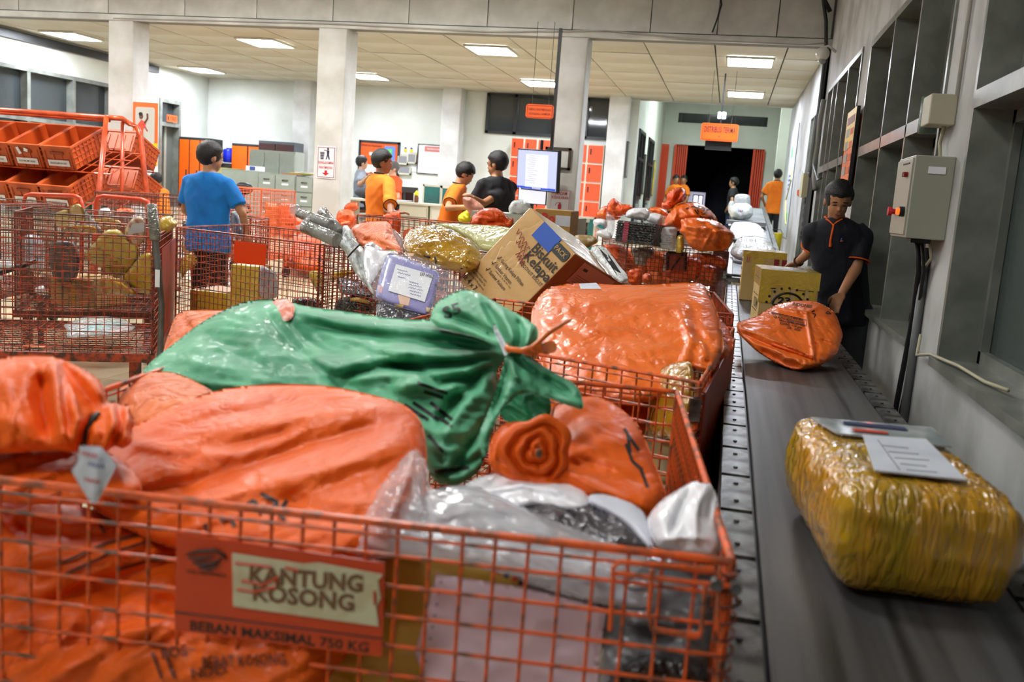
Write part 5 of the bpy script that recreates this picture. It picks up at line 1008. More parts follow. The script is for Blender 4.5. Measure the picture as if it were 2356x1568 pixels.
MB().ell(atY(1240, 1042, 1.47), (.006, .004, .008), nu=8).build('seal', mat('brown_seal', (96, 70, 40), .4), ks, True)
# plastic things at the right of the nearest cart
env = thing('padded_envelope', 'ochre padded envelope with airmail stripes seen through the front mesh of the nearest cart', 'envelope', atY(950, 1450, 1.24))
E1 = sack('envelope_body', '', '', [(745, 1555), (800, 1400), (850, 1290), (880, 1215), (1000, 1225), (1100, 1265), (1215, 1320), (1180, 1420), (1110, 1640), (745, 1640)], [(880, 1215, 1.36), (900, 1600, 1.25), (1200, 1330, 1.32)], .02, 40, OCH, step=9, parent=env, crumple=[(.008, 60, .3, 2, 61)])
for k in range(13):
    x = 985+k*18; y = 1230+k*8.2; quadS('airmail_stripe', E1, [(x, y), (x+11, y+4), (x+3, y+18), (x-8, y+14)], (mat('stripe_navy', (44, 54, 90), .6), mat('stripe_red', (190, 60, 40), .6))[k % 2], env, .004, 2)
P1 = sack('paper_sheet', 'pink invoice sheet taped in front of the ochre envelope behind the mesh', 'paper', [(1003, 1318), (1200, 1350), (1395, 1400), (1380, 1500), (1372, 1600), (1000, 1640), (955, 1500)], [(1003, 1318, 1.275), (1380, 1400, 1.3), (1000, 1600, 1.2)], .003, 20, PINK, step=10, it=0, crumple=[(.004, 60, .3, 2, 62)])
m = MB()
for k in range(9): x = 1012-k*5; y = 1335+k*26; m.raw(*(lambda q: (P1.at(np.array(q)[:, 0], np.array(q)[:, 1], .003), [(0, 1, 2, 3)]))([(x, y), (x+6, y), (x+6, y+6), (x, y+6)]))
m.build('punch_holes', mat('hole_grey', (150, 140, 150), .6), P1.o)
sack('parcel', 'yellow-brown parcel below the padded envelope at the bottom of the nearest cart', 'parcel', [(740, 1540), (800, 1500), (1000, 1520), (1120, 1560), (1200, 1660), (700, 1660)], [(740, 1540, 1.32), (900, 1640, 1.24), (1150, 1560, 1.3)], .03, 50, YELP, step=9)
sack('shipping_bag', 'grey plastic mailer bag behind the latch of the nearest cart', 'bag', [(1380, 1290), (1480, 1270), (1600, 1285), (1655, 1320), (1650, 1450), (1620, 1640), (1370, 1640), (1376, 1450)], [(1400, 1290, 1.4), (1640, 1300, 1.42), (1450, 1600, 1.28)], .06, 80, GREYP, step=8, folds=[([(1400, 1430), (1500, 1460), (1620, 1440)], 14, -.02)], crumple=[(.02, 50, .4, 2, 63)])
sack('parcel', 'black box-like parcel at the bottom right of the nearest cart', 'parcel', [(1400, 1540), (1500, 1500), (1600, 1530), (1620, 1640), (1390, 1640)], 1.24, .03, 30, BLKW, step=9)
sack('shipping_label_sheet', 'white shipping sheet with small print in the middle of the nearest cart front', 'paper', [(1215, 1290), (1300, 1310), (1400, 1350), (1396, 1440), (1300, 1430), (1205, 1405)], [(1215, 1290, 1.36), (1400, 1350, 1.38), (1205, 1405, 1.33)], .004, 30, LABEL, step=9, it=0)
sack('plastic_bag', 'white crumpled bag lying behind the long clear sleeve in the nearest cart', 'bag', [(1045, 1130), (1090, 1100), (1150, 1085), (1230, 1078), (1280, 1085), (1325, 1110), (1350, 1130), (1360, 1165), (1330, 1180), (1250, 1160), (1190, 1170), (1090, 1165)], [(1150, 1080, 1.6), (1200, 1170, 1.45), (1340, 1140, 1.5)], .035, 40, MILK, step=5, folds=[([(1100, 1130), (1200, 1115), (1300, 1130)], 9, .018), ([(1170, 1100), (1260, 1100)], 7, -.012)], crumple=[(.010, 26, .3, 3, 64)])
BK = sack('parcel', 'dark brown-black plastic parcel with a slanting edge in the nearest cart', 'parcel', [(1195, 1165), (1270, 1150), (1350, 1150), (1420, 1180), (1470, 1220), (1498, 1262), (1420, 1262), (1320, 1235), (1230, 1200)], [(1280, 1150, 1.48), (1490, 1260, 1.36), (1230, 1200, 1.42)], .03, 36, DGREY, step=5, folds=[([(1275, 1155), (1340, 1195)], 5, -.02)], crumple=[(.01, 22, .6, 3, 65)])
sack('cloth_roll', 'white folded fabric bundle curving over the dark parcel in the nearest cart', 'fabric', [(1352, 1140), (1372, 1132), (1420, 1140), (1470, 1165), (1492, 1195), (1500, 1240), (1505, 1270), (1480, 1250), (1440, 1205), (1390, 1175), (1356, 1160)], [(1372, 1132, 1.5), (1500, 1260, 1.36), (1390, 1175, 1.44)], .03, 24, mat('white_cloth', (214, 216, 228), .6), step=5, crumple=[(.006, 30, .6, 4, 66)])
sack('plastic_bag', 'knotted white plastic bag at the right rim corner of the nearest cart', 'bag', [(1488, 1190), (1520, 1150), (1560, 1125), (1585, 1112), (1598, 1103), (1612, 1112), (1630, 1108), (1645, 1130), (1655, 1165), (1648, 1200), (1660, 1250), (1645, 1285), (1580, 1275), (1515, 1262), (1496, 1230)], [(1590, 1105, 1.52), (1500, 1200, 1.42), (1640, 1270, 1.33)], .06, 50, MILK, step=5, folds=[([(1600, 1110), (1570, 1160), (1540, 1230)], 8, -.022), ([(1620, 1115), (1600, 1180), (1600, 1260)], 8, .02), ([(1640, 1130), (1630, 1200)], 7, -.02), ([(1510, 1240), (1580, 1235), (1640, 1240)], 8, .016)], crumple=[(.009, 24, 1.3, 3, 67)])
sack('plastic_sleeve', 'long clear plastic sleeve with a tall peak along the nearest cart rim', 'sleeve', [(800, 1262), (820, 1210), (850, 1155), (900, 1085), (935, 1042), (955, 1028), (975, 1050), (986, 1085), (988, 1125), (1060, 1130), (1150, 1150), (1250, 1190), (1350, 1225), (1440, 1258), (1500, 1285), (1450, 1330), (1350, 1340), (1200, 1330), (1040, 1290), (900, 1280), (820, 1290)], [(955, 1030, 1.4), (820, 1280, 1.2), (1450, 1270, 1.3)], .03, 60, FILM, step=6, folds=[([(955, 1035), (930, 1120), (880, 1230)], 9, .016), ([(985, 1090), (985, 1180), (960, 1240)], 8, -.02), ([(1000, 1200), (1080, 1170), (1180, 1180)], 12, .016), ([(1050, 1215), (1200, 1240), (1400, 1290)], 12, -.018), ([(940, 1060), (960, 1130), (980, 1190)], 6, .01)], crumple=[(.012, 34, .4, 3, 68)])
sack('plastic_bag', 'grey transparent bag lying across the papers behind the nearest mesh', 'bag', [(1060, 1240), (1160, 1230), (1300, 1250), (1450, 1290), (1640, 1310), (1650, 1380), (1560, 1400), (1430, 1400), (1300, 1370), (1180, 1330)], [(1100, 1235, 1.37), (1640, 1310, 1.42), (1400, 1395, 1.3)], .03, 50, FILMG, step=7, folds=[([(1100, 1260), (1250, 1290), (1420, 1350)], 12, .016), ([(1300, 1260), (1450, 1310), (1600, 1330)], 12, -.016)], crumple=[(.016, 40, .3, 3, 69)])
sack('plastic_bag', 'cloudy plastic sheet lying under the clear sleeve in the nearest cart', 'bag', [(930, 1170), (985, 1125), (1080, 1110), (1200, 1150), (1300, 1220), (1240, 1270), (1000, 1260), (910, 1230)], [(1080, 1110, 1.5), (930, 1230, 1.32), (1300, 1220, 1.42)], .03, 50, FILMG, step=7, folds=[([(960, 1200), (1080, 1150), (1200, 1180)], 12, .016)], crumple=[(.014, 40, .3, 3, 70)])
# ---- second cart
o2 = thing('mail_sack', 'big glossy orange sack wrapped round a box, filling the cart behind the nearest', 'sack', atY(1440, 760, 3.2))
S7 = sack('sack_body', '', '', [(1221, 716), (1238, 682), (1268, 655), (1340, 650), (1420, 655), (1500, 655), (1560, 650), (1598, 647), (1625, 658), (1640, 690), (1655, 730), (1663, 770), (1668, 800), (1655, 828), (1640, 858), (1612, 855), (1590, 850), (1560, 900), (1480, 930), (1340, 925), (1262, 880), (1240, 820), (1222, 770)], [(1300, 655, 3.75), (1600, 655, 3.7), (1400, 860, 2.85)], .16, 110, SACK, step=6, p=2.6, parent=o2,
     folds=[([(1222, 716), (1290, 740), (1360, 780), (1480, 770), (1560, 755)], 12, -.022), ([(1560, 700), (1575, 740), (1588, 790), (1575, 840)], 9, .03), ([(1590, 690), (1600, 740), (1612, 800)], 8, -.026), ([(1580, 770), (1610, 790), (1640, 830)], 8, .03), ([(1605, 750), (1632, 800), (1625, 850)], 7, -.022), ([(1500, 790), (1550, 770), (1585, 765)], 8, -.018), ([(1270, 680), (1400, 690), (1560, 690)], 18, .02), ([(1380, 820), (1500, 800), (1570, 800)], 12, .016), ([(1330, 720), (1460, 745), (1550, 730)], 14, -.014)], crumple=[(.024, 30, .1, 3, 71), (.012, 14, .5, 2, 72), (.008, 9, 1.1, 3, 73)])
quadS('label_patch', S7, [(1332, 652), (1372, 650), (1384, 664), (1336, 664)], LABEL, o2, .008, 3)
sack('parcel', 'yellow film-wrapped parcel standing in the right corner of the second cart', 'parcel', [(1502, 900), (1515, 850), (1545, 835), (1590, 828), (1596, 860), (1592, 940), (1570, 1010), (1500, 1010), (1490, 960)], [(1520, 840, 2.75), (1500, 1000, 2.62), (1590, 850, 2.62)], .06, 30, YELO, step=5, p=3, crumple=[(.01, 20, .5, 2, 73)])
sack('parcel', 'grey-white parcel low in the second cart under the yellow one', 'parcel', [(1484, 960), (1530, 940), (1590, 945), (1570, 1110), (1500, 1120), (1480, 1050)], [(1484, 960, 2.75), (1590, 945, 2.65), (1500, 1110, 2.6)], .05, 30, mat('pale_parcel', (150, 140, 110), .5, c2=(176, 150, 90), nscale=9), step=6, p=3)
sack(MS, 'orange sack under the big glossy one, behind the mesh of the second cart', 'sack', [(1180, 850), (1250, 820), (1400, 870), (1520, 900), (1510, 1000), (1380, 1010), (1200, 960)], [(1250, 830, 3.0), (1500, 900, 2.95), (1300, 1000, 2.75)], .06, 60, SACK, step=7, crumple=[(.02, 40, .4, 3, 74)])
sack(MS, 'orange sack end bulging over the right rim of the second cart', 'sack', [(1640, 720), (1660, 735), (1680, 760), (1690, 790), (1672, 830), (1650, 830), (1638, 780)], [(1650, 720, 3.7), (1680, 820, 3.2), (1640, 800, 3.3)], .06, 24, SACKR, step=4, crumple=[(.02, 16, 1.2, 2, 75)])
# ---- cart D : biscuit carton and friends
bc = thing('carton', 'large tilted biscuit carton in clear wrap with a blue square and black lettering', 'box', atY(1200, 620, 4.5))
A_, B_, D_ = atY(1219, 475, 4.45), atY(1324, 583, 4.21), atY(1058, 645, 4.47); nb = np.array([0.46423532, 0.81249019, -0.35262622])*.42; ab, ad = B_-A_, D_-A_
V = [A_, B_, B_+ad, D_, A_+nb, B_+nb, B_+ad+nb, D_+nb]; F = [(0, 3, 2, 1), (4, 5, 6, 7), (0, 1, 5, 4), (1, 2, 6, 5), (2, 3, 7, 6), (3, 0, 4, 7)]
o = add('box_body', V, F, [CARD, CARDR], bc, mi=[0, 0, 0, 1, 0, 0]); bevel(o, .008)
fr = nrm(ab); fu = -nrm(ad); fn = np.cross(fr, fu)
if fn@(EYE-A_) < 0: fn = -fn
LA, LD = np.linalg.norm(ab), np.linalg.norm(ad); bf = lambda u, v: A_+ab*u+ad*v
def bt(t, u, v, w, h, m_=None, b=.015, sk=0): return text3('lettering', t, bf(u, v)+fn*.004, fr, fu, w, m_ or mat('brown_black_print', (44, 36, 30), .5), bc, h, b, 0, sk)
MB().box(bf(.53, .085)+fn*.004, (.14*1.1, .09, .002), (fr, fu, fn)).build('blue_square', mat('print_blue', (40, 84, 176), .5), bc)
rrect('dark_oval', bf(.84, .085)+fn*.003, fr, fu, .115, .055, .02, mat('oval_dark', (50, 52, 50), .5), bc, 0, .002); text3('lettering', 'PACK', bf(.84, .085)+fn*.008, fr, fu, .09, CARDB, bc, .024, .015, 0)
bt('Biskuit', .73, .23, .2, .052); bt('Kelapa', .74, .335, .21, .05); bt('COCONUT BISCUIT', .74, .425, .2, .018, b=.005)
for q, (tt, u, v, w) in enumerate((('Garing Kelapa Pilihan', .53, .55, .21), ('Sumber Vitamin', .45, .625, .15), ('(Vitamin B1, B2, B6, B12, dan)', .5, .66, .15), ('Sumber Kalsium', .45, .71, .15))):
    bt(tt, u, v, w, .019 if q != 2 else .008, b=.008)
    if q != 2: m = MB(); p = bf(u-w/LA/2-.06, v)+fn*.005; m.tube([p-fr*.008, p-fu*.01, p+fr*.012+fu*.014], .0022, 4); m.build('tick', INK, bc)
for q, tt in enumerate(('Diproduksi oleh', 'PT MAYORA INDAH Tbk', 'Tangerang 15135, Indonesia')): bt(tt, .2, .8+.035*q, .12+.02*q, .011, b=.004)
bt('Isi: 4 x 7', .14, .93, .13, .028)
m = MB()
for (u, v, w) in ((.3, .26, .14), (.38, .33, .12), (.47, .40, .08)): m.tube([bf(u, v)+fn*.005+nrm(fr-.2*fu)*w*(k/12-.5)+fu*.016*math.sin(k*2.1+u*9) for k in range(13)], .002, 4)
m.build('red_handwriting', mat('red_marker', (170, 50, 80), .5), bc)
lw_ = nrm(nb); lh = nrm(ad); ln = np.cross(lw_, lh); pc = B_+nb*.52+ad*.14
if ln@(EYE-pc) < 0: ln = -ln
MB().box(pc+ln*.004, (.26, .12, .002), (lw_, lh, ln)).build('pink_label', mat('pink_label', (226, 128, 106), .4), bc); MB().box(pc-lw_*.09-lh*.03+ln*.006, (.03, .014, .001), (lw_, lh, ln)).build('stamp', INKO, bc)
m = MB(); [m.box(pc+lw_*(-.02+.0*k)+lh*(.01+.012*k)+ln*.006, (.18, .0012, .001), (lw_, lh, ln)) for k in range(4)]; m.build('printed_rules', INKO, bc)
# purple parcel in clear bag
pp = thing('parcel', 'purple patterned parcel with a white address sheet inside a clear bag', 'parcel', atY(940, 650, 4.2))
PD = [(880, 590, 4.35), (1010, 620, 4.3), (900, 720, 4.05)]
P2 = sack('parcel_body', '', '', [(886, 588), (900, 580), (1000, 618), (1012, 630), (1000, 690), (985, 728), (960, 722), (872, 690), (862, 678)], PD, .05, 22, mat('purple_print', (112, 108, 178), .35, coat=.6, c2=(142, 140, 200), nscale=5), step=5, p=4, parent=pp)
for (x, y, w_, h_, c_) in ((930, 690, 30, 26, (214, 170, 140)), (945, 560+25, 16, 8, (220, 170, 120)), (918, 705, 22, 12, (230, 190, 90)), (875, 665, 12, 20, (200, 150, 160)), (985, 712, 10, 12, (226, 200, 120))): quadS('printed_flower', P2, [(x-w_/2, y-h_/2), (x+w_/2, y-h_/3), (x+w_/3, y+h_/2), (x-w_/3, y+h_/3)], mat('fl_%d%d' % (x, y), c_, .5), pp, .004, 3)
sh = quadS('address_sheet', P2, [(911, 607), (997, 632), (977, 694), (893, 668)], PAPER, pp, .009, 6)
textS('handwriting', 'EXP FP/607', P2, 982, 633, 14, 32, 8, INK, pp, .02)
for k, (x, y, w_) in enumerate(((926, 622, 26), (930, 630, 30), (924, 638, 18), (952, 650, 22), (956, 657, 30), (956, 664, 34), (956, 671, 28), (956, 678, 26))): scribble('handwriting', P2, x, y, 14, w_, 3.4, BLUEINK, pp, .012, .8)
for tx_ in pp.children:
    if tx_.name.startswith('handwriting') and tx_.data.materials[0] == INK: tx_.location = Vector(tx_.location)+Vector(nrm(EYE-np.array(pp.location))*.009)
sack('plastic_bag_film', '', '', [(840, 590), (862, 600), (890, 575), (910, 572), (1010, 608), (1040, 622), (1060, 650), (1085, 680), (1060, 705), (1000, 732), (985, 722), (880, 700), (858, 690), (848, 640)], [(880, 585, 4.28), (1040, 620, 4.25), (900, 720, 3.98)], .06, 24, crease_mat('thin_clear_film', (226, 228, 236), .1, .9, scale=16, strength=.5, dist=.01, alpha=.14), step=5, parent=pp, folds=[([(1000, 630), (1030, 680), (1010, 720)], 6, .02), ([(1040, 630), (1050, 690)], 6, -.02), ([(850, 600), (860, 660)], 5, .015)], crumple=[(.014, 18, .9, 2, 81)])
sack('plastic_bag', 'white plastic bag behind the purple parcel, its handles sticking up', 'bag', [(835, 595), (842, 560), (858, 568), (870, 575), (905, 575), (920, 583), (880, 610), (850, 660), (842, 640)], [(860, 565, 4.6), (900, 580, 4.6), (850, 650, 4.35)], .03, 18, MILK, step=4, crumple=[(.014, 14, 1.2, 2, 82)])
ov = sack('parcel', 'oval bundle in glossy ochre-yellow tape lying on the heap left of the biscuit carton', 'parcel', [(927, 572), (930, 545), (945, 525), (975, 515), (1010, 516), (1050, 532), (1090, 560), (1110, 585), (1112, 600), (1100, 618), (1070, 630), (1030, 620), (980, 605), (945, 592)], [(970, 515, 4.75), (950, 590, 4.5), (1100, 610, 4.5)], .15, 46, YELO, step=4, folds=[([(940, 562), (1000, 556), (1050, 552)], 4, .012), ([(960, 600), (1000, 590), (1040, 612)], 5, -.014), ([(950, 540), (1010, 550)], 8, -.01)], crumple=[(.03, 22, .3, 2, 83)])
m = MB()
for pts in (((990, 532), (1000, 525), (1005, 520)), ((1022, 542), (1035, 532), (1040, 530)), ((1000, 590), (1003, 600), (1002, 608)), ((975, 588), (990, 592)), ((1060, 618), (1075, 615))): lineS(m, ov, pts, 4)
m.build('black_marks', INK, ov.o)
t = sack('wrapped_roll', 'pale green-yellow plastic-wrapped roll behind the oval bundle', 'roll', [(985, 514), (1000, 511), (1080, 515), (1175, 521), (1185, 540), (1150, 580), (1110, 578), (1080, 550), (1040, 528)], [(990, 512, 5.1), (1175, 522, 4.95), (1120, 575, 4.8)], .08, 26, crease_mat('pale_green_wrap', (196, 196, 138), .25, .6, c2=(180, 178, 116), scale=10, strength=.5, dist=.01), step=4, folds=[([(1040, 525), (1100, 528), (1170, 530)], 5, -.012), ([(1090, 550), (1130, 552), (1170, 545)], 4, .014)])
sack('parcel', 'black film-wrapped parcel end under the purple parcel', 'parcel', [(862, 700), (880, 692), (905, 700), (960, 722), (985, 735), (1000, 760), (960, 780), (870, 760)], [(870, 695, 4.1), (960, 720, 4.05), (900, 760, 3.95)], .05, 20, DGREY, step=4, p=3, crumple=[(.012, 12, .3, 2, 84)])
t = sack('food_packet', 'small clear packet of brown snacks behind the biscuit carton', 'packet', [(1312, 545), (1335, 538), (1370, 543), (1378, 556), (1360, 566), (1345, 575), (1330, 566)], 5.0, .05, 14, mat('brown_snack', (170, 140, 84), .5, c2=(220, 210, 190), nscale=30), step=3)
bw = sack('parcel', 'black and white printed soft parcel leaning right of the biscuit carton', 'parcel', [(1357, 572), (1372, 562), (1392, 566), (1410, 590), (1428, 615), (1443, 630), (1445, 645), (1430, 652), (1410, 640), (1385, 610), (1365, 588)], [(1365, 565, 4.75), (1440, 640, 4.35), (1385, 620, 4.45)], .06, 18, WHITEB, step=3, crumple=[(.014, 12, .8, 3, 85)])
m = MB(); lineS(m, bw, [(1385, 572), (1398, 592), (1412, 612), (1424, 630)], 11); lineS(m, bw, [(1362, 576), (1378, 568), (1390, 570)], 8); lineS(m, bw, [(1372, 594), (1388, 588)], 7); m.build('black_stripes', INK, bw.o)
rc = thing('carton', 'brown carton with a red R and a white label behind the biscuit carton', 'box', (-1.05, 6.6, 1.0)); a, b, c = atY(1232, 472, 6.3), atY(1316, 482, 6.3), atY(1314, 545, 6.3)
w_ = b[0]-a[0]; cx_ = (a[0]+b[0])/2; z0_, z1_ = c[2]-.05, a[2]-.02; YW = mat('dull_carton', (176, 136, 66), .5, c2=(160, 120, 50), nscale=4)
bevel(MB().bb(a[0], b[0], 6.3, 6.62, z0_, z1_).build('box_body', YW, rc), .006); rect3('white_label', (cx_+.07, 6.3, z1_-.07), EX, EZ, .1, .07, LABEL, rc); text3('red_letter', 'Ro', (cx_-.03, 6.3, z1_-.06), EX, EZ, .09, RED, rc, .06, .04, .004); text3('small_print', 'Mutu dan Alami', (cx_+.03, 6.3, z1_-.14), EX, EZ, .14, RED, rc, .014, .01, .004); text3('small_print', '8 pcs', (cx_+.06, 6.3, z1_-.18), EX, EZ, .05, INK, rc, .02, .01, .004)
MB().bb(a[0]-.02, b[0]+.02, 6.25, 6.7, .0, z0_).build('support_box', YW, rc)
sack('parcel', 'white wrapped box on the sorting table below the black shirt', 'parcel', [(1168, 478), (1180, 460), (1200, 458), (1220, 468), (1222, 480), (1212, 492), (1175, 496)], 7.4, .08, 14, WHITEB, step=3, p=3, crumple=[(.02, 8, .5, 2, 86)])
tag(MB().bb(*(lambda p: (p[0]-.35, p[0]+.5, 7.3, 7.8))(atY(1190, 490, 7.4)), 0, atY(1190, 492, 7.4)[2]).build('crate_stack', mat('dull_white_crate', (176, 180, 168), .6)), 'pale crate under the white wrapped box before the man in black', 'crate')
mo = sack(MS, 'open upright orange sack with a stitched rim behind the greenish roll', 'sack', [(1078, 520), (1086, 496), (1108, 479), (1140, 476), (1162, 490), (1172, 505), (1182, 500), (1182, 518), (1172, 528), (1120, 528)], 5.9, .1, 18, SACKR, step=3, folds=[([(1120, 512), (1140, 508), (1168, 510)], 3, -.04), ([(1090, 500), (1100, 515)], 4, .03)], crumple=[(.03, 12, .2, 2, 87)])
for k, (x0_, x1_, y0_, y1_, z0_, z1_, lb_k, mm) in enumerate(((-.9, -.45, 4.5, 4.95, .37, .8, 'plain brown carton low in the cart under the purple parcel', CARDB), (-.42, -.06, 4.45, 5.1, .37, .9, 'plain brown carton low in the cart under the biscuit carton', CARDB), (-.9, -.5, 4.98, 5.3, .37, .86, 'yellow-taped carton at the back of the cart under the biscuit carton', YEL), (-.88, -.5, 4.52, 4.9, .805, .97, 'flat brown carton on the carton under the purple parcel', CARDB))):
    t = thing('carton', lb_k, 'box', ((x0_+x1_)/2, (y0_+y1_)/2, z0_)); boxo('box_body', x0_, x1_, y0_, y1_, z0_, z1_, mm, t, bev=.006); boxo('tape_strip', (x0_+x1_)/2-.025, (x0_+x1_)/2+.025, y0_-.002, y1_+.002, z0_+.01, z1_+.002, YEL, t)
t = thing('carton', 'brown carton standing low in the cart with the silver tubes', 'box', (-1.6, 5.8, .37)); boxo('box_body', -1.8, -1.4, 5.6, 5.95, .37, .75, CARDB, t, bev=.006); boxo('tape_strip', -1.62, -1.58, 5.598, 5.952, .38, .752, YEL, t)
t = thing('carton', 'brown carton at the bottom of the yellow parcel cart', 'box', (-4.85, 6.45, .41)); boxo('box_body', -5.05, -4.65, 6.3, 6.7, .41, .62, CARDB, t, bev=.006); boxo('tape_strip', -4.87, -4.83, 6.298, 6.702, .42, .622, YEL, t)
# ---- cart C : tubes and sacks
def z3(L): return [(640+x/6.272, 450+y/6.272) for x, y in L]
def film_tube(label, a, b, r, Y0, Y1, end):
    t = thing('wrapped_tube', label, 'tube', atY(*b, Y1), 'silver film-wrapped tubes'); p, q = atY(*a, Y0), atY(*b, Y1); d = nrm(q-p)
    MB().tube([p, p+d*.004, q-d*.004, q], [r*.85, r, r, r*.85], 22).build('tube_body', SILV, t, True)
    sack('twisted_film_end', '', '', z3(end), Y0-.02, .03, 8, FILM, parent=t, step=2, it=1, crumple=[(.03, 6, .8, 2, 99)], folds=[(z3([end[0], (end[3][0], end[3][1]+40)]), 2, .02)])
film_tube('silver film-wrapped tube, uppermost of the three, knotted end at far left', z3([(300, 240)])[0], z3([(760, 430)])[0], .034, 5.45, 5.3, [(150, 170), (170, 110), (230, 130), (290, 105), (320, 150), (310, 230), (250, 290), (180, 280), (165, 230)])
film_tube('silver film-wrapped tube, lowest of the three, nearest the cart rim', z3([(380, 440)])[0], z3([(850, 640)])[0], .042, 5.3, 5.2, [(232, 430), (300, 420), (340, 375), (420, 290), (480, 290), (450, 380), (420, 440), (380, 480), (300, 495), (260, 480)])
film_tube('silver film-wrapped tube, right one of the three, pointing more upright', z3([(640, 230)])[0], z3([(900, 540)])[0], .034, 5.55, 5.4, [(555, 240), (600, 190), (690, 160), (715, 200), (700, 260), (640, 270), (590, 285)])
tag(MB().tube([atY(762, 545, 5.42), atY(790, 548, 5.38), atY(785, 560, 5.3)], [.03, .035, .03], 10).build('dark_core', DGREY, smooth=True), 'dark bundled ends between the silver tubes and the white bag', 'bundle')
sack('plastic_bag', 'white plastic bag knotted with wire around the silver tubes', 'bag', z3([(850, 700), (930, 560), (930, 430), (980, 410), (1040, 470), (1160, 700), (1230, 760), (1330, 900), (1360, 1000), (1330, 1220), (1420, 1480), (1250, 1290), (1100, 1100), (1000, 880), (960, 800)]), [(770, 545, 5.35), (860, 680, 5.15), (820, 560, 5.35)], .08, 16, WHITEB, step=3, folds=[(z3([(980, 430), (1080, 700), (1150, 850)]), 4, .03), (z3([(960, 560), (1040, 740)]), 3, -.02), (z3([(1150, 780), (1200, 1000), (1330, 1350)]), 5, -.03), (z3([(1190, 760), (1300, 1000)]), 4, .025)], crumple=[(.03, 9, 1.1, 3, 91)])
MB().tube([atY(827, 563, 5.05), atY(815, 575, 5.03), atY(800, 592, 5.05)], .005, 5)
tag(MB().tube([atY(828, 562, 5.12), atY(818, 572, 5.1), atY(810, 580, 5.1), atY(800, 592, 5.12)], .005, 5).build('wire_tie', INK), 'black wire twisted round the neck of the white bag', 'wire')
sack('plastic_bag', 'translucent white shopping bag with ruffled handles on the rim behind the yellow note', 'bag', z3([(1230, 720), (1270, 690), (1360, 650), (1400, 700), (1450, 720), (1540, 800), (1400, 900), (1330, 950), (1260, 850)]), 4.95, .06, 14, MILK, step=3, crumple=[(.03, 8, 1.2, 2, 92)])
t = sack('note', 'bright yellow note with writing stuck on the bag by the cart rim', 'note', z3([(1390, 890), (1520, 790), (1680, 770), (1680, 820), (1520, 910), (1400, 930)]), 4.75, .004, 8, mat('bright_yellow', (250, 236, 20), .5), step=3, it=0); scribble('handwriting', t, 884, 586, -22, 30, 4, INK, t.o, .006, .8)
sack(MS, 'rumpled pale orange sack between the silver tubes and the oval bundle', 'sack', z3([(1050, 470), (1130, 400), (1300, 370), (1460, 360), (1560, 360), (1630, 420), (1655, 520), (1700, 640), (1790, 760), (1815, 860), (1600, 850), (1450, 820), (1250, 740), (1160, 690), (1090, 570)]), [(850, 510, 6.0), (920, 580, 5.5), (820, 560, 5.8)], .14, 30, SACKD, step=3, folds=[(z3([(1560, 380), (1640, 500), (1640, 620)]), 6, -.03), (z3([(1200, 560), (1400, 560), (1600, 620)]), 8, .03), (z3([(1150, 650), (1350, 640), (1560, 760)]), 6, -.03), (z3([(1250, 420), (1300, 520), (1450, 600)]), 8, -.03)], crumple=[(.03, 16, .4, 2, 93)])
sack('plastic_bag', 'clear film bag hanging on the back of the rumpled pale orange sack', 'bag', z3([(1640, 450), (1760, 560), (1820, 640), (1810, 800), (1760, 740), (1660, 600)]), 5.5, .03, 12, FILM, step=3, crumple=[(.03, 8, .9, 2, 94)])
# black and yellow parcels inside cart C
sack('parcel', 'black plastic parcel inside the cart with the silver tubes, upper one', 'parcel', z3([(850, 1200), (930, 1160), (1080, 1190), (1200, 1260), (1330, 1400), (1400, 1480), (1100, 1460), (880, 1400)]), [(780, 640, 5.8), (860, 690, 5.5), (790, 680, 5.5)], .09, 16, BLKW, step=3, p=2.6, crumple=[(.01, 8, .5, 2, 95)])
sack('parcel', 'black parcel with yellow tape bands inside the cart with the silver tubes', 'parcel', z3([(830, 1500), (1000, 1450), (1150, 1450), (1380, 1560), (1420, 1700), (1100, 1720), (800, 1700)]), 5.5, .1, 18, BLKW, step=4, p=3)
sack('parcel', 'yellow banded parcel lying on the black-and-yellow parcel in the tube cart', 'parcel', z3([(990, 1520), (1090, 1450), (1300, 1500), (1400, 1580), (1300, 1560), (1100, 1520)]), 5.35, .04, 10, YELO, step=3)
sack('parcel', 'yellow and white parcel behind the mesh of the tube cart', 'parcel', z3([(720, 1090), (900, 1050), (1080, 1040), (1110, 1150), (900, 1170), (760, 1260)]), 6.3, .09, 16, mat('yellow_white_wrap', (226, 196, 60), .3, coat=.5, c2=(224, 224, 226), nscale=6), step=3, p=3)
# ---- cart B
def zb(L): return [(390+x/5.6, 450+y/5.6) for x, y in L]
def pbox(label, q, Y, dY, m_, name='carton', cat='box', top=None, group=None, bv=.006):
    """box from its front face: left-top, right-top, left-bottom pixels at distance Y"""
    a, b, c = atY(*q[0], Y), atY(*q[1], Y+(q[3] if len(q) > 3 else 0)), atY(*q[2], Y); h = a[2]-c[2]; u = b-a; u[2] = 0; L = np.linalg.norm(u); u = u/L; v = np.cross(EZ, u)
    t = thing(name, label, cat, (a+b)/2-EZ*h, group); o = MB().box((a+b)/2*np.array([1, 1, 0])+EZ*(a[2]-h/2)+v*dY/2, (L, dY, h), (u, v, EZ)).build('box_body', m_, t); bevel(o, bv)
    return t, a, b, u, v, h, L
t, a, b, u, v, h, L = pbox('low yellow-taped carton with a brown top in the cart before the man in blue', zb([(262, 1205), (750, 1250), (260, 1500)]), 6.35, .4, YEL); MB().box((a+b)/2+v*.2+EZ*.002-EZ*((b-a)[2]/2*0), (L-.04, .36, .003), (u, v, EZ)).build('brown_top', mat('pinkish_card', (196, 164, 140), .6), t)
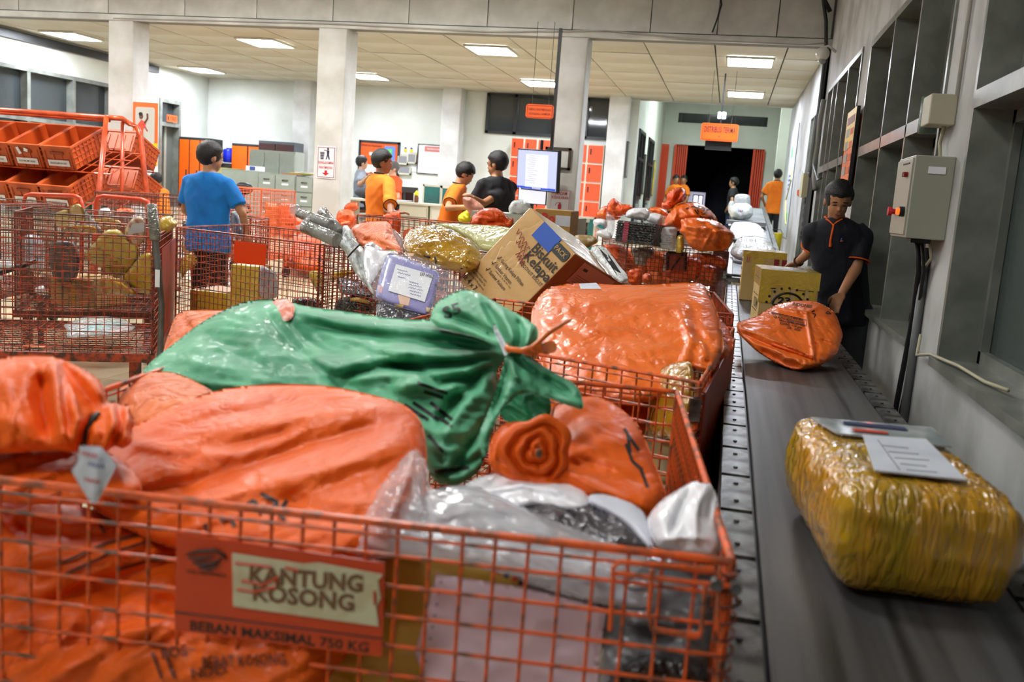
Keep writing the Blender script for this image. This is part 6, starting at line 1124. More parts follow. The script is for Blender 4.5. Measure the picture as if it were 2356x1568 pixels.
t, a, b, u, v, h, L = pbox('tall yellow-taped carton standing on edge in the cart before the man in blue', zb([(790, 880), (1150, 900), (750, 1440)]), 6.15, .2, YELP)
sack('parcel', 'grey-white wrapped flat parcel beside the tall yellow carton', 'parcel', zb([(1160, 905), (1240, 910), (1390, 1000), (1400, 1180), (1390, 1330), (1160, 1320), (1150, 1100)]), [(597, 612, 6.1), (638, 640, 6.3), (597, 685, 6.1)], .04, 8, crease_mat('printed_white_wrap', (196, 198, 206), .2, .7, c2=(160, 162, 176), scale=20, strength=.4, dist=.008), step=3, p=3)
sack('parcel', 'black film parcel at the bottom right of the cart before the man in blue', 'parcel', zb([(1570, 1340), (1640, 1300), (1780, 1300), (1960, 1340), (1990, 1480), (1800, 1500), (1600, 1420)]), 5.85, .1, 16, BLKW, step=3, p=2.6)
sack('parcel', 'yellow taped parcel leaning in the right end of the cart before the man in blue', 'parcel', zb([(1780, 970), (1880, 960), (1985, 980), (1990, 1180), (1950, 1290), (1880, 1210), (1800, 1060)]), 5.95, .06, 12, YELP, step=3, p=3)
for k, (L_, Y_, m_, lb) in enumerate(((zb([(140, 830), (250, 720), (340, 740), (360, 900), (230, 960), (150, 1100)]), 7.3, YEL, 'yellow parcel seen through the mesh beside the leg of the man in blue'), (zb([(150, 590), (350, 560), (420, 700), (300, 760), (160, 720)]), 8.2, CARDB, 'brown carton behind the hip of the man in blue, left side'), (zb([(780, 180), (880, 190), (940, 340), (990, 480), (960, 560), (800, 540)]), 7.9, GREYP, 'grey plastic bag held in front of the right side of the man in blue'), (zb([(800, 380), (900, 400), (980, 470), (960, 600), (830, 580)]), 8.4, WHITEB, 'white bundle below the grey bag by the man in blue'), (zb([(160, 320), (250, 330), (260, 560), (180, 560)]), 8.0, BLKW, 'black bag at the left hip of the man in blue'))):
    sack('parcel' if k in (0, 1) else 'bag', lb, 'parcel' if k in (0, 1) else 'bag', L_, Y_, .1, 14, m_, step=4, crumple=[(.02, 12, .5, 2, 101+k)])
m = MB(); dkr = mat('dark_red_deck', (150, 44, 20), .5)
# POS sack and standing sacks
ps = thing('mail_sack', 'plump orange sack with black POS print standing on the floor before the columns', 'sack', atY(715, 628, 10.2))
S9 = sack('sack_body', '', '', zb([(1450, 822), (1550, 770), (1580, 620), (1610, 530), (1700, 480), (1850, 510), (1960, 580), (1990, 700), (2010, 900), (1990, 1000), (1900, 1000), (1780, 1010), (1620, 970), (1490, 880)]), [(700, 540, 10.6), (700, 630, 10.0), (750, 600, 10.2)], .2, 26, SACKR, step=3, parent=ps, folds=[(zb([(1600, 560), (1750, 620), (1950, 640)]), 6, -.06), (zb([(1460, 830), (1650, 740), (1900, 680)]), 7, .03), (zb([(1500, 880), (1700, 960), (1950, 960)]), 5, -.04)], crumple=[(.03, 14, .2, 2, 111)])
textS('lettering', 'POS INDONESIA', S9, 390+1925/5.6, 450+812/5.6, 8, 44, 5, INK, ps, .03)
for k, (q, Y_, lb) in enumerate(((zb([(1175, 300), (1230, 210), (1225, 100), (1240, 70), (1310, 95), (1390, 95), (1420, 230), (1425, 400), (1410, 530), (1290, 540), (1270, 420), (1180, 400)]), 12.1, 'standing orange sack, left of the row by the filing cabinets'), (zb([(1408, 100), (1480, 85), (1590, 90), (1612, 230), (1620, 400), (1610, 535), (1420, 540), (1405, 300)]), 12.0, 'standing orange sack with a bird print, middle of the row by the filing cabinets'), (zb([(1612, 260), (1680, 290), (1740, 330), (1740, 440), (1700, 500), (1620, 530)]), 11.8, 'standing orange sack, right end of the row behind the silver tubes'))):
    o_ = thing('mail_sack', lb, 'sack', atY(q[5][0], q[5][1], Y_), 'standing sacks by the filing cabinets'); S_ = sack('sack_body', '', '', q, Y_, .14, 16, SACKR if k else SACKD, step=3, parent=o_, crumple=[(.05, 12, .3, 3, 121+k)])
    if k == 1: textS('lettering', 'Pos Indonesia', S_, 667, 516, 0, 20, 4, INK, o_, .02); m = MB(); lineS(m, S_, [(660, 505), (668, 499), (676, 504)], 3); lineS(m, S_, [(662, 509), (670, 506), (676, 510)], 2); m.build('bird_print', INKO, o_)
for k, (q, Y_, lb) in enumerate((([(773, 500), (778, 484), (795, 480), (812, 484), (820, 500), (818, 520), (800, 530), (776, 525)], 9.6, 'rounded orange sack right of the middle column, front one'), ([(790, 478), (800, 466), (822, 464), (826, 480), (815, 486), (794, 484)], 11, 'orange sack behind the rounded one by the middle column'), ([(782, 512), (800, 505), (808, 510), (802, 520), (785, 522)], 9.0, 'small orange sack mouth low by the middle column'))):
    sack(MS, lb, 'sack', q, Y_, .12, 14, SACKR, step=3, crumple=[(.04, 10, .3, 2, 131+k)])
sack('sack_in_hand', 'orange sack held open by the worker left of the desk', 'sack', [(878, 495), (895, 488), (920, 485), (924, 510), (920, 540), (928, 560), (905, 556), (885, 530)], 8.35, .05, 12, SACKR, step=3, crumple=[(.03, 10, 1.4, 3, 141)])
sack(MS, 'flattened orange sacks lying under the desk behind the wire cart', 'sack', [(925, 530), (960, 520), (990, 535), (980, 560), (930, 565)], 8.7, .08, 14, SACKR, step=3, crumple=[(.04, 10, .4, 2, 142)])
for k, (q, Y_, m_, nm, lb, ct) in enumerate((([(1098, 402+40), (1112, 436), (1120, 470), (1116, 500), (1096, 500), (1090, 470)], 9.9, SACKR, 'sack', 'orange sack hanging between the two sorting workers', 'sack'), ([(1160, 438), (1175, 436), (1180, 470), (1176, 490), (1160, 490)], 9.6, SACKR, 'sack', 'orange bundle just right of the black shirt', 'sack'), ([(1050, 500), (1066, 486), (1080, 480), (1090, 490), (1082, 512), (1060, 515)], 8.6, mat('bright_yellow', (250, 236, 20), .5), 'bag', 'bright yellow bag hanging below the hands of the orange worker', 'bag'), ([(1062, 450), (1090, 455), (1120, 480), (1105, 510), (1085, 500), (1066, 470)], 8.35, mat('pink_brown_pkg', (206, 150, 130), .5, c2=(190, 120, 96), nscale=6), 'parcel', 'soft pinkish packages being handed between the two workers', 'parcel'))):
    sack(nm, lb, ct, q, Y_, .07, 10, m_, step=3, crumple=[(.03, 9, .6, 2, 151+k)])
# ---- cart F and A
def z2(L): return [(x/5.6, 440+y/5.6) for x, y in L]
for k, (q, Y_, th, m_, lb) in enumerate((
    (z2([(890, 195), (1010, 148), (1060, 200), (1100, 330), (1080, 400), (900, 390)]), 6.35, .08, YEL, 'yellow wrapped parcel corner sticking up highest over the left carts'),
    (z2([(1010, 150), (1060, 200), (1180, 340), (1330, 500), (1250, 520), (1090, 400), (1080, 300)]), 6.3, .06, crease_mat('silver_glare_wrap', (206, 208, 216), .12, .9, c2=(150, 150, 120), scale=20, strength=.8, dist=.015), 'silvery plastic-wrapped parcel side right of the highest yellow corner'),
    (z2([(690, 280), (860, 220), (885, 300), (900, 430), (860, 470), (700, 460)]), 6.55, .08, YELP, 'pale yellow parcel behind the wires, left of the highest yellow corner'),
    (z2([(780, 470), (900, 430), (1230, 440), (1260, 520), (1240, 570), (800, 570)]), 6.2, .1, YELO, 'dark yellow parcel lying under the highest yellow corner'),
    (z2([(1140, 350), (1400, 330), (1560, 380), (1590, 470), (1400, 500), (1180, 440)]), 6.7, .1, CARDB, 'brown carton top behind the big slanting yellow parcel'),
    (z2([(1070, 810), (1180, 700), (1260, 600), (1360, 490), (1540, 485), (1640, 620), (1790, 700), (1790, 880), (1600, 1130), (1450, 1110), (1260, 950), (1120, 900)]), 5.95, .14, YELP, 'biggest slanting yellow parcel in the left cart'),
    (z2([(1560, 1130), (1700, 960), (1820, 800), (1960, 780), (1990, 1000), (1960, 1340), (1760, 1300)]), 5.85, .1, YEL, 'darker yellow parcel right under the biggest slanting one'),
    (z2([(1180, 1150), (1350, 1110), (1560, 1150), (1760, 1300), (1700, 1360), (1300, 1330), (1190, 1260)]), 5.85, .1, YELO, 'brownish yellow parcel lowest in the left cart'),
    (z2([(1600, 500), (1660, 370), (1780, 300), (1870, 360), (1885, 520), (1870, 620), (1780, 720), (1690, 680), (1620, 600)]), 5.75, .12, mat('striped_bag', (206, 186, 160), .4, coat=.4, c2=(150, 60, 50), nscale=14, nmix=.35), 'striped plastic-wrapped bag next to the wrapped post'),
    (z2([(640, 660), (760, 620), (980, 640), (1040, 900), (980, 1160), (700, 1160), (620, 900)]), 6.1, .12, mat('dark_bundle', (58, 54, 62), .4, c2=(96, 70, 60), nscale=7), 'dark mixed bundle low in the left cart'),
    )):
    S_ = sack('parcel', lb, 'parcel', q, [(q[0][0], q[0][1], Y_+.04), (q[2][0], q[2][1], Y_-.08), (q[-2][0], q[-2][1], Y_+.08)], th, 12, m_, step=2.5, p=3, it=1, crumple=[(.009, 14, .5, 2, 161+k)])
    if k == 8: quadS('white_label', S_, z2([(1700, 420), (1860, 400), (1860, 520), (1640, 560)]), LABEL, S_.o, .012, 3)
for k, (q, Y_, m_, lb, ct) in enumerate((
    (z2([(200, 700), (280, 570), (420, 540), (560, 600), (580, 800), (560, 1040), (480, 1050), (300, 1000), (190, 850)]), 6.4, FILMG, 'cloudy white plastic heap behind the left wires', 'bag'),
    (z2([(-80, 880), (140, 870), (270, 950), (250, 1000), (60, 1050), (-80, 1010)]), 6.3, WHITEB, 'white bag at the far left edge behind the wires', 'bag'),
    (z2([(-80, 1080), (40, 1060), (120, 1090), (60, 1130), (-80, 1140)]), 6.2, WHITEB, 'second white bag lower at the far left edge', 'bag'),
    (z2([(440, 1250), (560, 1190), (590, 1300), (520, 1330), (450, 1310)]), 5.7, MILK, 'small white bag low behind the left wires', 'bag'),
    (z2([(1250, 280), (1280, 220), (1400, 200), (1440, 280), (1430, 320), (1280, 320)]), 8.6, WHITEB, 'pair of white bundles between the two tube handles', 'bag'),
    (z2([(1460, 260), (1520, 210), (1680, 210), (1760, 280), (1700, 320), (1500, 310)]), 8.7, SACKR, 'orange sack behind the right tube handle', 'sack'),
    (z2([(2040, 360), (2090, 320), (2150, 305), (2230, 325), (2260, 370), (2300, 430), (2180, 520), (2070, 600), (2050, 480)]), 5.7, YEL, 'yellow wrapped pouch right of the wrapped post', 'parcel'))):
    sack('parcel' if ct == 'parcel' else ('mail_sack' if ct == 'sack' else 'plastic_bag'), lb, ct, q, Y_, .1, 16, m_, step=4, crumple=[(.03, 12, .5, 2, 181+k)])
tag(MB().tube([atY(-20, 635, 5.8), atY(40, 615, 5.9), atY(82, 600, 6.0)], .018, 10).build('cart_bar', GREYD, smooth=True), 'dark bar crossing low between the left cage carts', 'bar')
pu = thing('pouch', 'clear plastic pouch with teal and pink contents on the deck of the nearly empty cart', 'pouch', atY(230, 770, 4.9))
PO = [(144, 747), (160, 742), (185, 730), (235, 726), (288, 732), (300, 745), (314, 752), (300, 762), (270, 768), (190, 775), (152, 777), (156, 760)]
sack('teal_contents', '', '', [(188, 768), (200, 745), (260, 738), (290, 745), (240, 755)], [(190, 740, 5.1), (290, 740, 5.25), (200, 775, 4.86)], .02, 12, mat('teal_thing', (60, 190, 190), .4), parent=pu, step=3); sack('pink_contents', '', '', [(225, 768), (300, 748), (305, 758), (250, 770)], [(190, 740, 5.1), (290, 740, 5.25), (200, 775, 4.86)], .015, 9, mat('pink_thing', (230, 150, 130), .4), parent=pu, step=3)
sack('pouch_film', '', '', PO, [(190, 732, 5.08), (290, 735, 5.24), (200, 775, 4.8)], .05, 18, crease_mat('pouch_clear', (222, 232, 236), .12, .9, scale=20, strength=.7, dist=.012, alpha=.5), parent=pu, step=3, crumple=[(.02, 10, .2, 3, 190)])
tag(MB().box(atZ(80, 795, .42), (.12, .07, .003), (nrm((1, .4, 0)), nrm((-.4, 1, 0)), EZ)).build('card', mat('orange_card', (232, 110, 60), .5)), 'small orange card lying on the deck of the nearly empty cart', 'card')
# ---- cart E heap
def z4(L): return [(1340+x/5.808, 430+y/5.808) for x, y in L]
eb = thing('mail_sack', 'big glossy orange sack stretched round a box corner, right on the far cart heap', 'sack', atY(1640, 570, 9.2))
S10 = sack('sack_body', '', '', z4([(1300, 430), (1400, 410), (1500, 400), (1650, 420), (1760, 440), (1830, 470), (1940, 550), (2020, 610), (2040, 660), (2010, 750), (1930, 850), (1750, 855), (1580, 860), (1480, 830), (1400, 760), (1350, 640), (1280, 600), (1330, 520)]), 9.2, .28, 34, SACK, step=3, parent=eb, folds=[(z4([(1730, 590), (1660, 720), (1590, 850)]), 3, .05), (z4([(1730, 590), (1880, 600), (2030, 620)]), 3, .05), (z4([(1800, 700), (1900, 760), (1800, 830)]), 12, -.16), (z4([(1320, 520), (1500, 540), (1720, 580)]), 5, .04), (z4([(1360, 450), (1550, 500), (1700, 500)]), 5, -.04)], crumple=[(.04, 12, .3, 2, 201)], p=2.4)
eb2 = thing('mail_sack', 'bulging orange sack with a black bird print and tied crest on the far cart heap', 'sack', atY(1600, 500, 9.6))
S11 = sack('sack_body', '', '', z4([(1060, 530), (1100, 430), (1150, 350), (1230, 250), (1350, 205), (1500, 195), (1600, 230), (1700, 300), (1770, 370), (1820, 460), (1700, 500), (1300, 590), (1200, 600), (1080, 560)]), 9.7, .3, 40, SACK, step=3, parent=eb2, folds=[(z4([(1180, 290), (1180, 400), (1100, 520)]), 5, -.06), (z4([(1230, 260), (1250, 350), (1200, 480)]), 5, .05)], crumple=[(.05, 14, .8, 2, 202)])
S12 = sack('tied_crest', '', '', z4([(1045, 250), (1060, 210), (1130, 175), (1115, 110), (1190, 35), (1260, 10), (1330, 0), (1390, 60), (1380, 150), (1350, 200), (1250, 230), (1200, 290), (1120, 300), (1060, 280)]), 9.75, .14, 18, SACKR, step=3, parent=eb2, folds=[(z4([(1340, 20), (1280, 120), (1200, 220)]), 4, -.06), (z4([(1370, 80), (1300, 160), (1230, 230)]), 3, .05), (z4([(1240, 30), (1220, 130), (1190, 220)]), 4, .05), (z4([(1060, 220), (1150, 190), (1200, 230)]), 4, -.05)], crumple=[(.05, 9, 1.8, 3, 203)])
m = MB()
for pts in (z4([(1440, 250), (1460, 200), (1560, 250), (1640, 290)]), z4([(1380, 290), (1480, 260), (1540, 280), (1570, 250)]), z4([(1500, 300), (1540, 360), (1600, 270)]), z4([(1590, 350), (1620, 310), (1670, 300), (1640, 350), (1600, 370)]), z4([(1540, 300), (1550, 340)])): lineS(m, S11, pts, 2.6, .01)
m.build('bird_print', INK, eb2); textS('lettering', 'Indonesia', S11, *z4([(1660, 405)])[0], 4, 32, 5.5, INK, eb2, .03)
textS('lettering', 'Indonesia', S10, *z4([(1790, 520)])[0], 20, 34, 5, INKO, eb, .0)
for k, (nm, q, Y_, th, m_, lb, ct) in enumerate((
    (MS, z4([(178, 410), (190, 340), (240, 280), (330, 240), (350, 370), (520, 380), (500, 440), (300, 450)]), 10.0, .14, SACK, 'orange sack at the left end of the far cart heap', 'sack'),
    (MS, z4([(320, 250), (370, 180), (420, 138), (460, 180), (540, 235), (600, 225), (690, 262), (620, 350), (525, 388), (420, 385), (330, 340)]), 9.8, .12, SACKR, 'crumpled red-orange sack mouth peaking at the left of the far cart heap', 'sack'),
    (MS, z4([(870, 290), (950, 262), (1060, 275), (1150, 330), (1130, 420), (1050, 400), (900, 340)]), 10.0, .14, SACK, 'orange sack between the crumpled mouth and the tied crest on the far heap', 'sack'),
    ('plastic_bag', z4([(570, 390), (590, 320), (680, 278), (780, 272), (860, 280), (910, 340), (900, 400), (850, 460), (700, 430), (580, 410)]), 9.5, .12, MILK, 'pink-white plastic bag on top of the black wrapped box', 'bag'),
    ('plastic_bag', z4([(840, 450), (890, 350), (960, 340), (1060, 370), (1108, 395), (1060, 470), (1010, 530), (930, 480)]), 9.45, .1, MILK, 'white plastic packet right of the pink-white bag on the far heap', 'bag'),
    ('plastic_tub', z4([(135, 460), (160, 425), (240, 420), (330, 440), (340, 520), (300, 570), (190, 570), (150, 500)]), 9.6, .1, MILK, 'translucent tub with turquoise contents at the left end of the far heap', 'tub'),
    ('plastic_bag', z4([(305, 370), (340, 360), (430, 400), (440, 480), (420, 620), (380, 700), (330, 600), (330, 480)]), 9.4, .08, FILM, 'clear crumpled film between the tub and the black wrapped box', 'bag'),
    ('plastic_bag', z4([(170, 600), (240, 570), (360, 590), (400, 640), (390, 700), (250, 670), (180, 640)]), 9.45, .08, MILK, 'white plastic scrap below the tub on the far heap', 'bag'),
    ('parcel', z4([(990, 545), (1040, 530), (1275, 528), (1250, 700), (1240, 870), (945, 790), (970, 650)]), 9.3, .05, mat('grey_white_wrap', (186, 188, 194), .3, coat=.5), 'flat grey-white parcel with small print right of the black wrapped box', 'parcel'),
    ('parcel', z4([(1265, 640), (1355, 640), (1362, 760), (1350, 880), (1240, 880), (1255, 760)]), 9.3, .06, YEL, 'narrow yellow taped parcel beside the flat grey-white one', 'parcel'),
    (MS, z4([(280, 770), (420, 760), (620, 820), (640, 960), (620, 1100), (560, 1090), (400, 900), (290, 830)]), 9.75, .1, SACKR, 'orange sacks pressed against the left mesh of the far cart', 'sack'),
    ('plastic_bag', z4([(640, 830), (760, 800), (960, 800), (960, 930), (880, 960), (860, 1060), (720, 1050), (680, 960)]), 9.6, .1, mat('mixed_plastic', (150, 140, 124), .25, coat=.6, c2=(110, 112, 116), nscale=9), 'mixed grey and yellowish plastic behind the mesh of the far cart', 'bag'),
    (MS, z4([(850, 1000), (890, 930), (980, 905), (1090, 930), (1100, 1020), (1040, 1120), (900, 1130), (860, 1080)]), 9.45, .08, SACKR, 'knotted orange sack pressed against the far cart mesh, centre', 'sack'),
    ('plastic_bag', z4([(1090, 880), (1150, 870), (1130, 1100), (1060, 1160), (1080, 1020)]), 9.6, .06, WHITEB, 'white strip of plastic right of the knotted sack in the far cart', 'bag'),
    (MS, z4([(1100, 1170), (1200, 1100), (1400, 940), (1520, 930), (1600, 1000), (1580, 1180), (1520, 1260), (1300, 1260), (1120, 1210)]), 9.6, .12, SACKR, 'shaded orange sack low behind the far cart mesh', 'sack'),
    (MS, z4([(1540, 890), (1700, 880), (1840, 920), (1950, 1000), (1930, 1070), (1880, 1095), (1800, 1050), (1600, 1010)]), 9.35, .1, SACKR, 'bright orange sack poking through the right corner of the far cart', 'sack'),
    (MS, z4([(1600, 1020), (1800, 1060), (1790, 1200), (1720, 1290), (1640, 1220), (1590, 1120)]), 9.5, .1, SACKR, 'darker orange sack below the bright one at the right of the far cart', 'sack'),
    (MS, z4([(600, 1110), (700, 1090), (790, 1070), (805, 1150), (780, 1310), (610, 1300)]), 5.3, .05, SACKR, 'open orange sack mouth just right of the black and white parcel', 'sack'),
    (MS, z4([(790, 1180), (880, 1130), (935, 1180), (930, 1290), (860, 1310), (790, 1280)]), 6.5, .08, SACKR, 'small orange sack lump between the sack mouth and the far cart', 'sack'),
    )):
    S_ = sack(nm, lb, ct, q, Y_, th, 16, m_, step=3, crumple=[(.035, 11, .5, 2, 211+k)], p=2.4)
    if k == 5: quadS('turquoise_contents', S_, z4([(170, 530), (220, 500), (280, 520), (300, 560)]), mat('teal_thing', (60, 190, 190), .4), S_.o, .01, 3)
    if k == 8: m = MB(); [lineS(m, S_, z4([(1060, 640+25*q_), (1200-30*(q_ % 2), 645+25*q_)]), .9) for q_ in range(6)]; m.build('small_print', mat('grey_print', (110, 110, 116), .6), S_.o)
for k_, (q_, lb_k) in enumerate(((z4([(230, 770), (500, 790), (900, 880), (880, 1260), (700, 1320), (500, 1180), (300, 900)]), 'dim orange sack filling the left of the far cart'), (z4([(840, 850), (1200, 860), (1500, 900), (1480, 1300), (1100, 1360), (820, 1300)]), 'dim orange sack filling the middle of the far cart'), (z4([(1440, 870), (1700, 880), (1860, 930), (1850, 1240), (1700, 1340), (1450, 1300)]), 'dim orange sack filling the right of the far cart'))): sack(MS, lb_k, 'sack', q_, 10.0, .12, 24, SACKD, step=4, crumple=[(.04, 16, .5, 2, 251+k_)])
bb_ = thing('carton', 'black film-wrapped box with a red tape strip on the far cart heap', 'box', atY(1450, 540, 9.3))
a, b, c = atY(*z4([(470, 440)])[0], 9.35), atY(*z4([(990, 490)])[0], 9.15), atY(*z4([(400, 700)])[0], 9.35); d_ = atY(*z4([(945, 785)])[0], 9.15)
u = nrm(b-a); w = nrm(c-a); w = nrm(w-u*(w@u)); nn = np.cross(u, w); nn = nn if nn[1] > 0 else -nn; Lu = np.linalg.norm(b-a); Lw = np.linalg.norm(d_-b)
o = MB().box((a+u*Lu/2+w*Lw/2+nn*.15), (Lu, Lw, .3), (u, w, nn)).build('box_body', BLKW, bb_); bevel(o, .01)
MB().box(a+u*Lu*.26+w*Lw*.5-nn*.004, (Lu*.13, Lw*.9, .006), (u, w, nn)).build('red_tape', mat('dark_red_tape', (140, 26, 50), .2, coat=.6), bb_)
m = MB(); [m.tube([a+w*Lw*q/9-nn*.004, a+u*Lu+w*Lw*(q/9+.01)-nn*.004], .006, 5) for q in range(1, 9)]; m.build('film_ridges', BLKW, bb_)
t = thing('black_frame', 'black-edged panel standing inside the far cart mesh', 'frame', atY(1555, 600, 9.4)); a, b, c = atY(*z4([(1140, 870)])[0], 9.4), atY(*z4([(1380, 880)])[0], 9.4), atY(*z4([(1130, 1110)])[0], 9.4)
m = MB(); m.tube([a, b], .012, 4); m.tube([a, c], .012, 4); m.tube([b, b+(c-a)], .016, 4); m.tube([c+(b-a)*.2, b-(b-a)*.1], .008, 4); m.build('frame_bars', GREYD, t); MB().box((b+c)/2+EY*.02, (np.linalg.norm(b-a), .01, np.linalg.norm(c-a))).build('panel', mat('cart_plate_red', (190, 50, 16), .45), t)
# ---- conveyor load
def soft_box(name, label, base, yaw, size, m_, taper=.9, amp=.006, sc=18, seed=1, bev=.04, par=None, voxel=None):
    w, d, h = size; V = []; c, s = math.cos(yaw), math.sin(yaw)
    for z, k in ((0, .93), (h*.45, 1.02), (h, taper)):
        for sx, sy in ((-1, -1), (1, -1), (1, 1), (-1, 1)): x, y = sx*w/2*k, sy*d/2*k; V.append((base[0]+x*c-y*s, base[1]+x*s+y*c, base[2]+z))
    F = [(3, 2, 1, 0), (8, 9, 10, 11)]+[(i+4*j, (i+1) % 4+4*j, (i+1) % 4+4*j+4, i+4*j+4) for j in range(2) for i in range(4)]
    return wavy(V, F, m_, name, par, amp=amp, scale=sc, seed=seed, bev=bev, voxel=voxel)
bl = thing('bale', 'large glossy yellow-brown taped bale with a white label, nearest on the conveyor belt', 'parcel', (.37, 1.83, .852))
soft_box('bale_body', '', (.362, 1.93, .853), .1, (.31, .58, .205), YELD, 1.0, .010, 16, 4, .05, bl, .006)
def top4(nm, q, m_, z, th=.003): return MB().prism([atZ(x_, y_, z) for x_, y_ in q], EZ*th).build(nm, m_, bl)
top4('printed_band', [(1865, 962), (2145, 985), (2190, 1030), (1925, 998)], mat('grey_film_band', (150, 160, 164), .15, coat=.8, c2=(190, 200, 204), nscale=12), 1.066)
top4('address_label', [(1985, 1003), (2130, 1012), (2224, 1106), (2012, 1084)], LABEL, 1.068)
top4('dark_stripe', [(1935, 968), (2080, 982), (2090, 990), (1945, 975)], mat('stripe_navy', (44, 54, 90), .6), 1.071, .001)
top4('red_stripe', [(1960, 985), (2040, 993), (2045, 998), (1966, 991)], mat('stripe_red', (190, 60, 40), .6), 1.071, .001)
m = MB(); Q_ = lambda x_, y_: atZ(x_, y_, 1.0725)
for q in range(5): m.tube([Q_(2030+14*q, 1024+14*q), Q_(2090+14*q+10*(q % 3), 1030+14*q)], .0007, 4)
m.tube([Q_(2020, 1012), Q_(2070, 1080)], .0012, 4); m.build('label_print', mat('grey_print', (110, 110, 116), .6), bl)
# orange boxy parcel
op = thing('mail_sack', 'orange plastic sack stretched over a box with black print, tumbling on the conveyor belt', 'sack', atY(1830, 840, 4.2))
S13 = sack('sack_body', '', '', [(1693, 742), (1715, 735), (1740, 728), (1780, 702), (1815, 692), (1850, 690), (1880, 694), (1905, 706), (1922, 720), (1932, 745), (1940, 770), (1934, 790), (1928, 812), (1895, 838), (1850, 852), (1820, 850), (1780, 832), (1740, 808), (1712, 780), (1698, 768)], [(1780, 700, 4.75), (1900, 700, 4.8), (1830, 850, 4.15)], .16, 60, SACK, step=3, p=2.8, parent=op,
     folds=[([(1786, 706), (1855, 718), (1888, 706)], 4, .035), ([(1855, 718), (1862, 760), (1875, 830)], 4, .04), ([(1694, 760), (1760, 790), (1860, 822), (1880, 828)], 4, -.03), ([(1700, 752), (1770, 778), (1860, 812)], 4, .03), ([(1740, 730), (1700, 745)], 5, .02), ([(1740, 800), (1800, 835), (1850, 845)], 10, -.05), ([(1885, 780), (1905, 790), (1925, 800)], 5, -.02), ([(1860, 796), (1880, 790), (1878, 830)], 4, -.03)], crumple=[(.012, 16, .3, 3, 221), (.010, 9, 1.0, 3, 222)])
for tt, x, y, a, w_, h_ in (('BERAT KANTONG ISI MAKSIMAL', 1812, 728, 13, 76, 5), ('DILARANG MENGGUNAKAN', 1816, 735, 13, 70, 5), ('UNTUK KEPERLUAN LAIN', 1822, 742, 12, 60, 5), ('KOSONG : + 140 gram', 1820, 748, 12, 52, 5), ('SDI - 2020', 1826, 756, 12, 32, 5), ('INDONES', 1846, 702, 9, 46, 7), ('IA', 1873, 722, 70, 18, 7)): textS('lettering', tt, S13, x, y, a, w_, h_, INK, op, .02)
m = MB(); lineS(m, S13, [(1768, 716), (1855, 735), (1856, 748), (1800, 738), (1768, 722), (1768, 716)], 1.2); lineS(m, S13, [(1905, 715), (1912, 722), (1900, 720), (1905, 715)], 2); m.build('print_border', INK, op)
m = MB(); m.tube([S13.at(1697, 762, .0)[0], S13.at(1780, 792, .005)[0], S13.at(1870, 824, .005)[0]], .006, 6); m.build('stitched_hem', SACKR, op, True)
sack('loose_corner', '', '', [(1925, 762), (1940, 768), (1938, 780), (1925, 784)], 4.6, .02, 8, SACKR, parent=op, step=2)
# cartons
def carton(label, fl_, fr_, top, dY, Y, m_, zb_=ZB, yawz=0):
    a, b = atY(*fl_, Y), atY(*fr_, Y); t = thing('carton', label, 'box', ((a[0]+b[0])/2, Y+dY/2, zb_)); w = b[0]-a[0]; c = np.array([(a[0]+b[0])/2, Y+dY/2, 0]); cc, ss = math.cos(yawz), math.sin(yawz); u = np.array([cc, ss, 0]); v = np.array([-ss, cc, 0]); h = atY(*top, Y)[2]-zb_
    o = MB().box(c+EZ*(zb_+.002+h/2), (w, dY, h), (u, v, EZ)).build('box_body', m_, t); bevel(o, .006); return t, c, w, h, u, v
KRD = mat('kraft_card', (200, 168, 108), .55, c2=(190, 156, 94), nscale=3)
t, c, w, h, u, v = carton('tall kraft carton printed 23 with yellow tape, on the conveyor by the man in navy', (1748, 622), (1883, 632), (1815, 625), .42, 5.55, KRD, yawz=.06)
fc = c-v*.21+EZ*(ZB+h); MB().box(c+EZ*(ZB+h-.045), (w+.006, .426, .1), (u, v, EZ)).build('tape_band', YEL, t)
for k, (x, hh, ww) in enumerate(((-.13, .09, .07), (-.02, .05, .05), (.06, .12, .05), (.13, .07, .04))): MB().box(fc+u*x-EZ*(.095+hh/2)-v*.002, (ww, .003, hh), (u, v, EZ)).build('tape_tail', YEL, t)
MB().box(c+EZ*(ZB+h+.006), (w*.6, .26, .004), (u, v, EZ)).build('label_sheet', crease_mat('label_gloss', (206, 208, 214), .15, .8, scale=20, strength=.4, dist=.006), t)
text3('lettering', '23', fc-EZ*.165-v*.0-u*.02, u, EZ, .07, INK, t, .035, .04, .004); text3('lettering', 'DJI SAM SOE', fc-EZ*.215, u, EZ, .13, INK, t, .018, .02, .004)
m = MB(); q0 = fc-EZ*.19-v*.004-u*.0
m.tube([q0+u*(.085*math.cos(a_))*1.0+EZ*(.07*math.sin(a_)) for a_ in np.linspace(0, math.pi, 14)], .006, 4); m.tube([q0-u*.085, q0+u*.085], .004, 4)
for a_ in np.linspace(.1, math.pi-.1, 9): p = q0+u*.118*math.cos(a_)+EZ*.098*math.sin(a_); m.tube([p, p-v*.002], .0075, 8)
m.build('crown_emblem', INK, t)
sd = c-u*(w/2)+EZ*ZB; text3('side_lettering', 'ICUM', sd+EZ*.13-v*.05, -v, EZ, .2, INK, t, .06, .01, .004); m = MB(); [m.box(sd+EZ*z_-u*.003, (.002, .26, .003), (u, v, EZ)) for z_ in (.09, .18, .28)]; m.build('side_lines', INK, t)
for x in (.07, .12): MB().box(fc+u*x-EZ*.1-v*.003, (.03, .002, .004), (u, v, EZ)).build('print_dash', INK, t)
MB().box(fc-u*.09-EZ*.1+u*.0-v*.003, (.03, .002, .004), (u, v, EZ)).build('print_dash', INK, t)
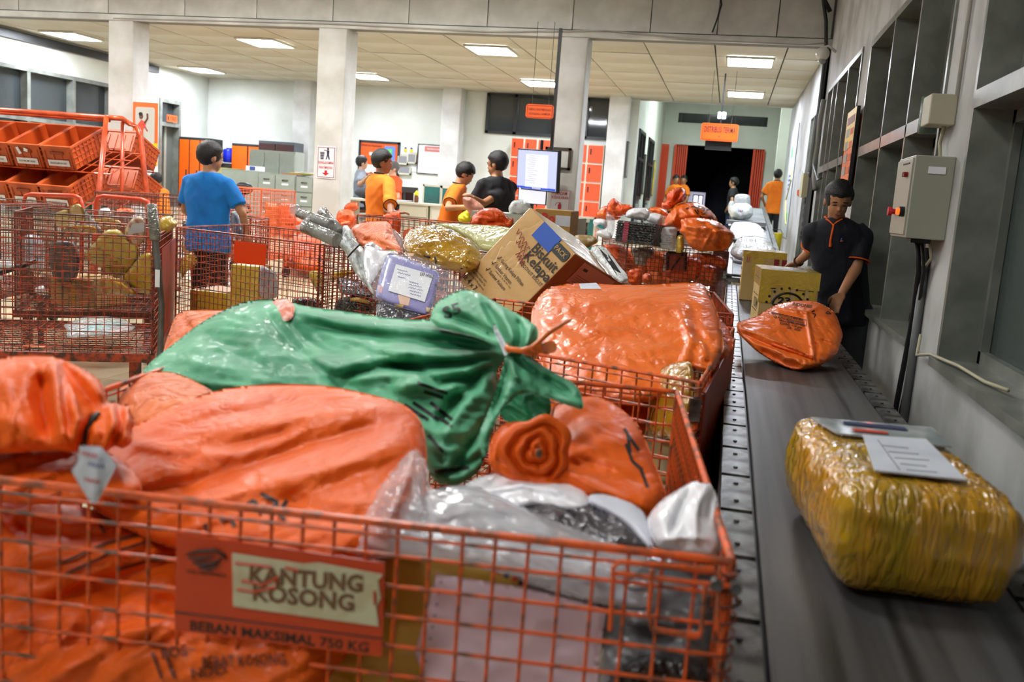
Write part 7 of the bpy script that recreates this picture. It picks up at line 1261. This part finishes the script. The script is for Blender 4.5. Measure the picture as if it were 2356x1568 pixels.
t, c, w, h, u, v = carton('second kraft carton with red tape marks standing behind the one printed 23', (1712, 578), (1811, 584), (1760, 580), .4, 7.2, KRD)
fc = c-v*.2+EZ*(ZB+h); MB().box(c+EZ*(ZB+h-.02), (w+.006, .406, .05), (u, v, EZ)).build('tape_band', YEL, t); MB().box(fc-u*w*.14-EZ*.1-v*.001, (.08, .003, .2), (u, v, EZ)).build('tape_strip', YEL, t)
for x in (.28, .46): MB().box(fc+u*w*x-EZ*.09-v*.002, (.035, .004, .09), (u, v, EZ)).build('red_tape', mat('dark_red_tape', (140, 26, 50), .2, coat=.6), t)
text3('red_mark', 'XX', fc-u*w*.38-EZ*.06, u, EZ, .03, RED, t, .06, 0, .004)
m = MB(); [m.tube([c-u*(w/2+.002)-v*.15+EZ*(ZB+.05+.06*k), c-u*(w/2+.002)-v*.1+EZ*(ZB+.065+.06*k)], .004, 5) for k in range(5)]; m.build('scuff_print', INKO, t)
# white sacks on the rising conveyor
W1 = sack('white_sack', 'white woven sack, nearest of the white sacks on the rising conveyor', 'sack', [(1676, 583), (1690, 560), (1700, 545), (1735, 541), (1765, 548), (1785, 570), (1790, 590), (1760, 600), (1700, 600)], [(1720, 542, 10.4), (1720, 600, 9.7), (1780, 580, 9.9)], .12, 24, WHITEB, step=3, crumple=[(.02, 14, .2, 2, 231)])
textS('printed_marks', 'HHH', W1, 1722, 553, 3, 34, 9, mat('grey_print', (110, 110, 116), .6), W1.o, 0)
sack('white_sack', 'white woven sack, second of the white sacks on the rising conveyor', 'sack', [(1680, 530), (1685, 512), (1700, 508), (1740, 512), (1758, 528), (1766, 552), (1740, 556), (1700, 552), (1684, 548)], [(1700, 509, 12.4), (1700, 555, 11.3), (1750, 540, 11.6)], .14, 20, WHITEB, step=3, crumple=[(.02, 12, .2, 2, 232)])
W3 = sack('white_sack', 'round white sack with a red and blue stripe on the rising conveyor', 'sack', [(1676, 488), (1682, 472), (1696, 466), (1720, 466), (1732, 476), (1734, 492), (1725, 503), (1705, 507), (1684, 502)], 14.2, .2, 18, WHITEB, step=2.5, folds=[([(1700, 470), (1704, 485), (1712, 505)], 3, -.04)], crumple=[(.03, 10, .2, 2, 233)])
for dx, c_ in ((-4, 'stripe_blue'), (0, 'stripe_red2'), (4, 'stripe_blue')): m = MB(); lineS(m, W3, [(1700+dx, 468), (1704+dx, 485), (1710+dx, 504)], 2.4, .01); m.build('stripe', mat(c_, (60, 110, 200) if 'blue' in c_ else (200, 70, 50), .6), W3.o)
sack('white_sack', 'upright pale wrapped bundle topping the sacks on the rising conveyor', 'sack', [(1688, 470), (1690, 448), (1705, 445), (1726, 448), (1727, 466), (1726, 480), (1700, 482)], 14.8, .16, 14, crease_mat('pale_grey_wrap', (188, 194, 196), .3, .5, scale=14, strength=.5, dist=.01), step=2.5, p=3)
sack('white_sack', 'small white sack at the left of the striped one on the rising conveyor', 'sack', [(1674, 480), (1678, 462), (1688, 460), (1692, 475), (1688, 490), (1677, 492)], 14.5, .1, 9, WHITEB, step=2.5)
tag(MB().box(atY(1716, 513, 13.3)+EZ*.0, (.52, .5, .05)).build('roller_cover', mat('grey_cover', (110, 112, 112), .4)), 'grey metal cover plate under the striped white sack', 'cover plate')
# ------------------------------------------------------------ people
SKIN = {k: mat('skin_%d' % k, c, .5, c2=tuple(int(x*.9) for x in c), nscale=7, coat=.05) for k, c in enumerate([(202, 146, 108), (184, 128, 92), (160, 108, 80), (216, 170, 134)])}
HAIR = mat('black_hair', (18, 16, 18), .5, bump=.6, bscale=120); HAIRG = mat('greying_hair', (96, 92, 92), .6, bump=.5, bscale=120)
CL = dict(blue=mat('blue_tshirt', (14, 122, 206), .85, c2=(10, 108, 190), nscale=3, bump=.15, bscale=90), orange=mat('orange_tshirt', (244, 134, 26), .85, c2=(230, 116, 16), nscale=3, bump=.15, bscale=90),
          black=mat('black_tshirt', (34, 34, 40), .85), navy=mat('navy_polo', (16, 18, 32), .8, bump=.2, bscale=150), grey=mat('grey_shirt', (150, 160, 172), .8), red=mat('red_orange_shirt', (240, 90, 40), .8),
          denim=mat('dark_trousers', (24, 24, 30), .85), greytr=mat('grey_trousers', (54, 56, 62), .85), blue_jean=mat('blue_trousers', (34, 46, 84), .85))
def remesh(V, F, name, m, parent, vox, it=3, noise=0, sc=14, seed=1, label=None):
    o = add(name, V, F, m, parent, True)
    md = o.modifiers.new('r', 'REMESH'); md.mode = 'VOXEL'; md.voxel_size = vox; md.use_smooth_shade = True
    md = o.modifiers.new('s', 'SMOOTH'); md.factor = .5; md.iterations = it
    bake(o); me = o.data
    if noise:
        n = len(me.vertices); co = np.zeros(n*3); me.vertices.foreach_get('co', co); co = co.reshape(-1, 3); nr = np.zeros(n*3); me.vertices.foreach_get('normal', nr); nr = nr.reshape(-1, 3)
        x = (co[:, 0]+co[:, 1])*sc+co[:, 2]*sc*.5; y = co[:, 2]*sc*.55-co[:, 0]*sc*.6; co += nr*(noise*(ridged(x, y, seed, 2)+.35))[:, None]; me.vertices.foreach_set('co', co.ravel())
    me.polygons.foreach_set('use_smooth', [True]*len(me.polygons)); me.update()
    if label: o['label'] = label
    return o
def person(label, x, y, rz, H=1.66, top='orange', legs='denim', skin=1, arms=None, head=(0, 0), lean=.0, leanx=0, wid=1.0, vox=.012, trim=None, seated=False, z0=None, hair=HAIR, group=None, polo=False, collar=True, curl=.6, big=1.0, hem=.80):
    g = fl(y) if z0 is None else z0; s = H/1.68; t = thing('person', label, 'person', (x, y, g), group)
    c_, s_ = math.cos(rz), math.sin(rz); R = np.array([[c_, -s_, 0], [s_, c_, 0], [0, 0, 1]])
    def Wd(V): return np.asarray(V)*s @ R.T + np.array([x, y, g])
    def L(P): return (R.T @ (np.asarray(P, float)-np.array([x, y, g])))/s
    arms = arms or [((-.26, .03, 1.12), (-.24, .12, .88)), ((.26, .03, 1.12), (.24, .12, .88))]
    hipz = .86 if not seated else .46
    dz = hipz-.86
    def sp(z): k = max(0, (z-.86)); return np.array([leanx*k, lean*k, z+dz-.5*k*(abs(lean)**2+leanx**2)])
    ring = lambda z, rx, ry, o=0: (sp(z)+np.array([0, o, 0]), np.array([rx*wid, 0, 0]), np.array([0, ry, 0]))
    b = MB()
    b.loft([ring(.84, .12, .08), ring(.90, .158, .1), ring(1.0, .14, .09), ring(1.12, .145, .092), ring(1.28, .165, .098), ring(1.365, .165, .085), ring(1.415, .11, .07), ring(1.45, .055, .055)], 20)
    nb_ = sp(1.41); nt = sp(1.49)+np.array([0, .012, 0]); b.cap(nb_, nt, .056*big, .05*big, 12)
    hy, hp = head; hc = nt+np.array([0, .014, .075]); ch, sh = math.cos(hy), math.sin(hy); cp, sp_ = math.cos(hp), math.sin(hp)
    Rh = np.array([[ch, -sh, 0], [sh, ch, 0], [0, 0, 1]]) @ np.array([[1, 0, 0], [0, cp, -sp_], [0, sp_, cp]])
    def hd(p): return nt + Rh @ (np.array(p)*big*np.array([1, 1, 1]))
    Ax = (Rh[:, 0], Rh[:, 1], Rh[:, 2])
    sc = lambda *r: tuple(q*big for q in r)
    b.ell(hd((0, -.004, .098)), sc(.074, .09, .086), Ax, 16, 12); b.ell(hd((0, .022, .04)), sc(.058, .066, .066), Ax, 14, 10); b.ell(hd((0, .052, -.002)), sc(.03, .03, .024), Ax, 10, 8)
    b.ell(hd((0, .086, .052)), sc(.013, .02, .014), Ax, 8, 6); b.ell(hd((0, .08, .072)), sc(.009, .014, .028), Ax, 8, 6); b.ell(hd((0, .079, .088)), sc(.05, .012, .009), Ax, 10, 6); b.ell(hd((0, .078, .02)), sc(.023, .012, .011), Ax, 10, 6)
    for q in (-1, 1): b.ell(hd((q*.074, -.008, .062)), sc(.010, .02, .032), Ax, 8, 8)
    hands = []
    sleeves = MB()
    for k, (E, Wr) in enumerate(arms):
        q = -1 if k == 0 else 1; S_ = sp(1.365)+np.array([q*.152*wid, 0, 0])
        E = np.array(L(E[1:]) if E[0] == 'w' else E, float); Wr = np.array(L(Wr[1:]) if Wr[0] == 'w' else Wr, float)
        b.cap(S_, E, .044, .036, 12); b.cap(E, Wr, .036, .024, 12)
        d = nrm(Wr-E); side = nrm(np.cross(d, np.array([0, 0, 1.]) if abs(d[2]) < .8 else np.array([q*1.0, .2, 0]))); pn = np.cross(side, d)
        P0 = Wr+d*.05; b.ell(P0, (.036, .017, .05), (side, pn, d), 12, 8)
        for f in range(4):
            o = (f-1.5)*.018; fb = Wr+d*.085+side*o; l = (.036, .042, .04, .03)[f]; c1 = nrm(d-pn*curl*.5); c2_ = nrm(d-pn*curl*1.5); k1 = fb+c1*l; b.cap(fb-d*.01, k1, .0088, .0082, 8); b.cap(k1, k1+c2_*l*.85, .0082, .007, 8)
        tb = Wr+d*.03+side*(-q)*.028; b.cap(tb, tb+nrm(d+side*(-q)*.9-pn*.3)*.04, .011, .0095, 8); tb2 = tb+nrm(d+side*(-q)*.9-pn*.3)*.04; b.cap(tb2, tb2+nrm(d-pn*.5)*.028, .0095, .008, 8)
        cut = S_+(E-S_)*.72; sleeves.tube([S_-nrm(E-S_)*.04+np.array([-q*.035, 0, -.005]), S_, (S_+cut)/2, cut], [.035, .055, .06, .064], 14)
        hands.append((S_, E, Wr, cut, d))
    if seated:
        knees = [np.array([q*.1, .42, .5]) for q in (-1, 1)]; ank = [np.array([q*.1, .46, .09]) for q in (-1, 1)]; hips = [np.array([q*.085, .02, .5]) for q in (-1, 1)]
    else:
        knees = [np.array([q*.09, .02, .48]) for q in (-1, 1)]; ank = [np.array([q*.1, -.01, .09]) for q in (-1, 1)]; hips = [np.array([q*.082, 0, .87]) for q in (-1, 1)]
    tr = MB(); sh_ = []
    for h_, k_, a_ in zip(hips, knees, ank): b.cap(h_, k_, .072, .048, 12); b.cap(k_, a_, .048, .034, 12); tr.cap(h_, k_, .09, .066, 14); tr.tube([k_+(h_-k_)*.1, k_, (k_+a_)/2, a_-np.array([0, 0, .03])], [.064, .064, .06, .056], 14)
    rr = lambda z, rx, ry: (np.array([leanx*max(0, z-.86), lean*max(0, z-.86), z+dz]), np.array([rx*wid, 0, 0]), np.array([0, ry, 0]))
    tr.loft([rr(.8, .14, .1), rr(.88, .168, .112), rr(.98, .155, .1)], 18)
    remesh(Wd(b.arr()), b.F, 'body', SKIN[skin], t, vox*.72*s if vox < .011 else vox, 2)
    st = MB(); st.loft([ring(hem, .17, .115), ring(hem+.06, .172, .116), ring(.95, .162, .108), ring(1.08, .158, .106), ring(1.26, .178, .112), ring(1.36, .176, .098), ring(1.41, .135, .082), ring(1.445, .07, .068)], 22)
    so = len(st.V); V = np.concatenate([st.arr(), sleeves.arr()]); F = st.F+[[i+st.n for i in f] for f in sleeves.F]
    shirt = remesh(Wd(V), F, 'shirt', CL[top], t, vox, 3, .018, 9, int(abs(x)*10))
    remesh(Wd(tr.arr()), tr.F, 'trousers', CL[legs], t, max(vox, .013), 3, .006, 12, 5)
    for a_ in ank:
        f_ = a_+np.array([0, .05, -.045]); m = MB(); m.ell(Wd(f_)[0] if False else (Wd([f_])[0]), (.045*s, .12*s, .045*s), (R[:, 0], R[:, 1], EZ), 12, 8); m.build('shoe', BLACK, t, True)
    # hair cap
    hm = MB(); hm.ell((0, 0, 0), (1, 1, 1), None, 26, 18); HV = hm.arr(); out = []
    for v in HV:
        p = np.array([v[0]*.088, v[1]*.104-.010, .102+v[2]*.102]); lim = .118+.25*(p[1]-.02) if p[1] > .02 else (.118-(.02-p[1])*1.3 if p[1] > -.04 else .04+(p[1]+.04)*.5)
        if p[2] < lim: p = p*np.array([.86, .84, 1]); p[1] -= 0
        out.append(p)
    HV = np.array([hd(p) for p in out]); ho = add('hair', Wd(HV), hm.F, hair, t, True); me = ho.data
    n = len(me.vertices); co = np.zeros(n*3); me.vertices.foreach_get('co', co); co = co.reshape(-1, 3); nr = np.zeros(n*3); me.vertices.foreach_get('normal', nr); nr = nr.reshape(-1, 3); co += nr*(.013*np.maximum(ridged(co[:, 0]*60, co[:, 1]*60+co[:, 2]*40, 3), -.2))[:, None]; me.vertices.foreach_set('co', co.ravel())
    # face
    fm = MB(); [fm.ell(Wd([hd((q*.03, .083, .094))])[0], (.018*s, .006*s, .0035*s), tuple(R @ a for a in Ax), 8, 6) for q in (-1, 1)]; fm.build('eyebrows', hair, t)
    dn = hp < -.2
    for q in (-1, 1):
        if not dn: MB().ell(Wd([hd((q*.029, .0785, .076))])[0], (.0125*s, .007*s, .006*s), tuple(R @ a for a in Ax), 10, 8).build('eye', PAPER, t, True); MB().ell(Wd([hd((q*.029, .0835, .076))])[0], (.0055*s, .004*s, .0055*s), tuple(R @ a for a in Ax), 8, 6).build('iris', INK, t, True)
        else: MB().ell(Wd([hd((q*.029, .0815, .073))])[0], (.014*s, .004*s, .0022*s), tuple(R @ a for a in Ax), 8, 6).build('eyelashes', INK, t, True)
    MB().ell(Wd([hd((0, .089, .018))])[0], (.019*s, .005*s, .0055*s), tuple(R @ a for a in Ax), 10, 6).build('lips', mat('lips', (140, 74, 66), .5), t, True)
    if trim:
        tm = mat('trim_'+trim, {'dark': (40, 34, 40), 'orange': (232, 96, 26)}[trim], .8)
        for S_, E, Wr, cut, d in hands:
            dd = nrm(E-S_); u = nrm(np.cross(dd, [0, .3, 1])); w = np.cross(dd, u); m = MB(); P = [Wd([cut+dd*.004+.069*(u*math.cos(a)+w*math.sin(a))])[0] for a in np.linspace(0, 2*math.pi, 21)]; m.tube(P, .005*s, 5, False); m.build('sleeve_trim', tm, t)
        m = MB(); cc = sp(1.445)+np.array([0, .002, .0]); P = [Wd([cc+np.array([.066*math.cos(a), .066*math.sin(a), .006-.01*math.sin(a)])])[0] for a in np.linspace(0, 2*math.pi, 25)]; m.tube(P, .007*s, 5, False); m.build('neck_trim', tm, t)
    return t, Wd, hands, sp, R, s, hd
# man in blue, back to the camera
xb = atY(478, 580, 7.45)[0]
person('man in a bright blue t-shirt with his back to the camera beside the left carts', xb, 7.45, -.12, 1.74, 'blue', 'denim', 1, arms=[((-.27, .04, 1.12), (-.2, .26, .95)), ((.32, .02, 1.13), (.25, .2, .93))], head=(-.5, -.1), wid=1.22, vox=.011, big=1.1, leanx=-.02)
# worker 1
x1 = atY(862, 500, 8.9)[0]; h = atY(918, 490, 8.6)
r1 = person('orange-shirted worker seen from behind holding an orange sack, in front of the pin board', x1, 9.0, -.62, 1.6, 'orange', 'denim', 2, arms=[((-.22, .12, 1.1), ('w', h[0]-.12, h[1]+.1, h[2])), (('w', *(atY(900, 492, 8.5))), ('w', *h))], head=(-.55, -.05), wid=1.05, vox=.012, trim='dark', big=1.1)
sh_ = [c for c in r1[0].children if c.name.startswith('shirt')][0]
V_, F_, w_ = textmesh('Pos Indonesia', 0, .2); Q = [hit(sh_, 850+v_[0]*30/w_, 444-v_[1]*7+v_[0]*1.5, .004) for v_ in V_]
if all(q is not None for q in Q): add('back_lettering', np.array(Q), F_, INK, r1[0])
# worker 2, bending
x2 = atY(1030, 500, 9.15)[0]; h2 = atY(1082, 476, 8.7); e2 = atY(1030, 478, 8.75)
person('orange-shirted worker in profile looking down at a packet, left of the man in black', x2-.03, 9.15, -1.35, 1.54, 'orange', 'denim', 0, arms=[(('w', *atY(1068, 490, 9.3)), ('w', *atY(1108, 506, 9.0))), (('w', *e2), ('w', *h2))], head=(.1, -.5), lean=.22, wid=.95, vox=.012, trim='dark', big=1.06)
# man in black
x3 = atY(1140, 480, 9.0)[0]; e3 = atY(1112, 468, 8.75); h3 = atY(1080, 452, 8.65)
person('man in a black t-shirt seen from behind, holding out a packet beside the hanging monitor', x3, 9.0, .75, 1.66, 'black', 'denim', 1, arms=[(('w', *atY(1092, 470, 8.9)), ('w', *h3)), (('w', *e3), ('w', h3[0]+.05, h3[1]-.02, h3[2]-.01))], head=(.6, -.12), wid=1.12, vox=.012, big=1.06)
# seated men at the back
xs1 = atY(828, 450, 15.3)[0]
person('seated older man in a grey shirt pointing with his finger beside the middle column', xs1, 15.3, -1.1, 1.62, 'grey', 'denim', 3, arms=[(('w', *atY(842, 418, 15.0)), ('w', *atY(850, 403, 14.9))), (('w', *atY(826, 425, 15.0)), ('w', *atY(846, 406, 14.8)))], head=(.1, 0), seated=True, vox=.016, z0=.72, big=1.05)
xs2 = atY(907, 460, 15.1)[0]
s2 = person('seated grey-haired man in a red-orange shirt with a black mask under his chin', xs2, 15.1, 2.6, 1.62, 'red', 'denim', 3, arms=[((-.24, .12, 1.08-.4), (-.1, .3, .62)), ((.24, .12, 1.08-.4), (.1, .32, .64))], head=(-.3, -.1), seated=True, vox=.016, z0=.66, hair=HAIRG, leanx=.1, big=1.08)
MB().ell(atY(893, 441, 14.9), (.07, .04, .06), nu=12).build('face_mask', mat('mask_black', (26, 26, 34), .8), s2[0], True)
m = MB(); [m.tube([np.array(s2[1]([s2[6]((q*.03+.018*math.cos(a), .094, .076+.015*math.sin(a)))])[0]) for a in np.linspace(0, 2*math.pi, 13)], .002, 4, False) for q in (-1, 1)]; m.build('glasses', INK, s2[0])
for (xx, yy, lb) in ((xs1, 15.45, 'simple chair under the seated man in grey'), (xs2, 15.3, 'simple chair under the seated man with the mask')):
    c_ = thing('chair', lb, 'chair', (xx, yy, .8)); boxo('seat', xx-.2, xx+.2, yy-.25, yy+.2, 1.06, 1.1, GREYD, c_); [boxo('leg', xx+a, xx+a+.03, yy+b_, yy+b_+.03, .8, 1.06, GREYD, c_) for a in (-.2, .17) for b_ in (-.25, .17)]; boxo('backrest', xx-.2, xx+.2, yy+.18, yy+.21, 1.2, 1.45, GREYD, c_)
# left worker, crouching over crates
xo = atY(378, 450, 12.3)[0]
person('orange-shirted worker in profile by the toilet door behind the crate rack', xo, 12.3, 1.35, 1.45, 'orange', 'denim', 1, arms=[((-.2, .16, 1.1), (-.15, .36, 1.02)), ((.2, .16, 1.1), (.15, .36, 1.02))], head=(.05, -.3), lean=.25, vox=.015, trim='dark', z0=.0, big=1.05)
# corridor
pf = atY(1779, 500, 19.3)
person('orange-shirted man with his back to the camera walking beyond the white sacks', pf[0], 19.3, .02, 1.62, 'orange', 'denim', 1, arms=[((-.27, .04, 1.12), (-.2, .2, 1.0)), ((.26, .06, 1.12), (.2, .22, 1.0))], head=(-.15, 0), vox=.014, trim='dark', wid=1.02, z0=.74)
pa = atY(1553, 450, 22.3); pb_ = atY(1571, 450, 22.9)
person('orange-shirted man standing at the left of the far doorway, left one of two', pa[0], 22.3, 2.6, 1.6, 'orange', 'denim', 1, head=(1.0, 0), vox=.018, z0=.62); person('orange-shirted man standing at the left of the far doorway, right one of two', pb_[0], 22.9, 2.2, 1.6, 'orange', 'denim', 1, head=(.8, 0), vox=.018, z0=.64)
pc_ = atY(1686, 450, 21.8); person('man in a black shirt standing with hands on his hips in the far doorway', pc_[0], 21.8, 1.3, 1.58, 'black', 'blue_jean', 0, arms=[((-.3, -.08, 1.16), (-.19, .04, .98)), ((.3, -.08, 1.16), (.19, .04, .98))], head=(.2, 0), vox=.016, z0=.64, big=1.08)
# man in navy at the conveyor
xn = .755
N_ = person('young man in a navy polo shirt with orange placket looking down at the conveyor', xn, 6.17, math.pi+.05, 1.72, 'navy', 'greytr', 1, arms=[(('w', *(atY(1968, 620, 6.0)+EX*.0)), ('w', *atY(1938, 672, 5.85))), (('w', *atY(1872, 572, 6.15)), ('w', *atY(1836, 602, 6.35)))], head=(.0, -.38), lean=.22, leanx=.22, wid=.93, vox=.010, trim='orange', curl=.5, big=.95, z0=.045)
t, Wd, hands, sp, R, s, hd = N_
OT = MATS['trim_orange']
sh_ = [c for c in t.children if c.name.startswith('shirt')][0]
def hp_(P, o=.004): return [q for q in (hit(sh_, x_, y_, o) for x_, y_ in P) if q is not None]
def stripe(nm, P, r_, m_):
    Q = hp_(P)
    if len(Q) > 1: MB().tube(Q, r_, 6).build(nm, m_, t)
stripe('placket', [(1918, 516), (1916, 528), (1913, 540), (1911, 552), (1910, 562)], .0065, OT)
stripe('placket_end', [(1911, 560), (1910, 567)], .0095, OT)
stripe('collar_edge', [(1900, 503), (1908, 508), (1917, 517), (1926, 510), (1938, 503)], .005, OT)
stripe('chest_emblem_blue', [(1937, 556), (1935, 551), (1938, 547)], .003, mat('emblem_blue', (50, 90, 200), .5)); stripe('chest_emblem_orange', [(1934, 555), (1937, 553), (1939, 554)], .004, OT)
w1 = hands[1][2]; d1_ = hands[1][4]; u = nrm(np.cross(d1_, [0, 0, 1])); w_ = np.cross(d1_, u); m = MB(); m.tube([Wd([w1-d1_*.01+.029*(u*math.cos(a)+w_*math.sin(a))])[0] for a in np.linspace(0, 2*math.pi, 17)], .006, 6, False); m.build('bracelet', mat('bracelet_brown', (60, 30, 24), .5), t)
